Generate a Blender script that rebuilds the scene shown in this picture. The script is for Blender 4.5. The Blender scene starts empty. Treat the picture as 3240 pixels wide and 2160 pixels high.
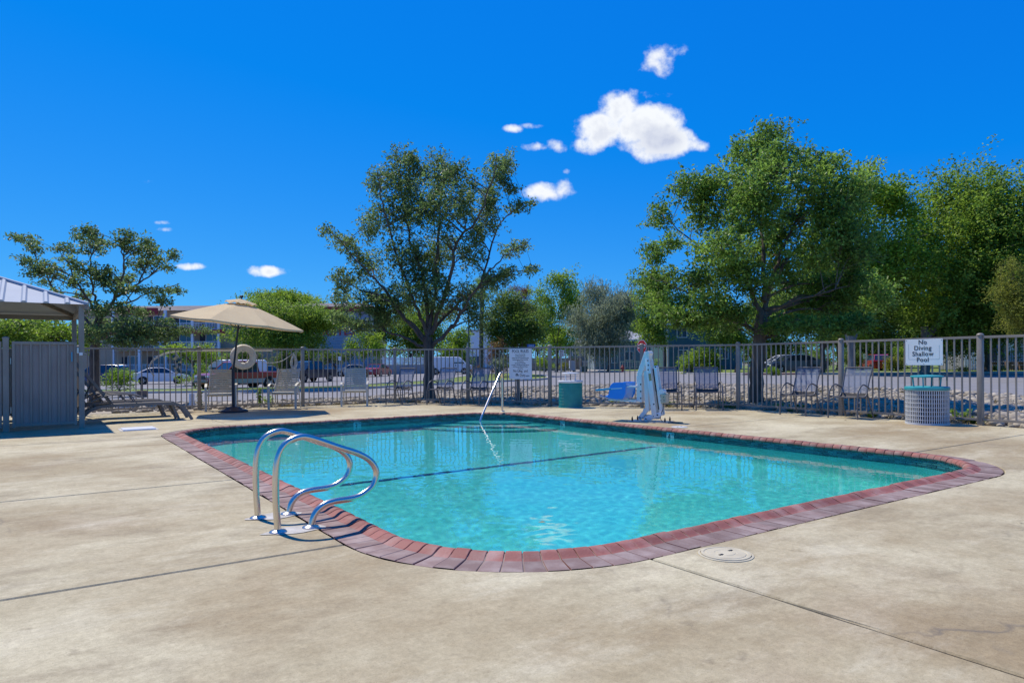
import bpy, bmesh, math, random
import numpy as np
from mathutils import Vector, Matrix, noise

SC = bpy.context.scene
COL = SC.collection
PI = math.pi
R = math.radians

# ------------------------------------------------------------------ camera
FPX, HCAM, ROLL = 2160.0, 1.07, 0.00615
cam = bpy.data.cameras.new('camera'); CAM = bpy.data.objects.new('camera', cam); COL.objects.link(CAM)
cam.lens = 24.0; cam.sensor_width = 36.0; cam.shift_y = 68 / 3240.0
cam.clip_start = 0.05; cam.clip_end = 3000
CAM.location = (0, 0, HCAM); CAM.rotation_euler = (PI / 2, ROLL, 0)
SC.camera = CAM

# ------------------------------------------------------------------ light
SUN_EL = 59.0
SUN_DIR = Vector((0.735 * math.cos(R(SUN_EL)), -0.678 * math.cos(R(SUN_EL)), -math.sin(R(SUN_EL)))).normalized()
sl = bpy.data.lights.new('sun', 'SUN'); SUN = bpy.data.objects.new('sun', sl); COL.objects.link(SUN)
sl.energy = 4.5; sl.angle = R(0.53); sl.color = (1.0, 0.92, 0.78)
SUN.rotation_euler = SUN_DIR.to_track_quat('-Z', 'Y').to_euler()
SUN.location = (-20, 30, 40)
sl.cycles.is_caustics_light = True

world = bpy.data.worlds.new('World'); SC.world = world; world.use_nodes = True
def build_world():
    nt = world.node_tree; N = nt.nodes; L = nt.links
    bg = N['Background']; bg.inputs[1].default_value = 0.12
    sky = N.new('ShaderNodeTexSky'); sky.sky_type = 'NISHITA'; sky.sun_disc = False
    sky.sun_elevation = R(SUN_EL); sky.sun_rotation = math.atan2(-SUN_DIR.x, -SUN_DIR.y)
    sky.altitude = 800; sky.air_density = 1.0; sky.dust_density = 0.0; sky.ozone_density = 3.0
    # clear dry-summer sky: the sky model's own gradient, graded to the deep blue of the photograph
    sr = N.new('ShaderNodeSeparateColor'); L.new(sky.outputs[0], sr.inputs[0]); cr = N.new('ShaderNodeCombineColor')
    def m2(op, a, b):
        m = N.new('ShaderNodeMath'); m.operation = op
        for i, x in enumerate((a, b)):
            if isinstance(x, (int, float)): m.inputs[i].default_value = x
            else: L.new(x, m.inputs[i])
        return m.outputs[0]
    L.new(m2('MAXIMUM', m2('MULTIPLY', m2('SUBTRACT', sr.outputs[0], 1.7), 0.22), 0.02), cr.inputs[0])
    L.new(m2('ADD', m2('MULTIPLY', sr.outputs[1], 0.43), 0.66), cr.inputs[1])
    L.new(m2('MULTIPLY', m2('POWER', m2('MULTIPLY', sr.outputs[2], 0.129), 0.28), 7.9), cr.inputs[2])
    # fair-weather clouds, placed by direction on the sky
    tc = N.new('ShaderNodeTexCoord')
    sp = N.new('ShaderNodeSeparateXYZ'); L.new(tc.outputs['Generated'], sp.inputs[0])
    def math_(op, a, b=None, c=None):
        m = N.new('ShaderNodeMath'); m.operation = op
        for i, x in enumerate((a, b, c)):
            if x is None: continue
            if isinstance(x, (int, float)): m.inputs[i].default_value = x
            else: L.new(x, m.inputs[i])
        return m.outputs[0]
    ymax = math_('MAXIMUM', sp.outputs['Y'], 0.05)
    px = math_('DIVIDE', sp.outputs['X'], ymax); pz = math_('DIVIDE', sp.outputs['Z'], ymax)
    cb = N.new('ShaderNodeCombineXYZ'); L.new(px, cb.inputs[0]); L.new(pz, cb.inputs[1])
    def nz(scale, detail, off, rough=0.6):
        n = N.new('ShaderNodeTexNoise'); n.inputs['Scale'].default_value = scale; n.inputs['Detail'].default_value = detail
        n.inputs['Roughness'].default_value = rough
        mp = N.new('ShaderNodeMapping'); mp.inputs['Location'].default_value = off
        L.new(cb.outputs[0], mp.inputs['Vector']); L.new(mp.outputs[0], n.inputs['Vector'])
        return n.outputs['Fac']
    n1 = nz(16, 8, (3.1, 1.7, 0)); n2 = nz(48, 4, (0.3, 5.2, 0), 0.55)
    warp = math_('ADD', math_('MULTIPLY', math_('SUBTRACT', n1, 0.5), 2.1), math_('MULTIPLY', math_('SUBTRACT', n2, 0.5), 1.2))
    blobs = [(1905, 405, 85, 62, 1.0), (1965, 345, 75, 62, 1.0), (2050, 400, 115, 80, 1.15), (2120, 450, 85, 55, 1.0), (2060, 470, 90, 48, 1.0), (1870, 460, 60, 30, .55), (1985, 300, 45, 30, .5),
             (2095, 195, 55, 58, .62), (2140, 165, 45, 28, .4), (2060, 218, 40, 22, .4), (2095, 303, 75, 18, .36), (2050, 300, 30, 14, .3),
             (1735, 606, 88, 34, .75), (1780, 598, 36, 42, .6), (1632, 408, 32, 14, .5), (1692, 399, 46, 11, .45), (1702, 466, 56, 15, .45), (1760, 464, 36, 24, .45), (1793, 543, 20, 12, .4),
             (845, 854, 72, 20, .75), (520, 720, 34, 11, .55), (515, 698, 38, 9, .45), (607, 837, 52, 12, .5), (2205, 465, 50, 20, .4), (460, 570, 50, 10, .1)]
    dens = None; low = None
    for (x, y, rx, ry, k) in blobs:
        cx, cz = (x - 1620) / FPX, -(y - 1148) / FPX
        dx = math_('DIVIDE', math_('SUBTRACT', px, cx), rx / FPX); dz = math_('DIVIDE', math_('SUBTRACT', pz, cz), ry / FPX)
        d2 = math_('ADD', math_('MULTIPLY', dx, dx), math_('MULTIPLY', dz, dz))
        v = math_('MULTIPLY', math_('SUBTRACT', 1.25, d2), k)
        v = math_('MAXIMUM', v, -1.0)
        dens = v if dens is None else math_('SMOOTH_MAX', dens, v, 0.25)
    front = math_('GREATER_THAN', sp.outputs['Y'], 0.06)
    den = math_('ADD', dens, warp)
    mr = N.new('ShaderNodeMapRange'); mr.interpolation_type = 'SMOOTHSTEP'
    mr.inputs['From Min'].default_value = 0.16; mr.inputs['From Max'].default_value = 1.0
    L.new(den, mr.inputs['Value'])
    alpha = math_('MULTIPLY', math_('MULTIPLY', mr.outputs[0], front), 0.97)
    # thick middles turn a soft grey-lavender, sunlit rims stay white
    n3 = nz(9, 5, (7.7, 2.1, 0))
    thick = N.new('ShaderNodeMapRange'); thick.interpolation_type = 'SMOOTHSTEP'
    thick.inputs['From Min'].default_value = 0.95; thick.inputs['From Max'].default_value = 1.75
    L.new(math_('ADD', den, math_('MULTIPLY', math_('SUBTRACT', n3, 0.5), 1.6)), thick.inputs['Value'])
    sx_ = math_('DIVIDE', math_('SUBTRACT', px, (2092 - 1620) / FPX), 95 / FPX); sz_ = math_('DIVIDE', math_('SUBTRACT', pz, -(448 - 1148) / FPX), 58 / FPX)
    belly = math_('MAXIMUM', math_('SUBTRACT', 1.0, math_('ADD', math_('MULTIPLY', sx_, sx_), math_('MULTIPLY', sz_, sz_))), 0.0)
    dark = math_('MINIMUM', math_('ADD', math_('MULTIPLY', thick.outputs[0], 0.55), math_('MULTIPLY', belly, 0.7)), 1.0)
    cm = N.new('ShaderNodeMixRGB'); cm.inputs[1].default_value = (8.1, 8.3, 8.5, 1); cm.inputs[2].default_value = (4.9, 5.3, 6.5, 1)
    L.new(dark, cm.inputs[0])
    mx = N.new('ShaderNodeMixRGB'); L.new(alpha, mx.inputs[0]); L.new(cr.outputs[0], mx.inputs[1]); L.new(cm.outputs[0], mx.inputs[2])
    L.new(mx.outputs[0], bg.inputs[0])
build_world()

SC.view_settings.view_transform = 'Standard'; SC.view_settings.look = 'None'
SC.view_settings.exposure = 0.0; SC.view_settings.gamma = 1.0; SC.view_settings.use_curve_mapping = False
SC.cycles.use_denoising = True
SC.cycles.caustics_refractive = True; SC.cycles.caustics_reflective = False
SC.cycles.max_bounces = 10; SC.cycles.transparent_max_bounces = 16
SC.cycles.sample_clamp_indirect = 4.0

# ------------------------------------------------------------------ helpers
RNG = random.Random(7)
NPR = np.random.default_rng(11)
D1 = Vector((-0.567, 0.824, 0)).normalized(); D2 = Vector((D1.y, -D1.x, 0))
def UV(u, v, z=0.0): return D1 * u + D2 * v + Vector((0, 0, z))
def V(x, y, z=0.0): return Vector((x, y, z))
def at(x, y, Y):
    a = (x - 1620) / FPX; b = -(y - 1148) / FPX
    return Vector(((a + b * ROLL) * Y, Y, HCAM + (-a * ROLL + b) * Y))
def gx(x, Y): return (x - 1620) / FPX * Y
ROTUV = math.atan2(D2.y, D2.x)        # angle of the pool's cross direction

class MB:
    """collects shapes for one mesh object"""
    def __init__(s): s.v = []; s.f = []; s.m = []
    def add(s, vs, fs, mi=0, M=None):
        o = len(s.v)
        s.v += [(M @ Vector(p)) if M is not None else Vector(p) for p in vs]
        s.f += [tuple(i + o for i in f) for f in fs]; s.m += [mi] * len(fs)
        return s
    def box(s, c, d, mi=0, M=None, rz=0.0):
        x, y, z = (k / 2 for k in d)
        vs = [(-x, -y, -z), (x, -y, -z), (x, y, -z), (-x, y, -z), (-x, -y, z), (x, -y, z), (x, y, z), (-x, y, z)]
        T = Matrix.Translation(Vector(c)) @ Matrix.Rotation(rz, 4, 'Z')
        if M is not None: T = M @ T
        return s.add(vs, [(3, 2, 1, 0), (4, 5, 6, 7), (0, 1, 5, 4), (1, 2, 6, 5), (2, 3, 7, 6), (3, 0, 4, 7)], mi, T)
    def bar(s, p, q, w, h, up=(0, 0, 1), mi=0):
        p = Vector(p); q = Vector(q); d = q - p; L = d.length; d = d / L
        u = Vector(up); sd = d.cross(u)
        if sd.length < 1e-4: sd = d.cross(Vector((1, 0, 0)))
        sd.normalize(); u = sd.cross(d)
        M = Matrix((( d.x, sd.x, u.x, (p.x + q.x) / 2), (d.y, sd.y, u.y, (p.y + q.y) / 2), (d.z, sd.z, u.z, (p.z + q.z) / 2), (0, 0, 0, 1)))
        return s.box((0, 0, 0), (L, w, h), mi, M)
    def tube(s, pts, r, n=8, mi=0, cap=True, closed=False):
        pts = [Vector(p) for p in pts]; K = len(pts)
        rr = r if isinstance(r, (list, tuple)) else [r] * K
        T = []
        for i in range(K):
            a = pts[(i - 1) % K] if (closed or i > 0) else pts[0]
            b = pts[(i + 1) % K] if (closed or i < K - 1) else pts[-1]
            T.append((b - a).normalized())
        ref = Vector((0, 0, 1)) if abs(T[0].z) < 0.9 else Vector((1, 0, 0))
        nrm = (ref - T[0] * ref.dot(T[0])).normalized()
        vs = []; fs = []
        for i in range(K):
            nrm = nrm - T[i] * nrm.dot(T[i])
            nrm = nrm.normalized() if nrm.length > 1e-6 else T[i].orthogonal().normalized()
            bn = T[i].cross(nrm)
            for j in range(n):
                a = 2 * PI * j / n
                vs.append(pts[i] + (nrm * math.cos(a) + bn * math.sin(a)) * rr[i])
        for i in range(K if closed else K - 1):
            for j in range(n):
                a, b = i * n + j, i * n + (j + 1) % n
                c, d = ((i + 1) % K) * n + (j + 1) % n, ((i + 1) % K) * n + j
                fs.append((a, b, c, d))
        if cap and not closed:
            fs.append(tuple(range(n - 1, -1, -1))); fs.append(tuple((K - 1) * n + j for j in range(n)))
        return s.add(vs, fs, mi)
    def lathe(s, prof, n=24, M=None, mi=0, sx=1.0, sy=1.0):
        vs = []; fs = []
        for (r, z) in prof:
            for j in range(n):
                a = 2 * PI * j / n; vs.append((r * math.cos(a) * sx, r * math.sin(a) * sy, z))
        K = len(prof)
        for i in range(K - 1):
            for j in range(n):
                fs.append((i * n + j, i * n + (j + 1) % n, (i + 1) * n + (j + 1) % n, (i + 1) * n + j))
        if prof[0][0] > 1e-5: fs.append(tuple(range(n - 1, -1, -1)))
        if prof[-1][0] > 1e-5: fs.append(tuple((K - 1) * n + j for j in range(n)))
        return s.add(vs, fs, mi, M)
    def ext(s, poly, vec, mi=0, M=None):
        n = len(poly); P = [Vector(p) for p in poly]; vec = Vector(vec)
        vs = P + [p + vec for p in P]
        fs = [tuple(range(n - 1, -1, -1)), tuple(range(n, 2 * n))] + [(i, (i + 1) % n, n + (i + 1) % n, n + i) for i in range(n)]
        return s.add(vs, fs, mi, M)
    def mesh(s, name, mats, smooth=None, bev=0.0, bseg=2, recalc=True):
        me = bpy.data.meshes.new(name)
        me.from_pydata([tuple(v) for v in s.v], [], s.f)
        for m in (mats if isinstance(mats, (list, tuple)) else [mats]): me.materials.append(m)
        me.polygons.foreach_set('material_index', s.m)
        if recalc or bev:
            bm = bmesh.new(); bm.from_mesh(me)
            bmesh.ops.remove_doubles(bm, verts=bm.verts, dist=1e-6)
            if bev:
                ed = [e for e in bm.edges if len(e.link_faces) == 2 and e.calc_face_angle(0) > 0.6]
                bmesh.ops.bevel(bm, geom=ed, offset=bev, segments=bseg, affect='EDGES', profile=0.5, clamp_overlap=True)
            bmesh.ops.recalc_face_normals(bm, faces=bm.faces)
            bm.to_mesh(me); bm.free()
        if smooth:
            me.polygons.foreach_set('use_smooth', [True] * len(me.polygons))
            me.set_sharp_from_angle(angle=R(smooth))
        me.update()
        return me
    def build(s, name, mats, parent=None, smooth=None, bev=0.0, loc=None, rz=None, bseg=2):
        o = bpy.data.objects.new(name, s.mesh(name, mats, smooth, bev, bseg)); COL.objects.link(o)
        if parent is not None: o.parent = parent
        if loc is not None: o.location = loc
        if rz is not None: o.rotation_euler = (0, 0, rz)
        return o

def tag(o, label, cat, group=None):
    o['label'] = label; o['category'] = cat
    if group: o['group'] = group
    return o
def thing(name, label, cat, loc=(0, 0, 0), rz=0.0, group=None):
    o = bpy.data.objects.new(name, None); COL.objects.link(o)
    o.empty_display_size = 0.2
    o.location = loc; o.rotation_euler = (0, 0, rz)
    return tag(o, label, cat, group)
def struct(o): o['kind'] = 'structure'; return o
def stuff(o): o['kind'] = 'stuff'; return o
def link(name, me, parent=None, loc=(0, 0, 0), rz=0.0, scale=None):
    o = bpy.data.objects.new(name, me); COL.objects.link(o); o.parent = parent
    o.location = loc; o.rotation_euler = (0, 0, rz)
    if scale: o.scale = scale
    return o
def copy_tree(o, parent=None):
    c = o.copy(); COL.objects.link(c); c.parent = parent
    for ch in list(o.children): copy_tree(ch, c)
    return c
def dup(root, loc, rz, label):
    c = copy_tree(root); c.location = loc; c.rotation_euler = (0, 0, rz); c['label'] = label
    return c

def spline(pts, n=8):
    """Catmull-Rom through pts"""
    P = [Vector(p) for p in pts]; P = [P[0] * 2 - P[1]] + P + [P[-1] * 2 - P[-2]]
    out = []
    for i in range(1, len(P) - 2):
        for k in range(n):
            t = k / n; a, b, c, d = P[i - 1], P[i], P[i + 1], P[i + 2]
            out.append(0.5 * ((2 * b) + (c - a) * t + (2 * a - 5 * b + 4 * c - d) * t * t + (3 * b - a - 3 * c + d) * t ** 3))
    out.append(P[-2]); return out
def fillet(pts, rad, n=6):
    """polyline with rounded corners; rad = number or list per inner point"""
    P = [Vector(p) for p in pts]; out = [P[0]]
    for i in range(1, len(P) - 1):
        r = rad[i - 1] if isinstance(rad, (list, tuple)) else rad
        a = (P[i - 1] - P[i]); b = (P[i + 1] - P[i]); la, lb = a.length, b.length; a /= la; b /= lb
        ang = a.angle(b); t = min(r / max(math.tan(ang / 2), 1e-4), la * 0.49, lb * 0.49)
        p0, p1 = P[i] + a * t, P[i] + b * t
        for k in range(n + 1):
            s = k / n; out.append(p0 * (1 - s) ** 2 + P[i] * 2 * s * (1 - s) + p1 * s * s)
    out.append(P[-1]); return out

def text_part(s, size, m, parent, loc, rot, name='lettering', sx=1.0, depth=0.0015, bold=0.0, align='CENTER', spacing=1.0):
    cu = bpy.data.curves.new(name, 'FONT'); cu.body = s; cu.size = size; cu.align_x = align; cu.align_y = 'CENTER'
    cu.extrude = depth; cu.offset = bold; cu.resolution_u = 3; cu.space_character = spacing
    t = bpy.data.objects.new('tmp', cu); COL.objects.link(t)
    me = bpy.data.meshes.new_from_object(t); bpy.data.objects.remove(t); bpy.data.curves.remove(cu)
    me.materials.clear(); me.materials.append(m)
    o = bpy.data.objects.new(name, me); COL.objects.link(o); o.parent = parent
    o.location = loc; o.rotation_euler = rot; o.scale = (sx, 1, 1)
    return o

# ------------------------------------------------------------------ materials
def mat(name, c1, c2=None, rough=0.6, metal=0.0, scale=6.0, bump=0.0, bscale=None, rnd=0.0, island=0.0, spec=0.5, detail=4, coat=0.0, trans=0.0, stretch=None, contrast=(0.35, 0.65), alpha=1.0):
    m = bpy.data.materials.new(name); m.use_nodes = True
    nt = m.node_tree; N = nt.nodes; L = nt.links; b = N['Principled BSDF']
    b.inputs['Roughness'].default_value = rough; b.inputs['Metallic'].default_value = metal
    b.inputs['Specular IOR Level'].default_value = spec; b.inputs['Coat Weight'].default_value = coat
    if alpha < 1: b.inputs['Alpha'].default_value = alpha
    geo = None
    def pos():
        g = N.new('ShaderNodeNewGeometry'); out = g.outputs['Position']
        if stretch:
            mp = N.new('ShaderNodeMapping'); mp.inputs['Scale'].default_value = stretch
            L.new(out, mp.inputs['Vector']); out = mp.outputs[0]
        return out
    col = None
    if c2 is not None:
        nz = N.new('ShaderNodeTexNoise'); nz.inputs['Scale'].default_value = scale; nz.inputs['Detail'].default_value = detail
        L.new(pos(), nz.inputs['Vector'])
        rp = N.new('ShaderNodeValToRGB'); rp.color_ramp.elements[0].position = contrast[0]; rp.color_ramp.elements[1].position = contrast[1]
        rp.color_ramp.elements[0].color = tuple(c1) + (1,); rp.color_ramp.elements[1].color = tuple(c2) + (1,)
        L.new(nz.outputs['Fac'], rp.inputs['Fac']); col = rp.outputs[0]
    else:
        b.inputs['Base Color'].default_value = tuple(c1) + (1,)
    if rnd or island:
        if rnd: src = N.new('ShaderNodeObjectInfo').outputs['Random']; k = rnd
        else: src = N.new('ShaderNodeNewGeometry').outputs['Random Per Island']; k = island
        mr = N.new('ShaderNodeMapRange'); mr.inputs['To Min'].default_value = 1 - k; mr.inputs['To Max'].default_value = 1 + k
        L.new(src, mr.inputs['Value'])
        hv = N.new('ShaderNodeHueSaturation'); L.new(mr.outputs[0], hv.inputs['Value'])
        if col is not None: L.new(col, hv.inputs['Color'])
        else: hv.inputs['Color'].default_value = tuple(c1) + (1,)
        col = hv.outputs[0]
    if col is not None: L.new(col, b.inputs['Base Color'])
    if bump:
        nb = N.new('ShaderNodeTexNoise'); nb.inputs['Scale'].default_value = bscale or scale * 6; nb.inputs['Detail'].default_value = 5
        L.new(pos(), nb.inputs['Vector'])
        bp = N.new('ShaderNodeBump'); bp.inputs['Strength'].default_value = min(1.0, bump); bp.inputs['Distance'].default_value = 0.01 * max(1.0, bump)
        L.new(nb.outputs['Fac'], bp.inputs['Height']); L.new(bp.outputs[0], b.inputs['Normal'])
    if trans:
        tr = N.new('ShaderNodeBsdfTranslucent')
        if col is not None: L.new(col, tr.inputs['Color'])
        else: tr.inputs['Color'].default_value = tuple(c1) + (1,)
        mx = N.new('ShaderNodeMixShader'); mx.inputs[0].default_value = trans
        L.new(b.outputs[0], mx.inputs[1]); L.new(tr.outputs[0], mx.inputs[2]); L.new(mx.outputs[0], N['Material Output'].inputs[0])
    return m

M = {}
def add_m(name, *a, **k): M[name] = mat(name, *a, **k)
add_m('fence', (0.245, 0.212, 0.172), (0.30, 0.262, 0.215), rough=0.45, scale=3, bump=0.06, bscale=60)
add_m('gate_sheet', (0.25, 0.21, 0.185), (0.30, 0.255, 0.225), rough=0.5, scale=2.5, bump=0.05, bscale=30)
add_m('steel', (0.70, 0.65, 0.57), rough=0.24, metal=1.0, spec=0.5)
add_m('steel_dull', (0.55, 0.54, 0.52), rough=0.35, metal=1.0)
add_m('white_paint', (0.78, 0.79, 0.80), (0.70, 0.71, 0.72), rough=0.4, scale=9)
add_m('lift_paint', (0.90, 0.88, 0.83), (0.85, 0.83, 0.79), rough=0.35, scale=7)
add_m('lift_blue', (0.045, 0.29, 0.80), rough=0.35)
add_m('lift_teal', (0.03, 0.36, 0.55), rough=0.4)
add_m('black', (0.012, 0.012, 0.014), rough=0.5)
add_m('dark_bolt', (0.06, 0.055, 0.05), rough=0.5, metal=0.6)
add_m('cream', (0.60, 0.57, 0.48), (0.52, 0.49, 0.41), rough=0.45, scale=5)
add_m('strap', (0.52, 0.465, 0.345), (0.46, 0.41, 0.30), rough=0.5, scale=6)  # back straps: darker copy of the seat tone, shade put into the colour
add_m('strap_seat', (0.66, 0.62, 0.50), (0.58, 0.54, 0.44), rough=0.5, scale=6)
add_m('chair_frame', (0.12, 0.115, 0.115), (0.15, 0.145, 0.145), rough=0.4, scale=9)
add_m('sling_dark', (0.05, 0.045, 0.04), (0.07, 0.06, 0.055), rough=0.7, scale=40)
add_m('lounger_frame', (0.15, 0.13, 0.11), (0.19, 0.165, 0.145), rough=0.45, scale=6)
add_m('canvas', (0.80, 0.63, 0.36), (0.75, 0.58, 0.33), rough=0.85, scale=3, trans=0.25, bump=0.05, bscale=90)
add_m('navy', (0.012, 0.016, 0.03), rough=0.45)
add_m('teal', (0.015, 0.30, 0.30), (0.025, 0.35, 0.35), rough=0.4, scale=7)
add_m('bin_teal', (0.03, 0.33, 0.37), (0.04, 0.38, 0.42), rough=0.4, scale=7)
add_m('bin_white', (0.66, 0.68, 0.68), (0.58, 0.60, 0.60), rough=0.45, scale=9)
add_m('sign_white', (0.76, 0.80, 0.80), (0.80, 0.83, 0.83), rough=0.4, scale=6)
add_m('sign_ink', (0.03, 0.03, 0.035), rough=0.6)
add_m('lid_cream', (0.62, 0.55, 0.38), (0.54, 0.475, 0.325), rough=0.6, scale=14)
add_m('plaster', (0.25, 0.82, 0.765), (0.33, 0.86, 0.80), rough=0.85, scale=2.2)
add_m('line_tile', (0.015, 0.06, 0.20), (0.03, 0.10, 0.28), rough=0.3, scale=20)
add_m('grout', (0.24, 0.42, 0.42), (0.34, 0.50, 0.50), rough=0.8, scale=8)
add_m('tile', (0.018, 0.085, 0.095), (0.045, 0.17, 0.165), rough=0.12, scale=7, island=0.5, spec=0.6)
add_m('brick_flat', (0.275, 0.19, 0.165), (0.42, 0.335, 0.295), rough=0.9, spec=0.2, scale=7, detail=9, contrast=(0.42, 0.78), rnd=0.17, bump=0.25, bscale=70)  # dusty brick tone, greyed with sky sheen put into the colour
add_m('brick_nose', (0.30, 0.11, 0.085), (0.43, 0.28, 0.235), rough=0.65, spec=0.3, scale=6, detail=9, contrast=(0.48, 0.80), rnd=0.2, bump=0.2, bscale=60)
add_m('mortar', (0.34, 0.27, 0.225), (0.24, 0.185, 0.155), rough=0.95, scale=12)
add_m('joint', (0.13, 0.11, 0.085), (0.20, 0.17, 0.13), rough=0.95, scale=15)
add_m('asphalt', (0.20, 0.195, 0.195), (0.26, 0.25, 0.25), rough=0.9, scale=1.2, bump=0.3, bscale=40)
add_m('road_paint', (0.75, 0.75, 0.72), rough=0.7)
add_m('kerb', (0.42, 0.39, 0.35), (0.52, 0.49, 0.44), rough=0.85, scale=3)
add_m('kerb_red', (0.36, 0.13, 0.09), (0.42, 0.18, 0.13), rough=0.8, scale=5)
add_m('lawn', (0.10, 0.17, 0.02), (0.20, 0.24, 0.035), rough=0.9, scale=0.8, bump=0.6, bscale=9)
add_m('grass', (0.11, 0.19, 0.02), (0.22, 0.25, 0.04), rough=0.8, scale=2.0, island=0.35, trans=0.25)
add_m('soil', (0.33, 0.28, 0.205), (0.43, 0.375, 0.285), rough=0.95, scale=0.9, bump=0.5, bscale=7)
add_m('earth', (0.20, 0.18, 0.13), (0.26, 0.235, 0.17), rough=0.95, scale=0.25)
add_m('stone', (0.25, 0.21, 0.155), (0.40, 0.35, 0.27), rough=0.85, scale=2.3, island=0.3, rnd=0.0, bump=0.3, bscale=25)
add_m('stone_one', (0.25, 0.21, 0.155), (0.40, 0.35, 0.27), rough=0.85, scale=2.3, rnd=0.32, bump=0.3, bscale=25)
add_m('bark', (0.07, 0.056, 0.047), (0.15, 0.12, 0.098), rough=0.95, scale=9, bump=1.0, bscale=16, stretch=(1, 1, 0.22))
add_m('bark_mid', (0.09, 0.07, 0.055), (0.21, 0.16, 0.12), rough=0.95, scale=7, bump=1.0, bscale=16, stretch=(1, 1, 0.22))
add_m('bark_pale', (0.16, 0.14, 0.12), (0.26, 0.235, 0.20), rough=0.9, scale=5, bump=0.8, bscale=14, stretch=(1, 1, 0.3))
add_m('palm_bark', (0.085, 0.075, 0.065), (0.20, 0.185, 0.165), rough=0.95, scale=5, bump=1.5, bscale=8)
def leafm(name, c1, c2, rough=0.5, trans=0.55, isl=0.5, spec=0.35): add_m(name, c1, c2, rough=rough, scale=0.7, island=isl, trans=trans, spec=spec, contrast=(0.4, 0.6))
leafm('leaf_pear', (0.125, 0.205, 0.062), (0.205, 0.30, 0.095), rough=0.4)
leafm('leaf_mid', (0.145, 0.26, 0.045), (0.24, 0.385, 0.068), rough=0.4)
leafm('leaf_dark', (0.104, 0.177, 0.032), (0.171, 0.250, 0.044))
leafm('leaf_green', (0.159, 0.275, 0.032), (0.262, 0.384, 0.049))
leafm('leaf_bright', (0.195, 0.329, 0.027), (0.305, 0.439, 0.041))
leafm('leaf_yellow', (0.195, 0.232, 0.032), (0.268, 0.293, 0.049))
leafm('leaf_grey', (0.244, 0.299, 0.183), (0.342, 0.397, 0.256))
leafm('leaf_pink', (0.24, 0.10, 0.075), (0.20, 0.15, 0.05))
leafm('leaf_rust', (0.15, 0.085, 0.05), (0.22, 0.14, 0.07))
add_m('glass_dark', (0.02, 0.03, 0.045), rough=0.06, spec=0.9)
add_m('glass_blue', (0.03, 0.07, 0.12), (0.05, 0.12, 0.18), rough=0.1, spec=0.8, scale=0.8)
add_m('tyre', (0.018, 0.018, 0.019), rough=0.8)
add_m('rim', (0.45, 0.45, 0.46), rough=0.3, metal=0.9)
add_m('lamp_clear', (0.65, 0.67, 0.70), rough=0.15)
add_m('lamp_red', (0.32, 0.012, 0.012), rough=0.2)
def paint(name, c): add_m(name, c, rough=0.28, coat=0.6, spec=0.5)
paint('car_white', (0.74, 0.75, 0.77)); paint('car_blue', (0.015, 0.035, 0.14)); paint('car_navy', (0.014, 0.02, 0.05)); paint('car_red', (0.40, 0.014, 0.016)); paint('car_silver', (0.42, 0.44, 0.47)); paint('car_grey', (0.25, 0.27, 0.29))
add_m('siding_grey', (0.34, 0.345, 0.37), (0.40, 0.40, 0.42), rough=0.8, scale=0.5)
add_m('stucco_tan', (0.40, 0.30, 0.205), (0.45, 0.345, 0.24), rough=0.9, scale=0.6)
add_m('stucco_cream', (0.60, 0.55, 0.36), (0.64, 0.59, 0.42), rough=0.9, scale=0.6)
add_m('roof_shingle', (0.17, 0.145, 0.13), (0.24, 0.205, 0.19), rough=0.95, scale=1.5, bump=0.5, bscale=6)
add_m('roof_grey', (0.33, 0.34, 0.35), (0.42, 0.43, 0.44), rough=0.95, scale=1.5, bump=0.4, bscale=6)
add_m('red_trim', (0.30, 0.022, 0.025), rough=0.6)
add_m('house_teal', (0.055, 0.135, 0.165), (0.07, 0.16, 0.19), rough=0.75, scale=0.8)
add_m('house_grey', (0.17, 0.235, 0.275), (0.21, 0.275, 0.31), rough=0.75, scale=0.8)
add_m('trim_white', (0.76, 0.77, 0.77), rough=0.6)
add_m('block_wall', (0.30, 0.30, 0.31), (0.38, 0.38, 0.385), rough=0.9, scale=1.3)
add_m('wood_fence', (0.20, 0.155, 0.115), (0.27, 0.215, 0.165), rough=0.9, scale=2)
add_m('roof_metal', (0.33, 0.38, 0.43), (0.38, 0.43, 0.48), rough=0.72, scale=1.5, spec=0.5)
add_m('sign_blue', (0.01, 0.04, 0.20), rough=0.4)
add_m('sign_red', (0.46, 0.012, 0.014), rough=0.35)
add_m('orange', (0.55, 0.16, 0.03), rough=0.5)
add_m('hydrant_red', (0.28, 0.035, 0.03), rough=0.45)
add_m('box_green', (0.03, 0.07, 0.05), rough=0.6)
add_m('box_grey', (0.36, 0.38, 0.38), rough=0.6)
add_m('rope', (0.58, 0.56, 0.50), rough=0.8)
add_m('ring_white', (0.62, 0.60, 0.57), (0.52, 0.50, 0.48), rough=0.6, scale=8)
add_m('float_blue', (0.015, 0.07, 0.11), rough=0.5)
add_m('float_cream', (0.55, 0.50, 0.36), rough=0.6)
add_m('wood_brown', (0.20, 0.12, 0.08), (0.26, 0.16, 0.11), rough=0.85, scale=6)
add_m('terracotta', (0.30, 0.15, 0.09), rough=0.8)

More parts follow.
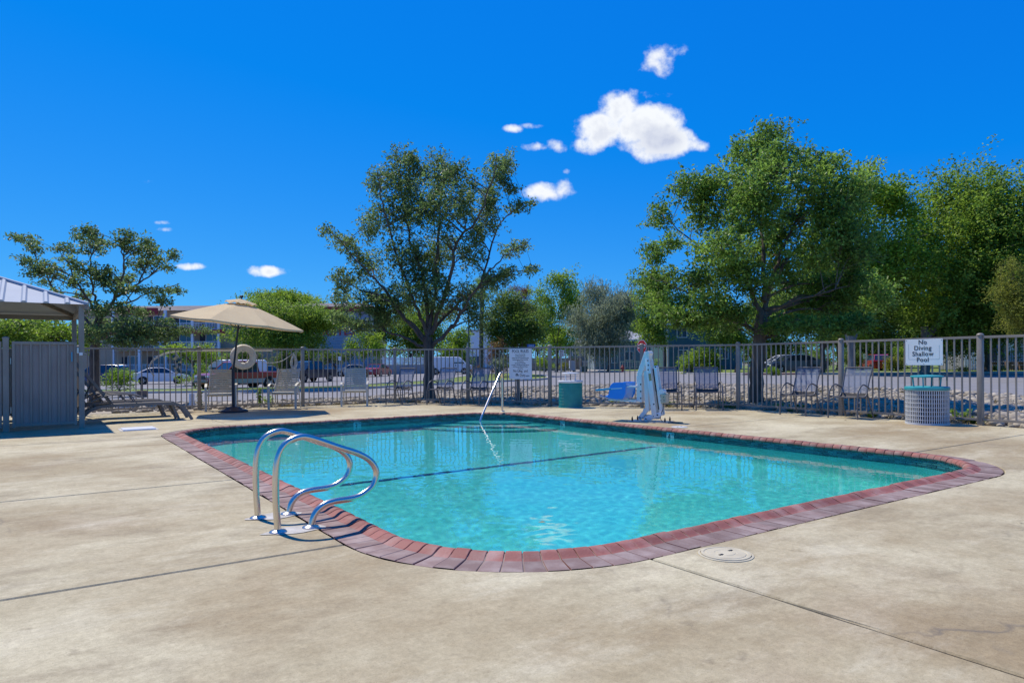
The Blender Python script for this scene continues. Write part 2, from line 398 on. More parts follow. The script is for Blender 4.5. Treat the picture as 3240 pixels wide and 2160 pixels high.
def mesh_sling():
    """woven sling: fine open weave, half see-through"""
    m = bpy.data.materials.new('sling_mesh'); m.use_nodes = True; nt = m.node_tree; N = nt.nodes; L = nt.links
    b = N['Principled BSDF']; b.inputs['Base Color'].default_value = (0.17, 0.21, 0.29, 1); b.inputs['Roughness'].default_value = 0.55
    t = N.new('ShaderNodeBsdfTransparent'); mx = N.new('ShaderNodeMixShader')
    nz = N.new('ShaderNodeTexNoise'); nz.inputs['Scale'].default_value = 5
    mr = N.new('ShaderNodeMapRange'); mr.inputs['To Min'].default_value = 0.50; mr.inputs['To Max'].default_value = 0.72
    L.new(nz.outputs['Fac'], mr.inputs['Value']); L.new(mr.outputs[0], mx.inputs[0])
    L.new(t.outputs[0], mx.inputs[1]); L.new(b.outputs[0], mx.inputs[2]); L.new(mx.outputs[0], N['Material Output'].inputs[0])
    M['sling_mesh'] = m
mesh_sling()

def concrete():
    m = bpy.data.materials.new('concrete'); m.use_nodes = True; nt = m.node_tree; N = nt.nodes; L = nt.links
    b = N['Principled BSDF']; b.inputs['Roughness'].default_value = 0.82; b.inputs['Specular IOR Level'].default_value = 0.35
    g = N.new('ShaderNodeNewGeometry')
    mp = N.new('ShaderNodeMapping'); mp.inputs['Rotation'].default_value = (0, 0, -ROTUV); L.new(g.outputs['Position'], mp.inputs['Vector'])
    def nz(s, d, stretch=None, off=0, rough=0.55, dist=0.0):
        n = N.new('ShaderNodeTexNoise'); n.inputs['Scale'].default_value = s; n.inputs['Detail'].default_value = d; n.inputs['Roughness'].default_value = rough
        n.inputs['Distortion'].default_value = dist
        q = N.new('ShaderNodeMapping'); q.inputs['Location'].default_value = (off, off * 1.7, 0)
        if stretch: q.inputs['Scale'].default_value = stretch
        L.new(mp.outputs[0], q.inputs['Vector']); L.new(q.outputs[0], n.inputs['Vector']); return n.outputs['Fac']
    def ramp(f, a, c0, c1, b_):
        r = N.new('ShaderNodeValToRGB'); r.color_ramp.elements[0].position = a; r.color_ramp.elements[1].position = b_
        r.color_ramp.elements[0].color = c0 + (1,); r.color_ramp.elements[1].color = c1 + (1,); L.new(f, r.inputs['Fac']); return r.outputs[0]
    def mixc(f, a, b_, k=None, mode='MIX'):
        x = N.new('ShaderNodeMixRGB'); x.blend_type = mode
        if isinstance(f, float): x.inputs[0].default_value = f
        else: L.new(f, x.inputs[0])
        for i, s in ((1, a), (2, b_)):
            if isinstance(s, tuple): x.inputs[i].default_value = s + (1,)
            else: L.new(s, x.inputs[i])
        return x.outputs[0]
    base = ramp(nz(0.55, 11, None, 3.0, 0.68), 0.33, (0.42, 0.355, 0.215), (0.65, 0.585, 0.39), 0.67)
    stain = ramp(nz(1.15, 12, (0.7, 1.2, 1), 9.0, 0.70, 0.35), 0.50, (0, 0, 0), (0.9, 0.9, 0.9), 0.66)
    c = mixc(stain, base, (0.315, 0.258, 0.16))
    brown = ramp(nz(0.27, 9, None, 33.0, 0.66), 0.47, (0, 0, 0), (0.9, 0.9, 0.9), 0.63)
    c = mixc(brown, c, (0.335, 0.252, 0.135))
    pale = ramp(nz(1.3, 12, (0.5, 1.2, 1), 40.0, 0.72), 0.53, (0, 0, 0), (0.75, 0.75, 0.75), 0.72)
    c = mixc(pale, c, (0.67, 0.612, 0.435))
    pinkish = ramp(nz(0.7, 8, None, 61.0, 0.65), 0.55, (0, 0, 0), (0.35, 0.35, 0.35), 0.72)
    c = mixc(pinkish, c, (0.57, 0.48, 0.345))
    spots = ramp(nz(7.0, 5, None, 77.0, 0.6), 0.63, (0, 0, 0), (0.5, 0.5, 0.5), 0.72)
    c = mixc(spots, c, (0.27, 0.22, 0.14))
    fine = ramp(nz(38, 8, None, 0.0, 0.78), 0.32, (0.82, 0.81, 0.80), (1.14, 1.14, 1.14), 0.68)
    c = mixc(1.0, c, fine, mode='MULTIPLY')
    mottle = ramp(nz(11, 9, None, 14.0, 0.75), 0.34, (0.87, 0.86, 0.84), (1.10, 1.10, 1.10), 0.66)
    c = mixc(1.0, c, mottle, mode='MULTIPLY')
    grit = ramp(nz(170, 3, None, 5.0, 0.65), 0.30, (0.50, 0.48, 0.45), (1, 1, 1), 0.44)
    c = mixc(0.8, c, grit, mode='MULTIPLY')
    # fine wandering hairline cracks
    vo = N.new('ShaderNodeTexVoronoi'); vo.feature = 'DISTANCE_TO_EDGE'; vo.inputs['Scale'].default_value = 0.42
    wn = N.new('ShaderNodeTexNoise'); wn.inputs['Scale'].default_value = 2.6; wn.inputs['Detail'].default_value = 5
    L.new(mp.outputs[0], wn.inputs['Vector'])
    wv = N.new('ShaderNodeMixRGB'); wv.blend_type = 'ADD'; wv.inputs[0].default_value = 0.5; L.new(mp.outputs[0], wv.inputs[1]); L.new(wn.outputs['Color'], wv.inputs[2])
    L.new(wv.outputs[0], vo.inputs['Vector'])
    ck = N.new('ShaderNodeMapRange'); ck.inputs['From Max'].default_value = 0.008; ck.inputs['To Min'].default_value = 0.8; ck.inputs['To Max'].default_value = 0.0
    L.new(vo.outputs['Distance'], ck.inputs['Value'])
    ckm = N.new('ShaderNodeMath'); ckm.operation = 'MULTIPLY'; L.new(ck.outputs[0], ckm.inputs[0]); L.new(stain, ckm.inputs[1])
    c = mixc(ckm.outputs[0], c, (0.16, 0.135, 0.10))
    L.new(c, b.inputs['Base Color'])
    bn = nz(45, 6, None, 2.0, 0.7); bp = N.new('ShaderNodeBump'); bp.inputs['Strength'].default_value = 0.35; bp.inputs['Distance'].default_value = 0.006
    L.new(bn, bp.inputs['Height'])
    b2 = nz(1.8, 4, None, 12.0); bq = N.new('ShaderNodeBump'); bq.inputs['Strength'].default_value = 0.25; bq.inputs['Distance'].default_value = 0.02
    L.new(b2, bq.inputs['Height']); L.new(bq.outputs[0], bp.inputs['Normal']); L.new(bp.outputs[0], b.inputs['Normal'])
    M['concrete'] = m
concrete()

def lap(name, c1, c2, board):
    """lapped boards: a saw-tooth height over z, boards far too fine to build at this distance"""
    m = mat(name, c1, c2, rough=0.8, scale=0.6); nt = m.node_tree; N = nt.nodes; L = nt.links
    g = N.new('ShaderNodeNewGeometry'); s = N.new('ShaderNodeSeparateXYZ'); L.new(g.outputs['Position'], s.inputs[0])
    d = N.new('ShaderNodeMath'); d.operation = 'DIVIDE'; d.inputs[1].default_value = board; L.new(s.outputs['Z'], d.inputs[0])
    f = N.new('ShaderNodeMath'); f.operation = 'FRACT'; L.new(d.outputs[0], f.inputs[0])
    p = N.new('ShaderNodeMath'); p.operation = 'POWER'; p.inputs[1].default_value = 5; L.new(f.outputs[0], p.inputs[0])
    b = N.new('ShaderNodeBump'); b.invert = True; b.inputs['Strength'].default_value = 1; b.inputs['Distance'].default_value = board * 0.5
    L.new(p.outputs[0], b.inputs['Height']); L.new(b.outputs[0], N['Principled BSDF'].inputs['Normal']); M[name] = m
lap('lap_grey', (0.36, 0.36, 0.385), (0.41, 0.41, 0.43), 0.22)

def water_mat():
    m = bpy.data.materials.new('water'); m.use_nodes = True; b = m.node_tree.nodes['Principled BSDF']
    b.inputs['Base Color'].default_value = (0.34, 0.905, 0.895, 1); b.inputs['Transmission Weight'].default_value = 1.0
    b.inputs['Roughness'].default_value = 0.0; b.inputs['IOR'].default_value = 1.33
    M['water'] = m
water_mat()
# ------------------------------------------------------------------ terrain
SA = [(-1.2, -0.7), (-0.75, -0.7), (-0.45, -0.65), (-0.25, -0.55), (-0.12, -0.32), (0.0, -0.15), (0.2, 0.0), (0.4, 0.08), (1.2, 0.1)]
YF = [(-1.5, 9.0), (-0.64, 14.8), (-0.45, 16.2), (-0.306, 17.3), (-0.171, 18.6), (-0.065, 18.1), (0.055, 16.8), (0.19, 16.1), (0.331, 15.4), (0.482, 13.3), (0.686, 11.2), (0.98, 9.1), (2.0, 5.5)]
def interp(T, a): return float(np.interp(a, [t[0] for t in T], [t[1] for t in T]))
def sstep(a, b, x):
    t = min(1, max(0, (x - a) / (b - a))); return t * t * (3 - 2 * t)
def zt(x, y):
    yy = max(y, 1.0); a = x / yy; yf = interp(YF, a)
    z = -0.22 + 0.18 * sstep(yf - 0.5, yf + 0.15, y)
    t = sstep(yf + 0.3, yf + 12, y)
    return z * (1 - t) + interp(SA, a) * t
def zg(x, y):
    # the dig for the pool, hidden under the deck
    u, v = x * D1.x + y * D1.y, x * D2.x + y * D2.y
    if 2.0 < u < 13.3 and 0.8 < v < 9.1: return -3.0
    return zt(x, y)
def ground():
    def axis(lo, hi, f0, f1, st, grow):
        a = list(np.arange(f0, f1 + 1e-6, st)); s = st; x = f1
        while x < hi: s *= grow; x += s; a.append(x)
        s = st; x = f0; pre = []
        while x > lo: s *= grow; x -= s; pre.append(x)
        return pre[::-1] + a
    xs = axis(-900, 900, -24, 22, 0.8, 1.22); ys = axis(-60, 1500, 1.5, 50, 0.7, 1.25)
    vs = [(x, y, zg(x, y)) for y in ys for x in xs]; nx = len(xs)
    fs = [(j * nx + i, j * nx + i + 1, (j + 1) * nx + i + 1, (j + 1) * nx + i) for j in range(len(ys) - 1) for i in range(nx - 1)]
    mb = MB(); mb.add(vs, fs); struct(mb.build('ground', M['earth'], smooth=60))
ground()

def drape(name, poly, dz, m, step=2.5):
    bm = bmesh.new(); f = bm.faces.new([bm.verts.new((p[0], p[1], 0)) for p in poly])
    xs = [p[0] for p in poly]; ys = [p[1] for p in poly]
    for ax, lo, hi in ((0, min(xs), max(xs)), (1, min(ys), max(ys))):
        k = lo + step
        while k < hi:
            co = Vector((k, 0, 0)) if ax == 0 else Vector((0, k, 0)); no = Vector((1, 0, 0)) if ax == 0 else Vector((0, 1, 0))
            bmesh.ops.bisect_plane(bm, geom=bm.verts[:] + bm.edges[:] + bm.faces[:], plane_co=co, plane_no=no); k += step * (1 if k < 60 else 3)
    bmesh.ops.triangulate(bm, faces=bm.faces[:])
    for v in bm.verts: v.co.z = zt(v.co.x, v.co.y) + dz
    bmesh.ops.recalc_face_normals(bm, faces=bm.faces[:])
    if sum(f.normal.z for f in bm.faces) < 0: bmesh.ops.reverse_faces(bm, faces=bm.faces[:])
    me = bpy.data.meshes.new(name); bm.to_mesh(me); bm.free(); me.materials.append(m)
    o = bpy.data.objects.new(name, me); COL.objects.link(o); return o
def strip(name, pts, w, h, m, parent=None, base=-0.05, closed=False):
    P = []
    for a, b in zip(pts[:-1], pts[1:]):
        n = max(1, int((Vector(b) - Vector(a)).length / 2.0))
        P += [Vector(a).lerp(Vector(b), k / n) for k in range(n)]
    P.append(Vector(pts[-1])); vs = []; fs = []
    for i, p in enumerate(P):
        t = (P[min(i + 1, len(P) - 1)] - P[max(i - 1, 0)]).normalized(); nrm = Vector((-t.y, t.x))
        z = zt(p.x, p.y)
        a = p - nrm * w / 2; b = p + nrm * w / 2
        vs += [(a.x, a.y, z + base), (a.x, a.y, z + h), (b.x, b.y, z + h), (b.x, b.y, z + base)]
    for i in range(len(P) - 1):
        for k in range(3): fs.append((i * 4 + k, i * 4 + k + 1, i * 4 + 5 + k, i * 4 + 4 + k))
    fs += [(0, 1, 2, 3), tuple(len(vs) - 4 + k for k in (3, 2, 1, 0))]
    mb = MB(); mb.add(vs, fs); o = mb.build(name, m, parent); return o

ROAD_NEAR = [(-75, 30), (-16.4, 31.2), (-4.8, 32.5), (1.3, 34), (7.1, 32), (11.3, 27.2), (13.2, 22), (14.6, 17), (16, 4), (16, -30)]
struct(drape('road', ROAD_NEAR + [(90, -30), (90, 47), (110, 160), (-110, 160), (-75, 100)], 0.03, M['asphalt']))
ISLAND = [(-70, 41), (-10, 41.7), (-1, 43.6), (1.6, 45.2), (2.6, 48), (2.8, 56), (2, 68), (0, 74), (-4, 70), (-5.5, 52), (-12, 46.4), (-70, 45)]
isl = struct(drape('grass_island', ISLAND, 0.11, M['lawn']))
struct(strip('island_kerb', ISLAND + [ISLAND[0]], 0.22, 0.15, M['kerb']))
LAWN = [(4.9, 150), (11.5, 75), (13.6, 64), (15.2, 56), (17.0, 50), (21, 48.6), (30, 48.6), (70, 47.4), (120, 50), (120, 155)]
struct(drape('lawn', LAWN, 0.10, M['lawn']))
struct(strip('lawn_kerb', LAWN[:5], 0.3, 0.15, M['kerb']))
struct(strip('lawn_kerb', LAWN[4:6], 0.3, 0.151, M['kerb_red']))
struct(strip('lawn_kerb', LAWN[5:9], 0.3, 0.152, M['kerb']))
struct(drape('sidewalk', [(5.6, 150), (12.0, 75.6), (14.1, 64.4), (15.7, 56.4), (17.4, 50.9), (30, 49.4), (70, 48.4), (70, 50), (30, 51), (18.4, 52.2), (16.9, 57), (15.3, 65), (13.1, 76), (7.5, 150)], 0.13, M['kerb']))
# lot lines
for i, x0 in enumerate(np.arange(-46, -8, 2.8)):
    stuff_line = drape('parking_line', [(x0, 80), (x0 + 0.14, 80), (x0 + 0.34, 86), (x0 + 0.20, 86)], 0.045, M['road_paint'], 3); struct(stuff_line)

# ------------------------------------------------------------------ pool outlines, all in pool axes (u along, v across)
U0, U1, V0, V1, RI, WC = 2.95, 12.35, 1.78, 8.12, 0.95, 0.30
def outline(off, n=16, sub=None):
    """rounded rectangle, grown by off; list of (u, v, nu, nv) going round, n = outward normal"""
    r = RI + off; cs = [(U0 + RI, V0 + RI, PI), (U0 + RI, V1 - RI, PI / 2), (U1 - RI, V1 - RI, 0), (U1 - RI, V0 + RI, -PI / 2)]
    out = []
    for (cu, cv, a0) in cs:
        for k in range(n + 1):
            # angle measured in (u, v) plane; go from a0+90deg.. so that the loop runs u0v0 -> u0v1 -> u1v1 -> u1v0
            a = a0 + (PI / 2) * (1 - k / n)
            a = {PI: -PI / 2 - (PI / 2) * (k / n), PI / 2: PI - (PI / 2) * (k / n), 0: PI / 2 - (PI / 2) * (k / n), -PI / 2: 0 - (PI / 2) * (k / n)}[a0]
            out.append((cu + r * math.cos(a), cv + r * math.sin(a), math.cos(a), math.sin(a)))
    return out
CO = outline(WC)

# ------------------------------------------------------------------ deck: poured slabs with open joints
def clip(poly, p, n):
    out = []
    for i in range(len(poly)):
        a, b = poly[i], poly[(i + 1) % len(poly)]
        da, db = (a - p).dot(n), (b - p).dot(n)
        if da <= 0: out.append(a)
        if (da < 0 < db) or (db < 0 < da): out.append(a + (b - a) * (da / (da - db)))
    return out
FENCE_LINES = [((-10.2, 14.45), (-3.19, 18.75)), ((-3.3, 18.75), (-1.1, 18.25)), ((-1.17, 18.28), (5.2, 15.6)), ((5.16, 15.6), (9.0, 9.05))]
def deck():
    uo0, uo1, vo0, vo1, ro = U0 - WC, U1 + WC, V0 - WC, V1 + WC, RI + WC
    UM, UX, VM, VX = -7.0, 21.0, -9.0, 16.0
    def arc(cu, cv, a0, a1, n=18): return [(cu + ro * math.cos(a0 + (a1 - a0) * k / n), cv + ro * math.sin(a0 + (a1 - a0) * k / n)) for k in range(n + 1)]
    ja, jb, jc, jd = uo0 + ro, uo1 - ro, vo0 + ro, vo1 - ro
    cells = [
        [(UM, VM), (UM, jc), (uo0, jc)] + arc(ja, jc, PI, 1.5 * PI)[1:-1] + [(ja, vo0), (ja, VM)],
        [(UM, jc), (UM, jd), (uo0, jd), (uo0, jc)],
        [(UM, jd), (UM, VX), (ja, VX), (ja, vo1)] + arc(ja, jd, PI / 2, PI)[1:-1] + [(uo0, jd)],
        [(ja, vo1), (ja, VX), (7.7, VX), (7.7, vo1)], [(7.7, vo1), (7.7, VX), (jb, VX), (jb, vo1)],
        [(jb, vo1), (jb, VX), (UX, VX), (UX, jd), (uo1, jd)] + arc(jb, jd, 0, PI / 2)[1:-1],
        [(uo1, jd), (UX, jd), (UX, 4.95), (uo1, 4.95)], [(uo1, 4.95), (UX, 4.95), (UX, jc), (uo1, jc)],
        [(uo1, jc), (UX, jc), (UX, VM), (jb, VM), (jb, vo0)] + arc(jb, jc, 1.5 * PI, 2 * PI)[1:-1],
        [(jb, vo0), (jb, VM), (6.72, VM), (6.72, vo0)], [(6.72, vo0), (6.72, VM), (ja, VM), (ja, vo0)]]
    base = MB()
    o2 = [UV(a, b, -0.05) for a, b, _, _ in outline(WC + 0.0)]
    root = None
    for ci, c in enumerate(cells):
        P = [UV(a, b) for a, b in c]
        for (p, q) in FENCE_LINES:
            p, q = V(*p), V(*q); d = (q - p).normalized(); P = clip(P, p, Vector((-d.y, d.x, 0)))
        if len(P) < 3: continue
        A = sum(P[i].x * P[(i + 1) % len(P)].y - P[(i + 1) % len(P)].x * P[i].y for i in range(len(P)))
        if A < 0: P.reverse()
        # merge near-duplicates
        Q = [P[0]]
        for p in P[1:]:
            if (p - Q[-1]).length > 0.004: Q.append(p)
        P = Q; n = len(P)
        def inset(k):
            out = []
            for i in range(n):
                a, b, c_ = P[i - 1], P[i], P[(i + 1) % n]
                e1 = (b - a).normalized(); e2 = (c_ - b).normalized()
                n1, n2 = Vector((-e1.y, e1.x, 0)), Vector((-e2.y, e2.x, 0)); s = (n1 + n2)
                s = s / max(0.35, s.length_squared / 2)
                out.append(b + s * k)
            return out
        # subdivide long edges a little so the worn edge is not dead straight
        def sub(poly):
            out = []
            for i in range(len(poly)):
                a, b = poly[i], poly[(i + 1) % len(poly)]; L = (b - a).length; m_ = max(1, int(L / 0.25))
                if m_ > 60: m_ = 60
                for k in range(m_): out.append(a.lerp(b, k / m_))
            return out
        P = sub(P); n = len(P)
        lo = inset(0.010); hi = inset(0.018)
        vs = []
        for i in range(n):
            j = noise.noise(P[i] * 5.0) * 0.006 + noise.noise(P[i] * 1.3) * 0.006
            hi[i] = hi[i] + Vector((j, j, 0))
            vs.append((lo[i].x, lo[i].y, -0.10))
        vs += [(lo[i].x, lo[i].y, -0.008) for i in range(n)]
        vs += [(hi[i].x, hi[i].y, 0.0) for i in range(n)]
        fs = [tuple(range(2 * n, 3 * n))]
        for i in range(n):
            k = (i + 1) % n
            fs += [(i, k, n + k, n + i), (n + i, n + k, 2 * n + k, 2 * n + i)]
        mb = MB(); mb.add(vs, fs)
        if root is None:
            root = bpy.data.objects.new('pool_deck', None); COL.objects.link(root); struct(root)
            fill = MB(); ring_o = [UV(a, b, 0) for a, b in ((UM, VM), (UX, VM), (UX, VX), (UM, VX))]
            for (p, q) in FENCE_LINES:
                p, q = V(*p), V(*q); d = (q - p).normalized(); ring_o = clip(ring_o, p, Vector((-d.y, d.x, 0)))
            # joint filler: thin quads under every joint line
            for (p, q) in (((ja, vo0), (ja, VM)), ((6.72, vo0), (6.72, VM)), ((jb, vo0), (jb, VM)), ((uo0, jc), (UM, jc)), ((uo0, jd), (UM, jd)), ((ja, vo1), (ja, 13)), ((7.7, vo1), (7.7, 12.6)), ((jb, vo1), (jb, 11)), ((uo1, jd), (15.6, jd)), ((uo1, 4.95), (17, 4.95)), ((uo1, jc), (17.4, jc))):
                fill.bar(UV(*p, -0.035), UV(*q, -0.035), 0.05, 0.03)
            ob = outline(WC + 0.03, 24); ib = outline(WC - 0.05, 24)
            vv = [UV(a, b, -0.022) for a, b, _, _ in ob] + [UV(a, b, -0.022) for a, b, _, _ in ib]; k_ = len(ob)
            fill.add(vv, [(i, (i + 1) % k_, k_ + (i + 1) % k_, k_ + i) for i in range(k_)])
            fill.build('joint_filler', M['joint'], root)
        mb.build('slab', M['concrete'], root)
    return root
DECK = deck()

# ------------------------------------------------------------------ pool shell
def zfloor(u): return float(np.interp(u, [2.5, 5.0, 7.6, 10.0, 13.0], [-1.62, -1.5, -1.24, -1.02, -0.98]))
POOL = bpy.data.objects.new('swimming_pool', None); COL.objects.link(POOL); struct(POOL)
def shell():
    o = outline(0.0, 24); n = len(o); mb = MB(); vs = []
    P = []
    for i in range(n):
        a, b = o[i], o[(i + 1) % n]; m_ = max(1, int(math.hypot(b[0] - a[0], b[1] - a[1]) / 0.5))
        for k in range(m_): t = k / m_; P.append((a[0] + (b[0] - a[0]) * t, a[1] + (b[1] - a[1]) * t, a[2], a[3]))
    n = len(P); ring = []
    for (u, v, nu, nv) in P:
        z0 = zfloor(u)
        for (off, z) in ((0, -0.17), (0, z0 + 0.16), (-0.05, z0 + 0.05), (-0.17, z0 - 0.002)):
            vs.append(UV(u + nu * off, v + nv * off, z))
    fs = [(i * 4 + k, i * 4 + k + 1, ((i + 1) % n) * 4 + k + 1, ((i + 1) % n) * 4 + k) for i in range(n) for k in range(3)]
    mb.add(vs, fs); w = mb.build('pool_wall', M['plaster'], POOL, smooth=70)
    mb = MB(); us = np.linspace(U0 - 0.1, U1 + 0.1, 40)
    for a, b in zip(us[:-1], us[1:]):
        mb.add([UV(a, V0 - .1, zfloor(a)), UV(b, V0 - .1, zfloor(b)), UV(b, V1 + .1, zfloor(b)), UV(a, V1 + .1, zfloor(a))], [(0, 1, 2, 3)])
    f = mb.build('pool_floor', M['plaster'], POOL, smooth=60)
    mb = MB(); mb.bar(UV(7.62, V0 + .02, zfloor(7.62) + .004), UV(7.62, V1 - .02, zfloor(7.62) + .004), 0.095, 0.012)
    l = mb.build('floor_line', M['line_tile'], POOL)
    # corner entry steps
    R_ = [w, f, l]
    for i, r in enumerate((2.1, 1.65, 1.2)):
        z = zfloor(11.5) + 0.24 * (i + 1); mb = MB()
        poly = [UV(U1 + .03, V1 + .03, z)] + [UV(U1 + .03 - r * math.cos(a), V1 + .03 - r * math.sin(a), z) for a in np.linspace(0, PI / 2, 28)]
        mb.ext(poly, (0, 0, -0.26)); s = mb.build('entry_step', M['plaster'], POOL, bev=0.02); R_.append(s)
        mb = MB(); mb.tube([UV(U1 - (r - .03) * math.cos(a), V1 - (r - .03) * math.sin(a), z + 0.003) for a in np.linspace(0.1, PI / 2 - .1, 28)], 0.018, 6)
        s = mb.build('step_edge_line', M['line_tile'], POOL); R_.append(s)
    for x in R_: x.cycles.is_caustics_receiver = True
shell()
def tile_band():
    ob = outline(0.012, 24); n = len(ob); mb = MB()
    vs = [UV(u, v, -0.03) for u, v, _, _ in outline(0.004, 24)] + [UV(u, v, -0.185) for u, v, _, _ in outline(0.004, 24)]
    mb.add(vs, [(i, (i + 1) % n, n + (i + 1) % n, n + i) for i in range(n)]); mb.build('grout_band', M['grout'], POOL, smooth=60)
    # walk round the outline and lay six courses of slim tiles
    o = outline(-0.001, 40); seg = []; tot = 0.0
    for i in range(len(o)):
        a, b = o[i], o[(i + 1) % len(o)]; L = math.hypot(b[0] - a[0], b[1] - a[1]); seg.append((tot, L, a, b)); tot += L
    st = [s[0] for s in seg]
    import bisect
    def p(s):
        s %= tot; i = bisect.bisect_right(st, s) - 1; t0, L, a, b = seg[i]; t = (s - t0) / max(L, 1e-9)
        return a[0] + (b[0] - a[0]) * t, a[1] + (b[1] - a[1]) * t, a[2] + (b[2] - a[2]) * t, a[3] + (b[3] - a[3]) * t
    mb = MB(); rows = 6; hz = 0.0245; nt = int(tot / 0.125); w = tot / nt
    for r in range(rows):
        z1 = -0.034 - r * hz; z0 = z1 - hz + 0.0045
        for k in range(nt):
            s0 = (k + 0.5 * (r % 2)) * w + 0.003 + RNG.uniform(0, .002); s1 = s0 + w - 0.006
            q = []
            for s_ in (s0, s1):
                u, v, nu, nv = p(s_)
                q.append((u, v, nu, nv))
            vv = []
            for (u, v, nu, nv) in q:
                for off in (0.008, -0.003):
                    for z in (z0, z1): vv.append(UV(u + nu * off, v + nv * off, z))
            # 0..3 start (out lo, out hi, in lo, in hi), 4..7 end
            mb.add(vv, [(2, 3, 7, 6), (1, 5, 7, 3), (0, 2, 6, 4), (0, 1, 3, 2), (4, 6, 7, 5)])
    t = mb.build('waterline_tiles', M['tile'], POOL); stuff(t)
tile_band()

def coping():
    bed = MB(); a = outline(WC - 0.012, 24); b = outline(0.004, 24); n = len(a)
    vs = [UV(u, v, -0.010) for u, v, _, _ in a] + [UV(u, v, -0.005) for u, v, _, _ in outline(0.12, 24)] + [UV(u, v, 0.018) for u, v, _, _ in outline(0.05, 24)] + [UV(u, v, 0.010) for u, v, _, _ in outline(0.003, 24)] + [UV(u, v, -0.04) for u, v, _, _ in b]
    bed.add(vs, [(r * n + i, r * n + (i + 1) % n, (r + 1) * n + (i + 1) % n, (r + 1) * n + i) for i in range(n) for r in range(4)])
    cop = bed.build('coping_bed', M['mortar'], None, smooth=60); struct(cop)
    prof = [(0.298, -0.003), (0.29, 0.0), (0.12, 0.001), (0.095, 0.009), (0.07, 0.021), (0.045, 0.029), (0.02, 0.029), (0.0, 0.020), (-0.014, 0.004), (-0.019, -0.014), (-0.012, -0.032), (0.004, -0.036), (0.298, -0.036)]
    K = len(prof)
    def brick_mesh(fn):
        """fn(w, side) -> x, y of profile point"""
        vs = []
        for sd, ins in ((0, 0.0), (0, 1), (1, 1), (1, 0.0)):
            for (w, z) in prof:
                x, y = fn(w, sd, ins); vs.append((x, y, z - (0.0025 if not ins else 0)))
        fs = []; mi = []
        for r in range(3):
            for i in range(K - 1):
                fs.append((r * K + i, r * K + i + 1, (r + 1) * K + i + 1, (r + 1) * K + i)); mi.append(1 if prof[i][0] < 0.125 and i < K - 2 else 0)
        fs += [tuple(range(K - 1, -1, -1)), tuple(3 * K + i for i in range(K))]; mi += [1, 1]
        mb = MB(); mb.v = [Vector(v) for v in vs]; mb.f = fs; mb.m = mi
        return mb.mesh('brick', [M['brick_flat'], M['brick_nose']], smooth=35)
    sides = [('u0', U0, V0 + RI, V1 - RI), ('v1', V1, U0 + RI, U1 - RI), ('u1', U1, V0 + RI, V1 - RI), ('v0', V0, U0 + RI, U1 - RI)]
    for nm, c, lo, hi in sides:
        n = round((hi - lo) / 0.1057); w = (hi - lo) / n; h = w / 2 - 0.0035
        me = brick_mesh(lambda ww, sd, ins: (ww, (h - (0.003 if ins else 0)) * (1 if sd else -1)))     # local x = outward, y = along
        for k in range(n):
            s = lo + (k + 0.5) * w
            if nm == 'u0': p, d = UV(c, s), -D1
            elif nm == 'u1': p, d = UV(c, s), D1
            elif nm == 'v0': p, d = UV(s, c), -D2
            else: p, d = UV(s, c), D2
            o = link('brick', me, cop, (p.x + RNG.uniform(-.002, .002), p.y + RNG.uniform(-.002, .002), RNG.uniform(-.004, .004)), math.atan2(d.y, d.x) + RNG.uniform(-.014, .014))
    na = 16; da = (PI / 2) / na; gap = 0.0035
    me = brick_mesh(lambda ww, sd, ins: ((RI + ww) * math.cos((da / 2 - (gap + (0.003 if ins else 0)) / (RI + ww)) * (1 if sd else -1)), (RI + ww) * math.sin((da / 2 - (gap + (0.003 if ins else 0)) / (RI + ww)) * (1 if sd else -1))))
    for (cu, cv, du, dv) in ((U0 + RI, V0 + RI, -1, -1), (U0 + RI, V1 - RI, -1, 1), (U1 - RI, V1 - RI, 1, 1), (U1 - RI, V0 + RI, 1, -1)):
        c = UV(cu, cv); m0 = (D1 * du + D2 * dv).normalized(); a0 = math.atan2(m0.y, m0.x)
        for k in range(na):
            o = link('brick', me, cop, (c.x, c.y, RNG.uniform(-.004, .004)), a0 + (k - (na - 1) / 2) * da + RNG.uniform(-.001, .001))
coping()

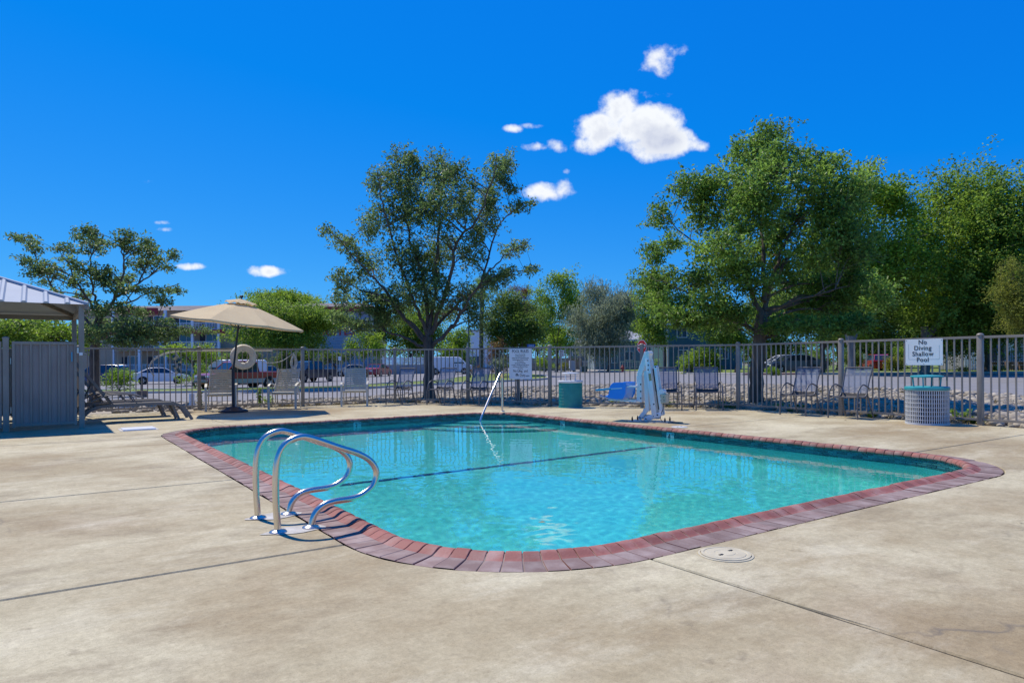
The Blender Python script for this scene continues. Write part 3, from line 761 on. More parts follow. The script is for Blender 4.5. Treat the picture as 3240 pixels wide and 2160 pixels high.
def water():
    st = 0.026; us = np.arange(U0 - 0.03, U1 + 0.031, st); vsn = np.arange(V0 - 0.03, V1 + 0.031, st)
    nu, nv = len(us), len(vsn)
    def inside(u, v):
        du = max(U0 + RI - u, u - (U1 - RI), 0); dv = max(V0 + RI - v, v - (V1 - RI), 0)
        return math.hypot(du, dv) <= RI + 0.035 if du > 0 and dv > 0 else True
    vs = []
    for u in us:
        for v in vsn:
            p = UV(u, v)
            z = 0.0010 * noise.noise(Vector((p.x * 2.3, p.y * 2.3, 0.3))) + 0.0010 * noise.noise(Vector((p.x * 5.2, p.y * 5.2, 4.1))) + 0.0006 * noise.noise(Vector((p.x * 11, p.y * 11, 9.7))) + 0.0004 * noise.noise(Vector((p.x * 17, p.y * 17, 2.2)))
            vs.append((p.x, p.y, -0.115 + z))
    fs = [(i * nv + j, i * nv + j + 1, (i + 1) * nv + j + 1, (i + 1) * nv + j) for i in range(nu - 1) for j in range(nv - 1) if inside(us[i] + st / 2, vsn[j] + st / 2)]
    mb = MB(); mb.v = [Vector(v) for v in vs]; mb.f = fs; mb.m = [0] * len(fs)
    me = mb.mesh('pool_water', M['water'])
    bm = bmesh.new(); bm.from_mesh(me); bmesh.ops.delete(bm, geom=[v for v in bm.verts if not v.link_faces], context='VERTS')
    if sum(f.normal.z for f in bm.faces) < 0: bmesh.ops.reverse_faces(bm, faces=bm.faces[:])
    bm.to_mesh(me); bm.free(); me.polygons.foreach_set('use_smooth', [True] * len(me.polygons))
    o = bpy.data.objects.new('pool_water', me); COL.objects.link(o); struct(o); o.cycles.is_caustics_caster = True
water()

TXT_U1 = (PI / 2, 0, ROTUV); TXT_V1 = (PI / 2, 0, math.atan2(-D1.y, -D1.x))
def marker(pos, nrm, rot, num, label):
    t = thing('depth_marker', label, 'depth marker', pos, rot[2], 'depth marker tiles')
    mb = MB(); mb.box((0, 0, 0), (0.155, 0.014, 0.148)); mb.build('marker_tile', M['grout'], t, bev=0.002)
    # local frame: x right, -y towards the pool
    text_part(num, 0.155, M['sign_ink'], t, (-0.022 if len(num) < 2 else -0.03, -0.0085, -0.004), (PI / 2, 0, 0), 'numeral', sx=0.8 if len(num) < 2 else 0.62)
    text_part('FT', 0.042, M['sign_ink'], t, (0.052, -0.0085, 0.042), (PI / 2, 0, 0), 'lettering')
p = UV(U1 - 0.004, 4.92, -0.108); marker(p, None, TXT_U1, '3', 'depth tile reading 3 FT at the far end of the pool')
p = UV(10.12, V1 - 0.004, -0.108); marker(p, None, TXT_V1, '3½', 'depth tile reading 3½ FT below the pool lift seat')
p = UV(7.42, V1 - 0.004, -0.108); marker(p, None, TXT_V1, '4', 'depth tile reading 4 FT beside the dark skimmer mouth')
def skimmer():
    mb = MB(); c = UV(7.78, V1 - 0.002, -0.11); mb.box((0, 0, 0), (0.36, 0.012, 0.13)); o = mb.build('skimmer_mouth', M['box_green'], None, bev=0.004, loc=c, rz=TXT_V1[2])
    tag(o, 'dark skimmer opening in the tile band beside the 4 FT tile', 'skimmer')
skimmer()

# ------------------------------------------------------------------ steel fence
FP = [(-9.42, 14.85), (-7.43, 16.21), (-5.30, 17.28), (-3.19, 18.59), (-1.17, 18.08), (0.93, 16.82), (3.06, 16.10), (5.11, 15.43), (6.43, 13.34), (7.69, 11.21), (8.93, 9.10), (10.15, 6.99)]
FENCE = thing('metal_fence', 'grey steel picket fence running behind the pool with round-capped posts', 'fence', (0, 0, 0))
def fence():
    post = MB(); post.box((0, 0, 0.74), (0.078, 0.078, 1.50)); post.lathe([(0.05, 1.487), (0.054, 1.495), (0.052, 1.512), (0.036, 1.528), (0.0, 1.535)], 12)
    pm = post.mesh('post', M['fence'], smooth=40, bev=0.004)
    pk = MB(); pk.box((0, 0, 0.765), (0.021, 0.021, 1.37)); km = pk.mesh('picket', M['fence'])
    for i, p in enumerate(FP):
        a = FP[max(0, i - 1)]; b = FP[min(len(FP) - 1, i + 1)]
        link('post', pm, FENCE, (p[0], p[1], -0.02), math.atan2(b[1] - a[1], b[0] - a[0]))
    for a, b in zip(FP[:-1], FP[1:]):
        A, B = V(*a), V(*b); d = (B - A); L = d.length; d /= L; rz = math.atan2(d.y, d.x)
        for z in (1.445, 0.095):
            mb = MB(); mb.box((0, 0, 0), (L - 0.08, 0.036, 0.04)); link('rail', mb.mesh('rail', M['fence'], bev=0.003), FENCE, ((A + B) / 2 + Vector((0, 0, z))), rz)
        n = round((L - 0.08) / 0.118)
        for k in range(1, n):
            p = A + d * (0.04 + (L - 0.08) * k / n); link('picket', km, FENCE, (p.x, p.y, 0.0), rz + RNG.uniform(-.04, .04))
fence()

# ------------------------------------------------------------------ stone bed outside the fence
def near_edge(x, y):
    """signed: True when the point lies between the fence and the road"""
    a = x / y
    best = None
    for (p, q) in zip(ROAD_NEAR[:-1], ROAD_NEAR[1:]):
        ax, ay, bx, by = *p, *q
        den = (bx - ax) - a * (by - ay)
        if abs(den) < 1e-9: continue
        t = (a * ay - ax) / den
        if 0 <= t <= 1:
            Y = ay + (by - ay) * t
            if Y > 0: best = Y if best is None else min(best, Y)
    return best
def stones():
    azs = np.linspace(-0.78, 0.86, 60); poly = [(a * (interp(YF, a) - 0.05), interp(YF, a) - 0.05) for a in azs] + [(a * near_edge(a, 1) * 1.0, near_edge(a, 1) + 0.2) for a in azs[::-1]]
    bed = drape('rock_bed', poly, 0.018, M['soil'], 1.0); struct(bed)
    def rock(seed, sub):
        bm = bmesh.new(); bmesh.ops.create_icosphere(bm, subdivisions=sub, radius=1.0)
        for v in bm.verts:
            k = 1 + 0.32 * noise.noise(v.co * 1.1 + Vector((seed * 3.7, seed, 0)))
            v.co = Vector((v.co.x * k, v.co.y * k * 0.82, v.co.z * k * 0.55))
        me = bpy.data.meshes.new('stone'); bm.to_mesh(me); bm.free(); me.materials.append(M['stone_one'])
        me.polygons.foreach_set('use_smooth', [True] * len(me.polygons)); return me
    big = [rock(s, 2) for s in range(8)]; small = []
    for s in range(6):
        me = rock(s + 20, 1); co = np.empty(len(me.vertices) * 3); me.vertices.foreach_get('co', co); tri = np.empty(len(me.polygons) * 3, dtype=np.int64)
        me.polygons.foreach_get('vertices', tri); small.append((co.reshape(-1, 3), tri.reshape(-1, 3)))
    pts = []
    tries = 0
    while len(pts) < 11500 and tries < 60000:
        tries += 1
        a = RNG.uniform(-0.76, 0.84); yf = interp(YF, a) + 0.2; ye = near_edge(a, 1) - 0.1
        t = RNG.random(); y = yf + (ye - yf) * t
        dens = 0.35 + 0.65 * sstep(-0.55, -0.1, a)
        if a < -0.3 and t > 0.45: dens *= 0.25
        if noise.noise(Vector((a * y * 0.5, y * 0.5, 3.3))) < -0.22: dens *= 0.25
        if RNG.random() > dens: continue
        pts.append((a * y, y, RNG.uniform(0.055, 0.135) * (1.15 if RNG.random() < .2 else 1)))
    pts.sort(key=lambda p: -p[2] / p[1])
    near = [p for p in pts if abs(p[0] / p[1]) < 0.74][:300]; ns = set(near)
    for p in near:
        o = link('stone', RNG.choice(big), bed, (p[0], p[1], zt(p[0], p[1]) + 0.018 + p[2] * 0.22), RNG.uniform(0, 6.3), (p[2], p[2], p[2]))
        o.rotation_euler = (RNG.uniform(-.3, .3), RNG.uniform(-.3, .3), RNG.uniform(0, 6.3))
    co_all = []; tr_all = []; off = 0
    for p in pts:
        if p in ns: continue
        co, tr = RNG.choice(small); a = RNG.uniform(0, 6.3); c, s = math.cos(a) * p[2], math.sin(a) * p[2]
        q = np.stack([co[:, 0] * c - co[:, 1] * s + p[0], co[:, 0] * s + co[:, 1] * c + p[1], co[:, 2] * p[2] + zt(p[0], p[1]) + 0.018 + p[2] * 0.22], 1)
        co_all.append(q); tr_all.append(tr + off); off += len(co)
    o = np_mesh('stones', np.concatenate(co_all), np.concatenate(tr_all), M['stone'], True); COL.objects.link(o); o.parent = bed; stuff(o)
def np_mesh(name, co, faces, m, smooth=False):
    me = bpy.data.meshes.new(name); n = len(co); k = faces.shape[1]; f = len(faces)
    me.vertices.add(n); me.vertices.foreach_set('co', np.ascontiguousarray(co, dtype=np.float32).ravel())
    me.loops.add(f * k); me.loops.foreach_set('vertex_index', np.ascontiguousarray(faces, dtype=np.int32).ravel())
    me.polygons.add(f); me.polygons.foreach_set('loop_start', np.arange(0, f * k, k, dtype=np.int32)); 
    try: me.polygons.foreach_set('loop_total', np.full(f, k, dtype=np.int32))
    except Exception: pass
    if smooth: me.polygons.foreach_set('use_smooth', np.ones(f, dtype=bool))
    me.update(calc_edges=True); me.materials.append(m)
    return bpy.data.objects.new(name, me)
stones()
# ------------------------------------------------------------------ ladder grab rails
def grab_rails():
    prof = [(1.232, -0.01), (1.219, 0.22), (1.223, 0.40), (1.244, 0.503), (1.292, 0.568), (1.375, 0.598), (1.455, 0.584), (1.635, 0.512), (1.78, 0.455), (1.866, 0.394), (1.903, 0.315), (1.878, 0.232), (1.80, 0.178), (1.722, 0.160), (1.60, 0.155), (1.522, 0.136), (1.466, 0.082), (1.440, -0.01)]
    for u, lab in ((4.43, 'stainless steel grab rail nearer the camera on the left pool edge'), (4.92, 'stainless steel grab rail just behind the nearer one on the left pool edge')):
        t = thing('grab_rail', lab, 'handrail', UV(u, 1.23), ROTUV, 'pool grab rails')
        mb = MB(); mb.tube(spline([(v - 1.23, 0, z) for v, z in prof], 6), 0.0215, 16); mb.build('rail_tube', M['steel'], t, smooth=60)
        for x in (0.002, 0.212):
            mb = MB(); mb.lathe([(0.055, 0.001), (0.056, 0.007), (0.047, 0.016), (0.027, 0.021), (0.0225, 0.024)], 24); mb.build('escutcheon', M['steel'], t, smooth=50, loc=(x, 0, 0))
        # pale patched concrete round the sockets, broken outline
        mb = MB(); pts = []
        for k in range(22):
            a = 2 * PI * k / 22; r = 1 + 0.28 * noise.noise(Vector((math.cos(a) * 1.7 + u * 3, math.sin(a) * 1.7, 0.5)))
            pts.append(V(0.105 + 0.185 * r * math.cos(a), 0.11 * r * math.sin(a), 0.004))
        mb.add(pts, [tuple(range(22))]); o = mb.build('concrete_patch', M['patch'], t)
add_m('patch', (0.60, 0.575, 0.52), (0.46, 0.43, 0.37), rough=0.9, scale=11, bump=0.4, bscale=60)
grab_rails()
def entry_rail():
    t = thing('entry_handrail', 'single steel handrail slanting down into the water at the far steps', 'handrail', (-0.22, 15.03, 0))
    p = [(0, 0, -0.02), (0, 0, 0.76), (-0.02, -0.10, 0.885), (-0.19, -0.52, 0.50), (-0.40, -0.97, 0.0), (-0.44, -1.05, -0.12), (-0.47, -1.11, -0.62)]
    mb = MB(); mb.tube(fillet(p, [0.12, 0.1, 0.2, 0.12, 0.1], 7), 0.024, 14); mb.build('rail_tube', M['steel'], t, smooth=60)
    mb = MB(); mb.lathe([(0.06, 0.001), (0.06, 0.008), (0.045, 0.018), (0.026, 0.022)], 20); mb.build('escutcheon', M['steel'], t, smooth=50)
entry_rail()

# ------------------------------------------------------------------ covers let into the deck
def lids():
    for (x, y, r, lab, m) in ((1.18, 3.79, 0.137, 'round cream skimmer lid close to the front pool edge', 'lid_cream'), (2.74, 11.2, 0.13, 'round white skimmer lid beyond the pool near the lift', 'bin_white')):
        t = thing('skimmer_cover', lab, 'lid', (x, y, 0), 0.6)
        mb = MB(); mb.lathe([(r + 0.012, 0.0), (r + 0.012, 0.004), (r + 0.002, 0.0055), (r + 0.001, 0.001)], 40); mb.build('lid_ring', M['lid_cream'], t, smooth=40)
        mb = MB(); mb.lathe([(r - 0.002, 0.001), (r - 0.003, 0.009), (r - 0.018, 0.010), (r - 0.020, 0.0075), (r - 0.028, 0.0075), (r - 0.030, 0.010), (0.062, 0.0115), (0.060, 0.010), (0.052, 0.010), (0.050, 0.0118), (0.0, 0.0125)], 40); mb.build('cover', M[m], t, smooth=30)
        for s in (-1, 1):
            mb = MB(); mb.box((s * 0.055, s * 0.012, 0.0118), (0.03, 0.012, 0.004)); mb.build('finger_slot', M['black'], t)
    t = thing('junction_box_lid', 'square white utility cover on the deck left of the pool', 'lid', (-6.26, 11.42, 0), ROTUV)
    mb = MB(); mb.box((0, 0, 0.012), (0.48, 0.46, 0.025)); mb.build('cover', M['white_paint'], t, bev=0.004)
    mb = MB(); mb.box((0, 0, 0.003), (0.56, 0.54, 0.006)); mb.build('collar', M['patch'], t)
lids()

# ------------------------------------------------------------------ parasol
def parasol():
    t = thing('patio_umbrella', 'open tan canvas umbrella on a dark pole with a black base', 'umbrella', (-6.30, 15.42, 0))
    mb = MB(); mb.lathe([(0.315, 0.0), (0.315, 0.035), (0.30, 0.05), (0.20, 0.068), (0.165, 0.10), (0.15, 0.115), (0.07, 0.125), (0.055, 0.13)], 32); mb.build('base', M['navy'], t, smooth=40)
    mb = MB(); mb.tube([(0, 0, 0.1), (0, 0, 0.95)], 0.034, 14); mb.tube([(0, 0, 0.9), (0.015, 0, 0.98)], 0.04, 14); mb.build('sleeve', M['navy'], t, smooth=50)
    top = Vector((0.19, 0, 2.50))
    mb = MB(); mb.tube([(0.0, 0, 0.9), tuple(top)], 0.022, 12); mb.build('pole', M['navy'], t, smooth=50)
    mb = MB(); mb.tube([Vector((0, 0, 0.9)).lerp(top, 0.74), Vector((0, 0, 0.9)).lerp(top, 0.79)], 0.026, 12); mb.build('tilt_joint', M['steel_dull'], t, smooth=50)
    T = Matrix.Translation(top) @ Matrix.Rotation(R(6.7), 4, 'Y')
    Rr, drop, n = 1.47, 0.50, 8
    cv = MB(); rings = [(0.20, 0.065), (0.5, 0.150), (0.85, 0.268), (1.17, 0.385), (Rr, drop)]; sub = 4
    vs = []
    for (r, dz) in rings:
        for k in range(n):
            a0, a1 = 2 * PI * k / n, 2 * PI * (k + 1) / n
            p0 = Vector((r * math.cos(a0), r * math.sin(a0), -dz)); p1 = Vector((r * math.cos(a1), r * math.sin(a1), -dz))
            for j in range(sub):
                s = j / sub; p = p0.lerp(p1, s); p.z -= 0.018 * math.sin(PI * s) * (r / Rr); vs.append(T @ p)
    m_ = n * sub
    cv.add(vs, [(i * m_ + j, i * m_ + (j + 1) % m_, (i + 1) * m_ + (j + 1) % m_, (i + 1) * m_ + j) for i in range(len(rings) - 1) for j in range(m_)])
    canopy = cv.build('canopy', M['canvas'], t, smooth=20)
    hem = MB(); vs = []
    for k in range(m_):
        p = cv.v[(len(rings) - 1) * m_ + k]; vs += [p, p + Vector((0, 0, -0.035))]
    hem.add(vs, [(2 * k, 2 * ((k + 1) % m_), 2 * ((k + 1) % m_) + 1, 2 * k + 1) for k in range(m_)]); hem.build('hem', M['canvas'], canopy)
    vent = MB(); vs = []
    for (r, dz) in ((0.02, -0.055), (0.16, -0.02), (0.34, 0.045)):
        for k in range(m_):
            a = 2 * PI * k / m_; w = 0.022 * (math.cos(a * 8) if r > 0.3 else 0.0); vs.append(T @ Vector((r * math.cos(a), r * math.sin(a), -dz + w)))
    vent.add(vs, [(i * m_ + j, i * m_ + (j + 1) % m_, (i + 1) * m_ + (j + 1) % m_, (i + 1) * m_ + j) for i in range(2) for j in range(m_)]); vent.build('vent', M['canvas'], canopy, smooth=50)
    fin = MB(); fin.lathe([(0.012, 0.03), (0.012, 0.07), (0.035, 0.085), (0.04, 0.105), (0.026, 0.13), (0.0, 0.14)], 12, T); fin.build('finial', M['navy'], t, smooth=60)
    for k in range(n):
        a = 2 * PI * k / n; d = Vector((math.cos(a), math.sin(a), 0))
        mb = MB(); mb.tube([T @ (d * 0.05 + Vector((0, 0, -0.045))), T @ (d * (Rr - 0.01) + Vector((0, 0, -drop - 0.012)))], 0.009, 6); rb = mb.build('rib', M['navy'], t)
        mb = MB(); mb.tube([T @ (d * 0.04 + Vector((0, 0, -0.62))), T @ (d * 0.72 + Vector((0, 0, -0.245)))], 0.007, 6); mb.build('strut', M['navy'], rb)
parasol()

# ------------------------------------------------------------------ safety gear on the fence
FN = Vector((0.45, -0.893, 0)); FD = Vector((0.893, 0.45, 0))
def on_fence(x, z, off=0.06):
    """point on the second fence panel above world x"""
    y = 16.21 + (x + 7.43) * (17.28 - 16.21) / (7.43 - 5.30); return Vector((x, y, z)) + FN * off
def safety():
    c = on_fence(-6.56, 1.255, 0.10)
    t = thing('life_ring', 'off-white life ring hung on the fence behind the umbrella pole', 'life ring', c, math.atan2(FD.y, FD.x))
    mb = MB(); mb.tube([(0.222 * math.cos(a), 0, 0.222 * math.sin(a)) for a in np.linspace(0, 2 * PI, 40, endpoint=False)], 0.083, 14, closed=True); mb.build('ring', M['ring_white'], t, smooth=60)
    for a in (0.15, PI / 2 + .1, PI + .15, 1.5 * PI):
        mb = MB(); cc = Vector((0.222 * math.cos(a), 0, 0.222 * math.sin(a))); tg = Vector((-math.sin(a), 0, math.cos(a))); rd = Vector((math.cos(a), 0, math.sin(a)))
        mb.tube([cc + rd * 0.0855 * math.cos(b) + Vector((0, 0.0855 * math.sin(b), 0)) for b in np.linspace(0, 2 * PI, 16, endpoint=False)], 0.006, 6, closed=True); mb.build('band', M['rope'], t)
    mb = MB(); mb.box((0, 0.09, 0.19), (0.05, 0.02, 0.16)); mb.build('hanger', M['white_paint'], t)
    # shepherd's hook
    A = on_fence(-7.70, 1.40, 0.045); B = on_fence(-5.95, 1.405, 0.045)
    t = thing('rescue_hook', "long white rescue pole with a curved hook lying along the fence rail", 'rescue pole', A)
    mb = MB(); mb.tube([(0, 0, 0), tuple(B - A)], 0.016, 10); mb.build('pole', M['cream'], t, smooth=60)
    d = -FD
    pts = [Vector((0, 0, 0)), d * 0.22 + Vector((0, 0, -0.01)), d * 0.46 + Vector((0, 0, -0.07)), d * 0.66 + Vector((0, 0, -0.20)), d * 0.74 + Vector((0, 0, -0.36)), d * 0.70 + Vector((0, 0, -0.50)), d * 0.64 + Vector((0, 0, -0.56))]
    mb = MB(); mb.tube(spline(pts, 6), 0.009, 8); mb.tube([p + Vector((0.02, -0.02, -0.025)) for p in spline(pts, 6)], 0.007, 8); mb.build('hook', M['cream'], t, smooth=60)
    # lane rope with floats hung in a bundle
    h = on_fence(-7.86, 1.36, 0.07)
    t = thing('float_rope', 'bundled lane rope with blue and cream floats hanging on the fence', 'lane rope', h, math.atan2(FD.y, FD.x))
    g = random.Random(5)
    for k in range(5):
        x = g.uniform(-.05, .05); w = g.uniform(0.03, 0.08)
        mb = MB(); mb.tube(spline([(0, 0, 0), (x - w, g.uniform(-.02, .02), -0.2), (x, g.uniform(-.02, .02), -0.42 - 0.06 * g.random()), (x + w, 0, -0.2), (0, 0, 0)], 6), 0.004, 5); mb.build('cord', M['rope'], t)
    for k in range(11):
        mb = MB(); r = 0.028; Mx = Matrix.Translation((g.uniform(-.075, .08), g.uniform(-.03, .02), -0.09 - 0.038 * k)) @ Matrix.Rotation(g.uniform(-.5, .5), 4, 'Y')
        mb.lathe([(0.012, -0.033), (r, -0.03), (r, 0.03), (0.012, 0.033)], 10, Mx); mb.build('float', M['float_blue' if k % 3 != 1 else 'float_cream'], t, smooth=40)
    # coiled throw line
    a = on_fence(-5.50, 1.36, 0.06)
    t = thing('throw_line', 'looped coil of grey throwing rope on the fence between two strap chairs', 'rope', a, math.atan2(FD.y, FD.x))
    for k in range(8):
        w = 0.03 + 0.055 * g.random(); b = -0.40 - 0.08 * g.random(); sx = g.uniform(-.02, .02)
        mb = MB(); mb.tube(spline([(0, 0, 0), (sx - w, g.uniform(-.02, .02), b * 0.6), (sx, g.uniform(-.03, .0), b), (sx + w, g.uniform(-.02, .02), b * 0.6), (0, 0, 0)], 7), 0.006, 6); mb.build('loop', M['rope'], t, smooth=60)
    q = on_fence(-6.25, 1.20, 0.12) - a; q = Matrix.Rotation(-math.atan2(FD.y, FD.x), 3, 'Z') @ q
    mb = MB(); mb.tube(spline([(0, -0.01, 0), tuple(q * 0.35 + Vector((0, 0, -0.15))), tuple(q * 0.75 + Vector((0, 0, -0.13))), tuple(q)], 8), 0.007, 6); mb.build('line', M['rope'], t, smooth=60)
safety()

# ------------------------------------------------------------------ chairs
def strap_chair(label, loc, rz):
    t = thing('strap_chair', label, 'chair', loc, rz, 'cream strap chairs by the fence')
    for s in (-1, 1):
        mb = MB(); path = fillet([(s * .315, -.30, 0), (s * .315, -.31, .56), (s * .325, -.05, .63), (s * .30, .17, .56)], [0.10, 0.14], 6)
        for p, q in zip(path[:-1], path[1:]): mb.bar(p, q, 0.05, 0.022, (0, -1, 0.4))
        mb.build('front_leg_and_arm', M['cream'], t, smooth=50)
        mb = MB(); mb.tube([(s * .285, .12, .52), (s * .30, .27, 0)], 0.014, 8); mb.build('rear_leg', M['cream'], t, smooth=50)
        mb = MB(); mb.tube(fillet([(s * .275, -.29, .385), (s * .275, .06, .36), (s * .255, .34, .97)], [0.08], 6), 0.014, 8); mb.build('side_rail', M['cream'], t, smooth=50)
    for (y, z) in ((-.30, .375), (.05, .345)):
        mb = MB(); mb.tube([(-.31, y, z), (.31, y, z)], 0.013, 8); mb.build('cross_bar', M['cream'], t)
    a, b = Vector((0, .075, .40)), Vector((0, .335, .955)); n = 11
    for k in range(n):
        p = a.lerp(b, (k + .5) / n); w = (b - a).length / n; hw = 0.275 - 0.02 * k / n
        mb = MB(); d = (b - a).normalized(); u = Vector((0, -d.z, d.y))
        h = (w - 0.011) / 2 + (0.014 if k in (0, n - 1) else 0) * 0
        for sx in range(8):
            x0, x1 = -hw + 2 * hw * sx / 8, -hw + 2 * hw * (sx + 1) / 8
            f = lambda x: -0.018 * (1 - (x / hw) ** 2)
            q = [Vector((x0, 0, 0)) + p + d * h - u * f(x0), Vector((x1, 0, 0)) + p + d * h - u * f(x1), Vector((x1, 0, 0)) + p - d * h - u * f(x1), Vector((x0, 0, 0)) + p - d * h - u * f(x0)]
            mb.ext(q, u * 0.006)
        mb.build('back_strap', M['strap'], t)
    n = 8
    for k in range(n):
        y = -.285 + .335 * (k + .5) / n; z = .40 - 0.025 * k / n
        mb = MB(); mb.box((0, y, z), (0.57, .335 / n - 0.008, 0.007)); mb.build('seat_strap', M['strap_seat'], t)
    mb = MB(); mb.tube([(-.28, -.305, .40), (.28, -.305, .40)], 0.019, 8); mb.build('seat_roll', M['strap_seat'], t, smooth=60)
strap_chair('cream strap armchair just left of the umbrella pole', (-6.80, 15.97, 0), R(20))
strap_chair('cream strap armchair in front of the coiled rope', (-5.52, 16.62, 0), R(4))
strap_chair('cream strap armchair nearest the tree with no umbrella beside it', (-4.03, 17.50, 0), R(10))

def sling_chair(label, loc, rz):
    t = thing('sling_chair', label, 'chair', loc, rz, 'dark framed sling chairs by the fence')
    for s in (-1, 1):
        mb = MB(); mb.tube(spline([(s * .285, -.25, 0), (s * .285, -.245, .30), (s * .28, -.20, .52), (s * .275, -.06, .625), (s * .27, .08, .60), (s * .262, .19, .555)], 5), 0.0145, 10); mb.build('front_leg_and_arm', M['chair_frame'], t, smooth=60)
        mb = MB(); mb.tube(spline([(s * .255, -.22, .415), (s * .25, .0, .395), (s * .248, .12, .45), (s * .25, .21, .70), (s * .262, .30, .945)], 5), 0.013, 10); mb.build('side_rail', M['chair_frame'], t, smooth=60)
        mb = MB(); mb.tube(spline([(s * .252, .13, .47), (s * .262, .20, .25), (s * .275, .31, 0)], 6), 0.0135, 10); mb.build('rear_leg', M['chair_frame'], t, smooth=60)
    for (y, z) in ((-.21, .40), (.08, .385)):
        mb = MB(); mb.tube([(-.28, y, z), (.28, y, z)], 0.011, 8); mb.build('cross_bar', M['chair_frame'], t)
    mb = MB(); mb.tube([(-.262, .30, .945), (.262, .30, .945)], 0.013, 8); mb.build('top_bar', M['chair_frame'], t)
    path = spline([(0, .125, .47), (0, .21, .70), (0, .30, .94)], 5)
    mb = MB(); vs = []
    for p in path:
        w = 0.247 + 0.014 * (p.z - .47) / .47
        vs += [(-w, p.y, p.z), (-w / 3, p.y + .012, p.z), (w / 3, p.y + .012, p.z), (w, p.y, p.z)]
    mb.add(vs, [(i * 4 + k, i * 4 + k + 1, i * 4 + 5 + k, i * 4 + 4 + k) for i in range(len(path) - 1) for k in range(3)]); mb.build('back_sling', M['sling_mesh'], t, smooth=60)
    mb = MB(); path = spline([(0, -.235, .405), (0, -.05, .392), (0, .09, .40), (0, .13, .47)], 4); vs = []
    for p in path: vs += [(-.25, p.y, p.z), (-.08, p.y, p.z - .014), (.08, p.y, p.z - .014), (.25, p.y, p.z)]
    mb.add(vs, [(i * 4 + k, i * 4 + k + 1, i * 4 + 5 + k, i * 4 + 4 + k) for i in range(len(path) - 1) for k in range(3)]); mb.build('seat_sling', M['sling_dark'], t, smooth=60)
    return t
CH = sling_chair('dark sling chair left of the tree trunk, first of three in a row', (-2.93, 17.93, 0), R(-33))
dup(CH, (-1.83, 17.70, 0), R(-33), 'dark sling chair in front of the big tree trunk')
dup(CH, (-0.93, 17.38, 0), R(-33), 'dark sling chair behind the far water handrail')
dup(CH, (3.48, 15.35, 0), R(-4), 'dark sling chair half hidden by the white pool lift')
dup(CH, (4.36, 15.22, 0), R(-8), 'dark sling chair right of the lift, back to the tree')
dup(CH, (5.75, 13.63, 0), R(-57), 'dark sling chair left of the pair by the no diving sign')
dup(CH, (6.33, 12.79, 0), R(-57), 'dark sling chair closest to the white slatted bin')

# ------------------------------------------------------------------ loungers
def lounger(label, loc, rz):
    t = thing('chaise_lounge', label, 'lounger', loc, rz, 'dark brown loungers by the gate')
    for s in (-1, 1):
        y = s * 0.31
        mb = MB(); path = spline([(1.0, y, 0), (.90, y, .17), (.80, y, .275), (.62, y, .325), (.1, y, .33), (-.45, y, .315), (-.66, y, .27), (-.80, y, .15), (-.86, y, 0)], 5)
        for p, q in zip(path[:-1], path[1:]): mb.bar(p, q, 0.03, 0.055, (0, 0, 1) if abs((q - p).normalized().z) < .8 else (1, 0, 0))
        mb.build('side_frame', M['lounger_frame'], t, smooth=50)
        mb = MB(); mb.tube(spline([(-.70, y * 1.05, .40), (-.45, y * 1.08, .51), (-.15, y * 1.08, .53), (.08, y * 1.06, .49), (.16, y * 1.05, .44)], 5), 0.015, 8); mb.tube([(-.06, y * 1.07, .52), (.06, y * 1.03, .33)], 0.011, 8); mb.tube([(-.44, y * 1.07, .50), (-.34, y * 1.03, .34)], 0.011, 8); mb.build('armrest', M['lounger_frame'], t, smooth=50)
        mb = MB(); mb.bar((-.36, y * .93, .36), (-.93, y * .93, 1.13), 0.028, 0.05, (1, 0, 1)); mb.build('back_rail', M['lounger_frame'], t)
        mb = MB(); mb.tube([(-.66, y * .85, .76), (-.86, y * .85, .30)], 0.011, 8); mb.tube([(-.62, y * .8, .30), (-.78, y * .8, .62)], 0.010, 8); mb.build('back_prop', M['lounger_frame'], t)
        mb = MB(); mb.bar((.66, y * .8, .30), (.78, y * .8, 0.0), 0.03, 0.045, (1, 0, 0)); mb.build('inner_leg', M['lounger_frame'], t)
    for x, z in ((.82, .26), (.0, .315), (-.62, .27)):
        mb = MB(); mb.tube([(x, -.30, z), (x, .30, z)], 0.014, 8); mb.build('cross_bar', M['lounger_frame'], t)
    mb = MB(); path = spline([(.86, 0, .235), (.78, 0, .295), (.62, 0, .345), (.1, 0, .348), (-.36, 0, .345)], 5); vs = []
    for p in path: vs += [(p.x, -.30, p.z), (p.x, -.1, p.z - .012), (p.x, .1, p.z - .012), (p.x, .30, p.z)]
    mb.add(vs, [(i * 4 + k, i * 4 + k + 1, i * 4 + 5 + k, i * 4 + 4 + k) for i in range(len(path) - 1) for k in range(3)]); mb.build('seat_sling', M['sling_dark'], t, smooth=60)
    mb = MB(); mb.add([(-.36, -.28, .36), (-.36, .28, .36), (-.93, .28, 1.13), (-.93, -.28, 1.13)], [(0, 1, 2, 3)]); mb.build('back_sling', M['sling_dark'], t)
lounger('dark brown lounger with raised back, nearer the pool edge', (-7.30, 13.13, 0), R(33.5))
lounger('dark brown lounger with raised back, nearer the fence', (-8.02, 14.02, 0), R(33.5))

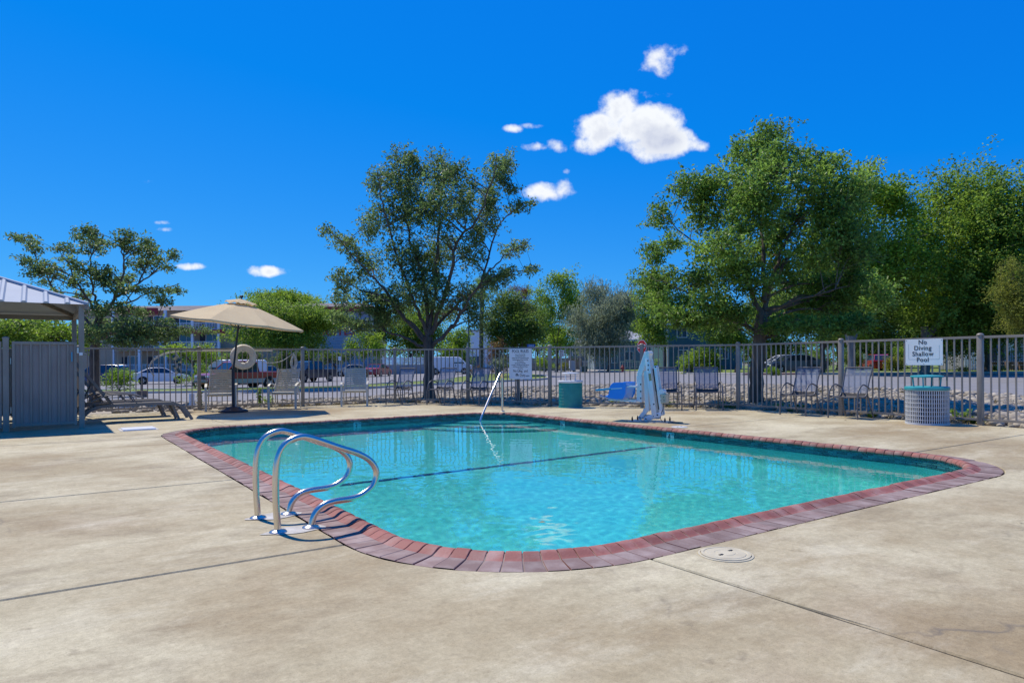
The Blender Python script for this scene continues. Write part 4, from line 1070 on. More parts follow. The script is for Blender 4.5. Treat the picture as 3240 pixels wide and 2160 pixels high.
# ------------------------------------------------------------------ bins
def bin_(label, loc, r, h, cage, rim, bars, dark, flat):
    t = thing('litter_bin', label, 'bin', loc, 0.3, 'slatted litter bins')
    mb = MB(); mb.lathe([(r - .03, .01), (r - .03, h - .03)], 40); mb.build('liner', dark, t, smooth=60)
    mb = MB(); nb = bars
    for k in range(nb):
        a = 2 * PI * k / nb; mb.box((r * math.cos(a), r * math.sin(a), h / 2 - .01), (0.006, 2 * PI * r / nb * flat, h - .05), rz=a)
    for z in np.linspace(.012, h - .06, 9):
        mb.tube([(r * math.cos(a), r * math.sin(a), z) for a in np.linspace(0, 2 * PI, 48, endpoint=False)], 0.0055, 5, closed=True)
    c = mb.build('slat_cage', cage, t); stuff(c)
    mb = MB(); mb.lathe([(r - .006, 0.0), (r + .012, 0.0), (r + .012, .03), (r - .006, .03), (r - .006, 0.0)], 48); mb.build('base_ring', cage, t, smooth=40)
    mb = MB(); mb.lathe([(r - .01, h - .055), (r + .014, h - .055), (r + .018, h - .045), (r + .016, h - .008), (r + .004, h), (r - .05, h), (r - .13, h - .02), (r - .13, h - .04)], 48); mb.build('rim', rim, t, smooth=40)
    for a in (0.4, 2.0, 3.6, 5.1):
        mb = MB(); mb.tube([((r - .12) * math.cos(a), (r - .12) * math.sin(a), h - .03), ((r - .10) * math.cos(a), (r - .10) * math.sin(a), h + .165)], 0.011, 8); mb.build('lid_support', rim, t)
    mb = MB(); mb.lathe([(r - .08, h + .155), (r - .07, h + .165), (r - .075, h + .182), (r - .12, h + .19), (0, h + .20)], 40); mb.build('rain_lid', rim, t, smooth=40)
bin_('round teal slatted bin with white rim by the fence', (1.395, 16.32, 0), 0.278, 0.645, M['teal'], M['white_paint'], 64, M['teal'], 0.55)
bin_('round white slatted bin with turquoise rim under the no diving sign', (7.0, 11.52, 0), 0.318, 0.63, M['bin_white'], M['bin_teal'] if 'bin_teal' in M else M['lift_teal'], 60, M['black'], 0.42)

# ------------------------------------------------------------------ signs on the fence
def pool_rules():
    rz = math.atan2(-0.515, 0.857); t = thing('pool_rules_sign', 'white POOL RULES board on the fence beside the teal bin', 'sign', (0.21, 17.15, 1.045), rz)
    mb = MB(); mb.box((0, 0, 0), (0.655, 0.006, 0.765)); mb.build('board', M['sign_white'], t, bev=0.002)
    f = (PI / 2, 0, 0); ink = M['sign_ink']
    text_part('POOL RULES', 0.108, ink, t, (0, -.0045, .315), f, sx=0.79, bold=.0006)
    lines = ['Swim at Your Own Risk', 'No Diving Shallow Pool', 'Children Must Be Accompanied by Adult', 'Pool for Registered Guests Use Only', 'No Trespassing', 'No Running or Horseplay', 'No Glass or Alcoholic Beverages Allowed', 'Pool Hours are 9:00 am to 9:30 pm', 'No Smoking']
    for i, s in enumerate(lines): text_part(s, 0.038, ink, t, (0, -.0045, .235 - .0435 * i), f, sx=0.78)
    text_part('No Lifeg  ard', 0.092, ink, t, (0, -.0045, -.178), f, sx=0.86)
    text_part('On Duty', 0.092, ink, t, (0, -.0045, -.285), f, sx=0.86)
    for (x, z, w, h) in ((-.10, -.262, .075, .06), (.21, -.30, .12, .03)):
        mb = MB(); pts = [V(x + w / 2 * (1 + .4 * noise.noise(Vector((k, x, 0)))) * math.cos(2 * PI * k / 11), -.0042, z + h / 2 * (1 + .4 * noise.noise(Vector((k, z, 3)))) * math.sin(2 * PI * k / 11)) for k in range(11)]
        mb.add(pts, [tuple(range(11))]); mb.build('worn_patch', M['worn'], t)
    for x in (-.305, .305):
        for z in (-.36, .36):
            mb = MB(); mb.lathe([(.008, 0), (.006, .003), (0, .004)], 8, Matrix.Translation((x, -.003, z)) @ Matrix.Rotation(PI / 2, 4, 'X')); mb.build('screw', M['dark_bolt'], t)
    mb = MB(); mb.box((-.14, .10, -.53), (.05, .05, 1.08)); mb.build('sign_post', M['chair_frame'], t)
add_m('worn', (0.20, 0.235, 0.25), (0.30, 0.34, 0.36), rough=0.7, scale=30)
pool_rules()
def no_diving():
    rz = math.atan2(-0.861, 0.509); t = thing('no_diving_sign', 'white NO DIVING SHALLOW POOL board on the fence above the white bin', 'sign', (7.20, 11.935, 1.215), rz)
    mb = MB(); mb.box((0, 0, 0), (0.635, 0.006, 0.455)); mb.build('board', M['sign_white'], t, bev=0.002)
    mb = MB()
    for (c, d) in (((0, -.0036, -.125), (.52, .001, .004)), ((-.26, -.0036, .01), (.004, .001, .27)), ((.26, -.0036, .0), (.003, .001, .24))): mb.box(c, d)
    mb.build('old_sticker_edge', M['worn'], t)
    for i, s in enumerate(('No', 'Diving', 'Shallow', 'Pool')): text_part(s, 0.108, M['sign_brown'], t, (-0.018, -.0045, .172 - .102 * i), (PI / 2, 0, 0), bold=.0012, spacing=1.08)
    for x in (-.295, 0, .295):
        for z in (-.205, .205):
            mb = MB(); mb.lathe([(.007, 0), (.005, .003), (0, .004)], 8, Matrix.Translation((x, -.003, z)) @ Matrix.Rotation(PI / 2, 4, 'X')); mb.build('screw', M['dark_bolt'], t)
add_m('sign_brown', (0.035, 0.028, 0.026), rough=0.6)
no_diving()

# ------------------------------------------------------------------ pool lift
def pool_lift():
    t = thing('pool_lift', 'white pool lift with folded arms and a blue hanging seat', 'pool lift', (2.47, 12.28, 0), R(-32))
    SX, SZ = 0.00108, 0.00105
    def P(zx, zy, y=0.0): return Vector(((zx - 1000) * SX, y, max(0.0, (1480 - zy) * SZ)))
    def link_plate(name, a, b, w, ys, th=0.022, m='lift_paint', bolts=()):
        """flat link with round ends between two picture-plane points, doubled at each y in ys"""
        A, B = P(*a), P(*b); d = (B - A); L = d.length; d /= L; n = Vector((-d.z, 0, d.x)); h = w / 2
        o = None
        for y in ys:
            poly = []
            for k in range(9): an = PI / 2 + PI * k / 8; poly.append(A + d * math.cos(an) * h + n * math.sin(an) * h)
            for k in range(9): an = -PI / 2 + PI * k / 8; poly.append(B + d * math.cos(an) * h + n * math.sin(an) * h)
            mb = MB(); mb.ext([p + Vector((0, y - th / 2, 0)) for p in poly], (0, th, 0)); o = mb.build(name, M[m], t, bev=0.003, smooth=35)
        for (bx, by) in bolts:
            mb = MB(); mb.lathe([(.013, 0), (.013, .006), (.008, .011), (0, .012)], 10, Matrix.Translation(P(bx, by, min(ys) - th / 2)) @ Matrix.Rotation(PI / 2, 4, 'X')); mb.build('bolt', M['dark_bolt'], t, smooth=40)
        return o
    mb = MB(); mb.box((0.03, 0, .008), (.74, .36, .016)); mb.build('base_plate', M['steel_dull'], t, bev=0.003)
    mb = MB(); mb.box((0.44, 0.05, .008), (.30, .03, .012)); mb.build('base_strut', M['chair_frame'], t)
    for x, y in ((-.28, -.13), (-.28, .13), (.33, -.13), (.33, .13)):
        mb = MB(); mb.lathe([(.016, 0), (.016, .05), (.009, .055), (.009, .075), (0, .077)], 10, Matrix.Translation((x, y, .016))); mb.build('anchor_bolt', M['dark_bolt'], t, smooth=40)
    link_plate('foot_link', (850, 1408), (1130, 1395), .082, (.075,), bolts=())
    link_plate('foot_link', (965, 1428), (1190, 1350), .085, (-.075,), bolts=((965, 1425), (1098, 1378), (1165, 1352)))
    link_plate('foot_cheek', (905, 1405), (905, 1285), .06, (.03,))
    link_plate('foot_cheek', (845, 1415), (955, 1285), .075, (-.03,), bolts=((845, 1413), (957, 1285)))
    link_plate('front_link', (975, 1270), (955, 640), .075, (-.045, .045), bolts=((1040, 1195),))
    link_plate('main_link', (995, 432), (1110, 1370), .088, (-.085, .085), bolts=((1008, 435), (1016, 512), (1014, 590), (1108, 1172)))
    link_plate('rear_link', (1118, 545), (1222, 1340), .052, (-.05, .05), bolts=((1126, 543),))
    # actuator
    mb = MB(); mb.tube([P(1078, 575, -.02), P(1130, 960, -.02)], .019, 12); mb.tube([P(1130, 960, -.02), P(1165, 1265, -.02)], .011, 12); mb.build('actuator', M['black'], t, smooth=50)
    # top arm and seat post
    for y in (-.055, .055):
        A, B = P(985, 300), P(845, 690); d = (B - A).normalized(); n = Vector((-d.z, 0, d.x)) * .046
        mb = MB(); mb.ext([A + n + Vector((0, y - .03, 0)), A - n + Vector((0, y - .03, 0)), B - n + Vector((0, y - .03, 0)), B + n + Vector((0, y - .03, 0))], (0, .06, 0)); mb.build('upper_arm', M['lift_paint'], t, bev=.006)
    mb = MB(); mb.lathe([(.035, -.10), (.035, .10)], 18, Matrix.Translation(P(1000, 305)) @ Matrix.Rotation(PI / 2, 4, 'X')); mb.build('top_pivot', M['lift_paint'], t, smooth=40)
    link_plate('top_cheek', (1005, 310), (992, 400), .06, (-.075, .075), bolts=((1012, 306),))
    for y in (-.05, .05):
        mb = MB(); c = (P(847, 690) + P(847, 1145)) / 2; mb.box((c.x, y, c.z), (.095, .075, .48)); mb.build('seat_post', M['lift_paint'], t, bev=.005)
    for z in (840, 960, 1078):
        mb = MB(); mb.lathe([(.014, 0), (.014, .005), (0, .008)], 10, Matrix.Translation(P(878, z, -.088)) @ Matrix.Rotation(PI / 2, 4, 'X')); mb.build('bolt', M['dark_bolt'], t, smooth=40)
    # control box and cable
    mb = MB(); c = P(1262, 1075); mb.box((c.x, 0, c.z), (.10, .16, .17)); mb.build('control_box', M['lid_cream'], t, bev=.012)
    for (bx, bz) in ((1222, 1108), (1275, 1105), (1268, 1050)):
        mb = MB(); q = P(bx, bz, -.081); mb.lathe([(.009, 0), (.007, .006), (0, .007)], 8, Matrix.Translation(q) @ Matrix.Rotation(PI / 2, 4, 'X')); mb.build('bolt', M['dark_bolt'], t)
    mb = MB(); c = P(1225, 965); mb.lathe([(.0, -.07), (.05, -.07), (.05, .07), (0, .07)], 18, Matrix.Translation((c.x, 0, c.z)) @ Matrix.Rotation(PI / 2, 4, 'X')); mb.build('motor_housing', M['lift_paint'], t, smooth=40)
    mb = MB(); mb.tube(spline([P(1250, 1160, -.04), P(1255, 1250, -.06), P(1215, 1350, -.07), P(1215, 1440, -.05), P(1300, 1474, -.06), P(1520, 1474, -.04)], 7), .006, 6); mb.build('cable', M['black'], t, smooth=60)
    mb = MB(); q = P(1045, 715, -.0975); A = (P(1110, 1370) - P(995, 432)).normalized(); mb.bar(q - A * .065, q + A * .065, .002, .05, (1, 0, 0)); mb.build('warning_label', M['label_tan'], t)
    # seat frame
    for y in (-.16, .16):
        mb = MB()
        for a, b in (((800, 1128), (520, 1120)), ((800, 880), (600, 872)), ((600, 872), (530, 1118)), ((520, 1120), (330, 1112))): mb.bar(P(*a, y), P(*b, y), .025, .038, (0, 1, 0))
        mb.build('seat_frame', M['lift_paint'], t, bev=.003)
    mb = MB(); mb.bar(P(800, 880, -.17), P(800, 880, .17), .035, .035); mb.bar(P(800, 1128, -.17), P(800, 1128, .17), .035, .035); mb.build('seat_bracket', M['lift_paint'], t)
    # tub seat
    mb = MB(); prof = spline([P(190, 1045), P(300, 1062), P(380, 1080), P(540, 1085), P(610, 1060), P(640, 980), P(665, 860), P(672, 803)], 4); vs = []
    for p in prof:
        for (y, dz) in ((-.235, .02), (-.20, 0), (0, -.012), (.20, 0), (.235, .02)): vs.append(p + Vector((0, y, dz)))
    mb.add(vs, [(i * 5 + k, i * 5 + k + 1, i * 5 + 6 + k, i * 5 + 5 + k) for i in range(len(prof) - 1) for k in range(4)])
    for v in list(mb.v): pass
    n = len(vs); mb.add([v + Vector((-.004, 0, -.022)) for v in vs], [(i * 5 + k, i * 5 + 5 + k, i * 5 + 6 + k, i * 5 + k + 1) for i in range(len(prof) - 1) for k in range(4)])
    seat = mb.build('seat_shell', M['lift_blue'], t, smooth=60)
    wing = [P(330, 1075), P(358, 1000), P(372, 900), P(400, 845), P(445, 812), P(520, 806), P(672, 803), P(660, 1000), P(620, 1085), P(500, 1098)]
    for y in (-.235, .225):
        mb = MB(); mb.ext([p + Vector((0, y, 0)) for p in wing], (0, .012, 0)); mb.build('seat_side', M['lift_blue'], seat, bev=.003)
        mb = MB(); mb.bar(P(125, 947, y), P(405, 918, y), .05, .035); mb.build('armrest', M['lift_teal'], t, bev=.006)
        mb = MB(); mb.bar(P(405, 918, y), P(600, 905, y), .016, .016); mb.build('armrest_bracket', M['lift_paint'], t)
    return t
add_m('label_tan', (0.42, 0.30, 0.13), (0.50, 0.40, 0.22), rough=0.6, scale=40)
pool_lift()

# ------------------------------------------------------------------ pump enclosure, gate and metal roof at the left
def enclosure():
    t = thing('pump_enclosure', 'grey metal enclosure with a ribbed pale metal hip roof at the far left', 'enclosure', (-7.39, 11.72, 0), ROTUV)
    # local x = across (towards the right end), -x runs out of frame; local y = away from the camera
    LX, LY, EZ, RISE = 5.2, 3.15, 2.12, 0.64
    def post(x, y, h, w=.085): mb = MB(); mb.box((x, y, h / 2), (w, w, h)); mb.build('post', M['fence'], t, bev=.004)
    post(0, 0, EZ - .01, .082); post(0, LY, EZ - .01); post(-LX, 0, EZ - .01); post(-LX, LY, EZ - .01)
    for (a, b) in (((-LX, 0), (0, 0)), ((-LX, LY), (0, LY)), ((0, 0), (0, LY)), ((-LX, 0), (-LX, LY))):
        if a == (-LX, 0) and b == (0, 0): continue
        mb = MB(); mb.bar((*a, EZ - .06), (*b, EZ - .06), .05, .09); mb.build('beam', M['fence'], t)
    # hip roof: four slopes of ribbed sheet, each rib a proud fold
    ov = .10; x0, x1, y0, y1 = -LX - ov, ov, -ov, LY + ov; hy = (y1 - y0) / 2; zr = EZ + RISE; ze = EZ - .01
    A, B, C_, D_ = V(x0, y0, ze), V(x1, y0, ze), V(x1, y1, ze), V(x0, y1, ze); Rl, Rr = V(x0 + hy, y0 + hy, zr), V(x1 - hy, y0 + hy, zr)
    def slope(P0, P1, Q1, Q0):
        nrm = (P1 - P0).cross(Q0 - P0).normalized()
        if nrm.z < 0: nrm = -nrm
        mb = MB(); lo = [P0, P1, Q1] + ([] if (Q0 - Q1).length < 1e-6 else [Q0])
        mb.ext(lo, nrm * .004); s = mb.build('roof_slope', M['roof_metal'], t)
        ed = (P1 - P0); L = ed.length; ed /= L; up = (nrm.cross(ed)).normalized()
        if up.z < 0: up = -up
        Hh = (Q0 - P0).dot(up); n = int(L / .29)
        for k in range(1, n):
            d = L * k / n
            # height available at d (trapezium or triangle)
            l = (Q0 - P0).dot(ed); r = (Q1 - P0).dot(ed); hgt = Hh * min(1.0, d / max(l, 1e-6), (L - d) / max(L - r, 1e-6))
            if hgt < .06: continue
            p = P0 + ed * d + nrm * .0035; q = p + up * (hgt - .02)
            sec = [(-.045, 0), (-.018, .03), (.018, .03), (.045, 0)]
            mb = MB(); vs = [p + ed * a + nrm * b for a, b in sec] + [q + ed * a + nrm * b for a, b in sec]
            mb.add(vs, [(0, 1, 5, 4), (1, 2, 6, 5), (2, 3, 7, 6), (3, 2, 1, 0), (4, 5, 6, 7)]); mb.build('roof_rib', M['roof_metal'], s)
    slope(A, B, Rr, Rl); slope(B, C_, Rr, Rr); slope(C_, D_, Rl, Rr); slope(D_, A, Rl, Rl)
    for a, b in ((B, Rr), (C_, Rr), (A, Rl), (D_, Rl), (Rl, Rr)):
        mb = MB(); mb.tube([a + V(0, 0, .02), b + V(0, 0, .025)], .028, 8); mb.build('ridge_cap', M['roof_metal'], t, smooth=60)
        mb = MB(); mb.bar(a + V(0, 0, -.05), b + V(0, 0, -.05), .045, .06); mb.build('rafter', M['fence'], t)
    # fixed sheet panel left of the gate, and the back fence seen through the gap
    def panel(name, xa, xb, y, h, root, nb):
        mb = MB(); mb.box(((xa + xb) / 2, y + .012, h / 2 + .06), (xb - xa - .06, .008, h - .12)); mb.build('sheet', M['gate_sheet'], root)
        for z in (.10, h - .025): mb = MB(); mb.box(((xa + xb) / 2, y, z), (xb - xa, .035, .045)); mb.build('rail', M['fence'], root, bev=.003)
        for x in (xa + .02, xb - .02): mb = MB(); mb.box((x, y, h / 2 + .03), (.04, .037, h - .06)); mb.build('stile', M['fence'], root, bev=.003)
        for k in range(1, nb + 1): x = xa + (xb - xa) * k / (nb + 1); mb = MB(); mb.box((x, y - .012, h / 2 + .03), (.024, .016, h - .12)); mb.build('bar', M['fence'], root)
    mb = MB(); mb.box((-1.045, .0, .76), (.082, .082, 1.52)); mb.lathe([(.05, 1.515), (.05, 1.535), (.03, 1.55), (0, 1.555)], 12, Matrix.Translation((-1.045, 0, 0))); mb.build('gate_post', M['fence'], t, bev=.003)
    panel('side', -2.3, -1.10, 0, 1.47, t, 8)
    panel('side', -3.5, -2.32, 0, 1.47, t, 8)
    for k in range(4): panel('back', -LX + 1.28 * k, -LX + 1.28 * k + 1.26, LY - .15, 1.42, t, 8)
    g = thing('enclosure_gate', 'closed grey sheet metal gate with seven vertical bars under the ribbed roof', 'gate', (-7.39, 11.72, 0), ROTUV)
    panel('gate', -.965, -.07, -.005, 1.475, g, 6)
    mb = MB(); mb.box((-.055, -.03, 1.33), (.03, .05, .10)); mb.build('latch', M['steel_dull'], g, bev=.004)
    mb = MB(); mb.box((-.14, -.028, 1.22), (.014, .006, .16)); mb.build('blue_tag', M['lift_teal'], g)
    mb = MB(); mb.box((-.01, -.046, 1.27), (.05, .012, .05)); mb.build('lock_plate', M['white_paint'], g)
    for z in (.35, 1.15): mb = MB(); mb.tube([(-.985, 0, z - .05), (-.985, 0, z + .05)], .014, 8); mb.build('hinge', M['steel_dull'], g)
    # pump housings in the enclosure's dim inside
    o = MB(); o.lathe([(.0, 0), (.26, 0), (.28, .1), (.28, .8), (.2, .98), (.06, 1.02), (.06, 1.08), (0, 1.08)], 24); f = o.build('filter_tank', M['lid_cream'], None, smooth=50, loc=UV(13.83 + 1.6, 0.54 - 1.5) + V(0, 0, 0)); tag(f, 'pale filter tank standing inside the enclosure behind the gate', 'tank')
enclosure()

# white pipe bollard outside the fence
def pipe():
    p = at(607, 1292, 17.3); z = zt(p.x, 17.3); mb = MB(); mb.lathe([(.0, 0), (.062, 0), (.062, .38), (.05, .40), (0, .402)], 16); o = mb.build('pipe_stub', M['white_paint'], None, smooth=40, loc=(p.x, 17.3, z)); tag(o, 'short white capped pipe standing just outside the fence by the lounger', 'pipe')
pipe()
# ------------------------------------------------------------------ trees and shrubs
NLEAF = 0; LEAFLOG = []
def leaf_mesh(name, ctr, per, rc, L, W, m, parent, droop=0.5, rng=None, squash=0.85, hang=0.0):
    g = rng or NPR; N = len(ctr) * per
    c = np.repeat(np.asarray(ctr, float), per, 0)
    d = g.normal(size=(N, 3)); d /= np.linalg.norm(d, axis=1, keepdims=True)
    pos = c + d * (g.random((N, 1)) ** 0.5) * rc * np.array([1, 1, squash])
    if hang: pos[:, 2] -= np.abs(g.normal(size=N)) * hang
    a = g.normal(size=(N, 3)); a[:, 2] = a[:, 2] * 0.55 - droop; a /= np.linalg.norm(a, axis=1, keepdims=True)
    up = g.normal(size=(N, 3)) * 0.6 + np.array([0, 0, 1.0]); s = np.cross(a, up); s /= np.linalg.norm(s, axis=1, keepdims=True) + 1e-9
    n = np.cross(s, a); k = (0.7 + 0.6 * g.random((N, 1))); l = L * k; w = W * k
    v = np.empty((N, 4, 3)); v[:, 0] = pos - a * l / 2; v[:, 1] = pos + s * w / 2 + n * w * 0.22; v[:, 2] = pos + a * l / 2 - n * l * 0.08; v[:, 3] = pos - s * w / 2 + n * w * 0.22
    i = np.arange(N)[:, None] * 4
    f = np.concatenate([i + np.array([[0, 3, 2]]), i + np.array([[0, 2, 1]])], 0)
    o = np_mesh(name, v.reshape(-1, 3), f, m); COL.objects.link(o); o.parent = parent
    return o
def ellipsoid_points(g, c, r, n, shell=0.45):
    d = g.normal(size=(n, 3)); d /= np.linalg.norm(d, axis=1, keepdims=True)
    t = (shell + (1 - shell) * g.random((n, 1)) ** 0.6) * np.clip(1 + 0.28 * g.normal(size=(n, 1)), 0.2, 1.7)
    return np.asarray(c) + d * t * np.asarray(r)
def grow(name, label, base, limbs, lobes, bark, leafm_, per, rc, L, W, dens, seed, droop=0.5, twigs=1.0, group=None, shell=0.35, hang=0.0, cat='tree', sub=False):
    """limbs: [(points, r0, r1)], lobes: [(centre, radii)] in world space; parts trunk and crown"""
    g = np.random.default_rng(seed); root = thing(name, label, cat, base, 0, group); B = Vector(base)
    mb = MB(); nodes = []; nr = []
    for (pts, r0, r1) in limbs:
        sp = spline([Vector(p) - B for p in pts], 6); K = len(sp)
        for i in range(1, K - 1): sp[i] = sp[i] + Vector(g.normal(size=3)) * (min(0.03, r0 * 0.3) if r0 < 0.12 else 0.01)
        rr = [(r0 + (r1 - r0) * (i / (K - 1)) ** 0.65) * (0.82 if r0 < 0.12 else 1) for i in range(K)]
        if r0 > 0.12: rr[0] *= 1.45; rr[1] *= 1.18
        mb.tube(sp, rr, 10 if r0 > 0.08 else 7)
        for i, p in enumerate(sp): nodes.append(tuple(p)); nr.append(rr[i])
    if sub:
        # a branch into every leafy lobe, then side shoots off it
        base_nodes = np.array(nodes); base_r = np.array(nr)
        for (c, r) in lobes:
            q = Vector(c) - B; dd = np.linalg.norm(base_nodes - np.array(q), axis=1) + 1.5 * np.maximum(0, base_nodes[:, 2] - q.z + .3); i = int(np.argmin(dd)); p = Vector(base_nodes[i]); ln = (q - p).length
            tipv = (q - p).normalized(); tip = q + Vector((tipv.x * r[0], tipv.y * r[1], abs(tipv.z) * r[2])) * .55 + Vector((0, 0, r[2] * .35))
            sp = spline([p, p.lerp(q, .5) + Vector((0, 0, .08 * ln)), q, tip], 4); K = len(sp); r0 = min(base_r[i] * .75, .014 + .012 * ln)
            rr = [r0 * (1 - .8 * k / (K - 1)) for k in range(K)]; mb.tube(sp, rr, 5, cap=False)
            for k, v in enumerate(sp): nodes.append(tuple(v)); nr.append(rr[k])
    nodes = np.array(nodes); nr = np.array(nr); C = []
    for (c, r) in lobes:
        area = (r[0] * r[2] + r[0] * r[1] + r[1] * r[2]) / 3 * PI
        # dens = how many times the clumps' leaves would cover the lobe's face
        n = max(3, int(dens * area / (0.5 * L * W * per) + 0.5)); C.append(ellipsoid_points(g, Vector(c) - B, r, n, shell))
    C = np.concatenate(C)
    global NLEAF
    NLEAF += len(C) * per; LEAFLOG.append((name, label[:30], len(C) * per))
    # twigs from the nearest limb to each leaf clump
    pick = C[g.random(len(C)) < min(1.0, twigs * (1500 if sub else 420) / len(C))]
    for c in pick:
        dd = np.linalg.norm(nodes - c, axis=1) + 1.2 * np.maximum(0, nodes[:, 2] - c[2] + 0.05); i = int(np.argmin(dd))
        p = Vector(nodes[i]); q = Vector(c); ln = (q - p).length
        if ln < 0.05: continue
        mid = p.lerp(q, 0.5) + Vector((0, 0, 0.10 * ln)) + Vector(g.normal(size=3)) * ln * 0.07
        r = min(nr[i] * 0.6, 0.006 + 0.012 * ln); mb.tube([p, mid, q], [r, r * 0.65, max(0.003, r * 0.3)], 4, cap=False)
    tr = mb.build('trunk', bark, root, smooth=60)
    leaf_mesh('crown', C, per, rc, L, W, leafm_, root, droop, g, hang=hang)
    return root
def zoomer(ox, oy, sc): return lambda zx, zy: (ox + zx / sc, oy + zy / sc)
def px_tree(name, label, Y, zm, base, limbs, lobes, bark, leaf, per, rc, L, W, dens, seed, r_trunk=0.16, depth=0.9, **k):
    """limb and lobe positions read off the photograph at depth Y; each gets its own depth round the trunk"""
    g = random.Random(seed); bx, by = zm(*base); b = at(bx, by, Y); b.z = zt(b.x, Y) - 0.05
    LM = []
    for j, (pts, r0, r1) in enumerate(limbs):
        off = g.uniform(-1, 1) * depth; P = []
        for i, p in enumerate(pts):
            t = i / max(1, len(pts) - 1); P.append(at(*zm(*p), Y + (0 if j == 0 else off * t * 1.4)))
        if j == 0: P = [b] + P
        LM.append((P, r0, r1))
    LB = []
    for (zx, zy, rx, ry) in lobes:
        px0, py0 = zm(zx, zy); px1, _ = zm(zx + rx, zy); _, py1 = zm(zx, zy + ry)
        rxw, rzw = (px1 - px0) * Y / FPX, (py1 - py0) * Y / FPX
        yd = g.uniform(-1, 1) * depth * 1.3; LB.append((at(px0, py0, Y + yd), (rxw, max(rxw, rzw) * 1.0 + 0.15, rzw)))
    # looser fill between neighbouring lobes
    fill = []
    for i in range(len(LB)):
        for j in range(i + 1, len(LB)):
            d = (LB[i][0] - LB[j][0]); q = math.hypot(d.x, d.z); lim = .5 * (LB[i][1][0] + LB[j][1][0] + LB[i][1][2] + LB[j][1][2])
            if .45 * lim < q < 1.15 * lim and abs(d.y) < 1.6: fill.append(((LB[i][0] + LB[j][0]) / 2, tuple(.42 * (a_ + b_) / 2 + .06 for a_, b_ in zip(LB[i][1], LB[j][1]))))
    LB += fill[::2]
    return grow(name, label, tuple(b), LM, LB, bark, leaf, per, rc, L, W, dens, seed, **k)

# middle tree
zc = zoomer(950, 400, 2.1775)
px_tree('pear_tree', 'large airy tree with a dark forked trunk behind the middle of the fence', 20.7, zc, (886, 1890),
    [([(886, 1600), (880, 1450)], .165, .15), ([(870, 1530), (720, 1455), (600, 1410), (480, 1340), (330, 1340)], .07, .015), ([(870, 1470), (700, 1290), (560, 1100), (400, 930), (200, 720)], .085, .012),
     ([(875, 1450), (850, 1050), (760, 780), (700, 450), (690, 190)], .09, .012), ([(885, 1440), (930, 1080), (950, 700), (985, 400), (965, 160)], .095, .012), ([(900, 1430), (1030, 1050), (1080, 800), (1220, 630), (1330, 350), (1350, 190)], .09, .012),
     ([(900, 1520), (1040, 1380), (1140, 1230), (1260, 1050), (1400, 900), (1590, 770)], .09, .010), ([(920, 1400), (1100, 1210), (1300, 1080), (1600, 985)], .07, .010), ([(875, 1430), (770, 1180), (640, 800), (560, 500), (530, 310)], .08, .012), ([(870, 1500), (600, 1200), (420, 1130), (240, 1030)], .06, .010), ([(1250, 1060), (1360, 700), (1480, 580), (1600, 510)], .045, .008)],
    [(690, 330, 105, 180), (520, 390, 65, 110), (770, 250, 45, 80), (960, 320, 110, 165), (1080, 330, 95, 90), (1350, 300, 85, 130), (1430, 260, 60, 80), (1300, 480, 80, 110), (1450, 430, 55, 45), (310, 800, 110, 75), (185, 715, 45, 32), (480, 690, 80, 130), (640, 600, 130, 160), (800, 560, 70, 150), (960, 580, 140, 180), (1130, 520, 90, 130), (1280, 650, 110, 110), (1500, 560, 90, 40), (1600, 515, 30, 22), (300, 1040, 105, 75), (470, 980, 130, 130), (700, 900, 160, 150), (950, 880, 160, 150), (1180, 870, 120, 130), (1460, 850, 90, 50), (1540, 810, 45, 35), (1590, 990, 55, 35), (1440, 1010, 70, 45), (1330, 1060, 90, 70), (280, 1190, 95, 70), (470, 1210, 150, 100), (680, 1180, 170, 110), (900, 1150, 190, 120), (1140, 1170, 140, 110), (400, 1370, 150, 45), (250, 1310, 60, 50), (1240, 1330, 90, 70), (600, 1330, 100, 50), (1010, 1290, 120, 60)],
    M['bark'], M['leaf_pear'], 9, 0.155, 0.10, 0.043, 2.35, 3, depth=1.2, sub=True, shell=0.4)

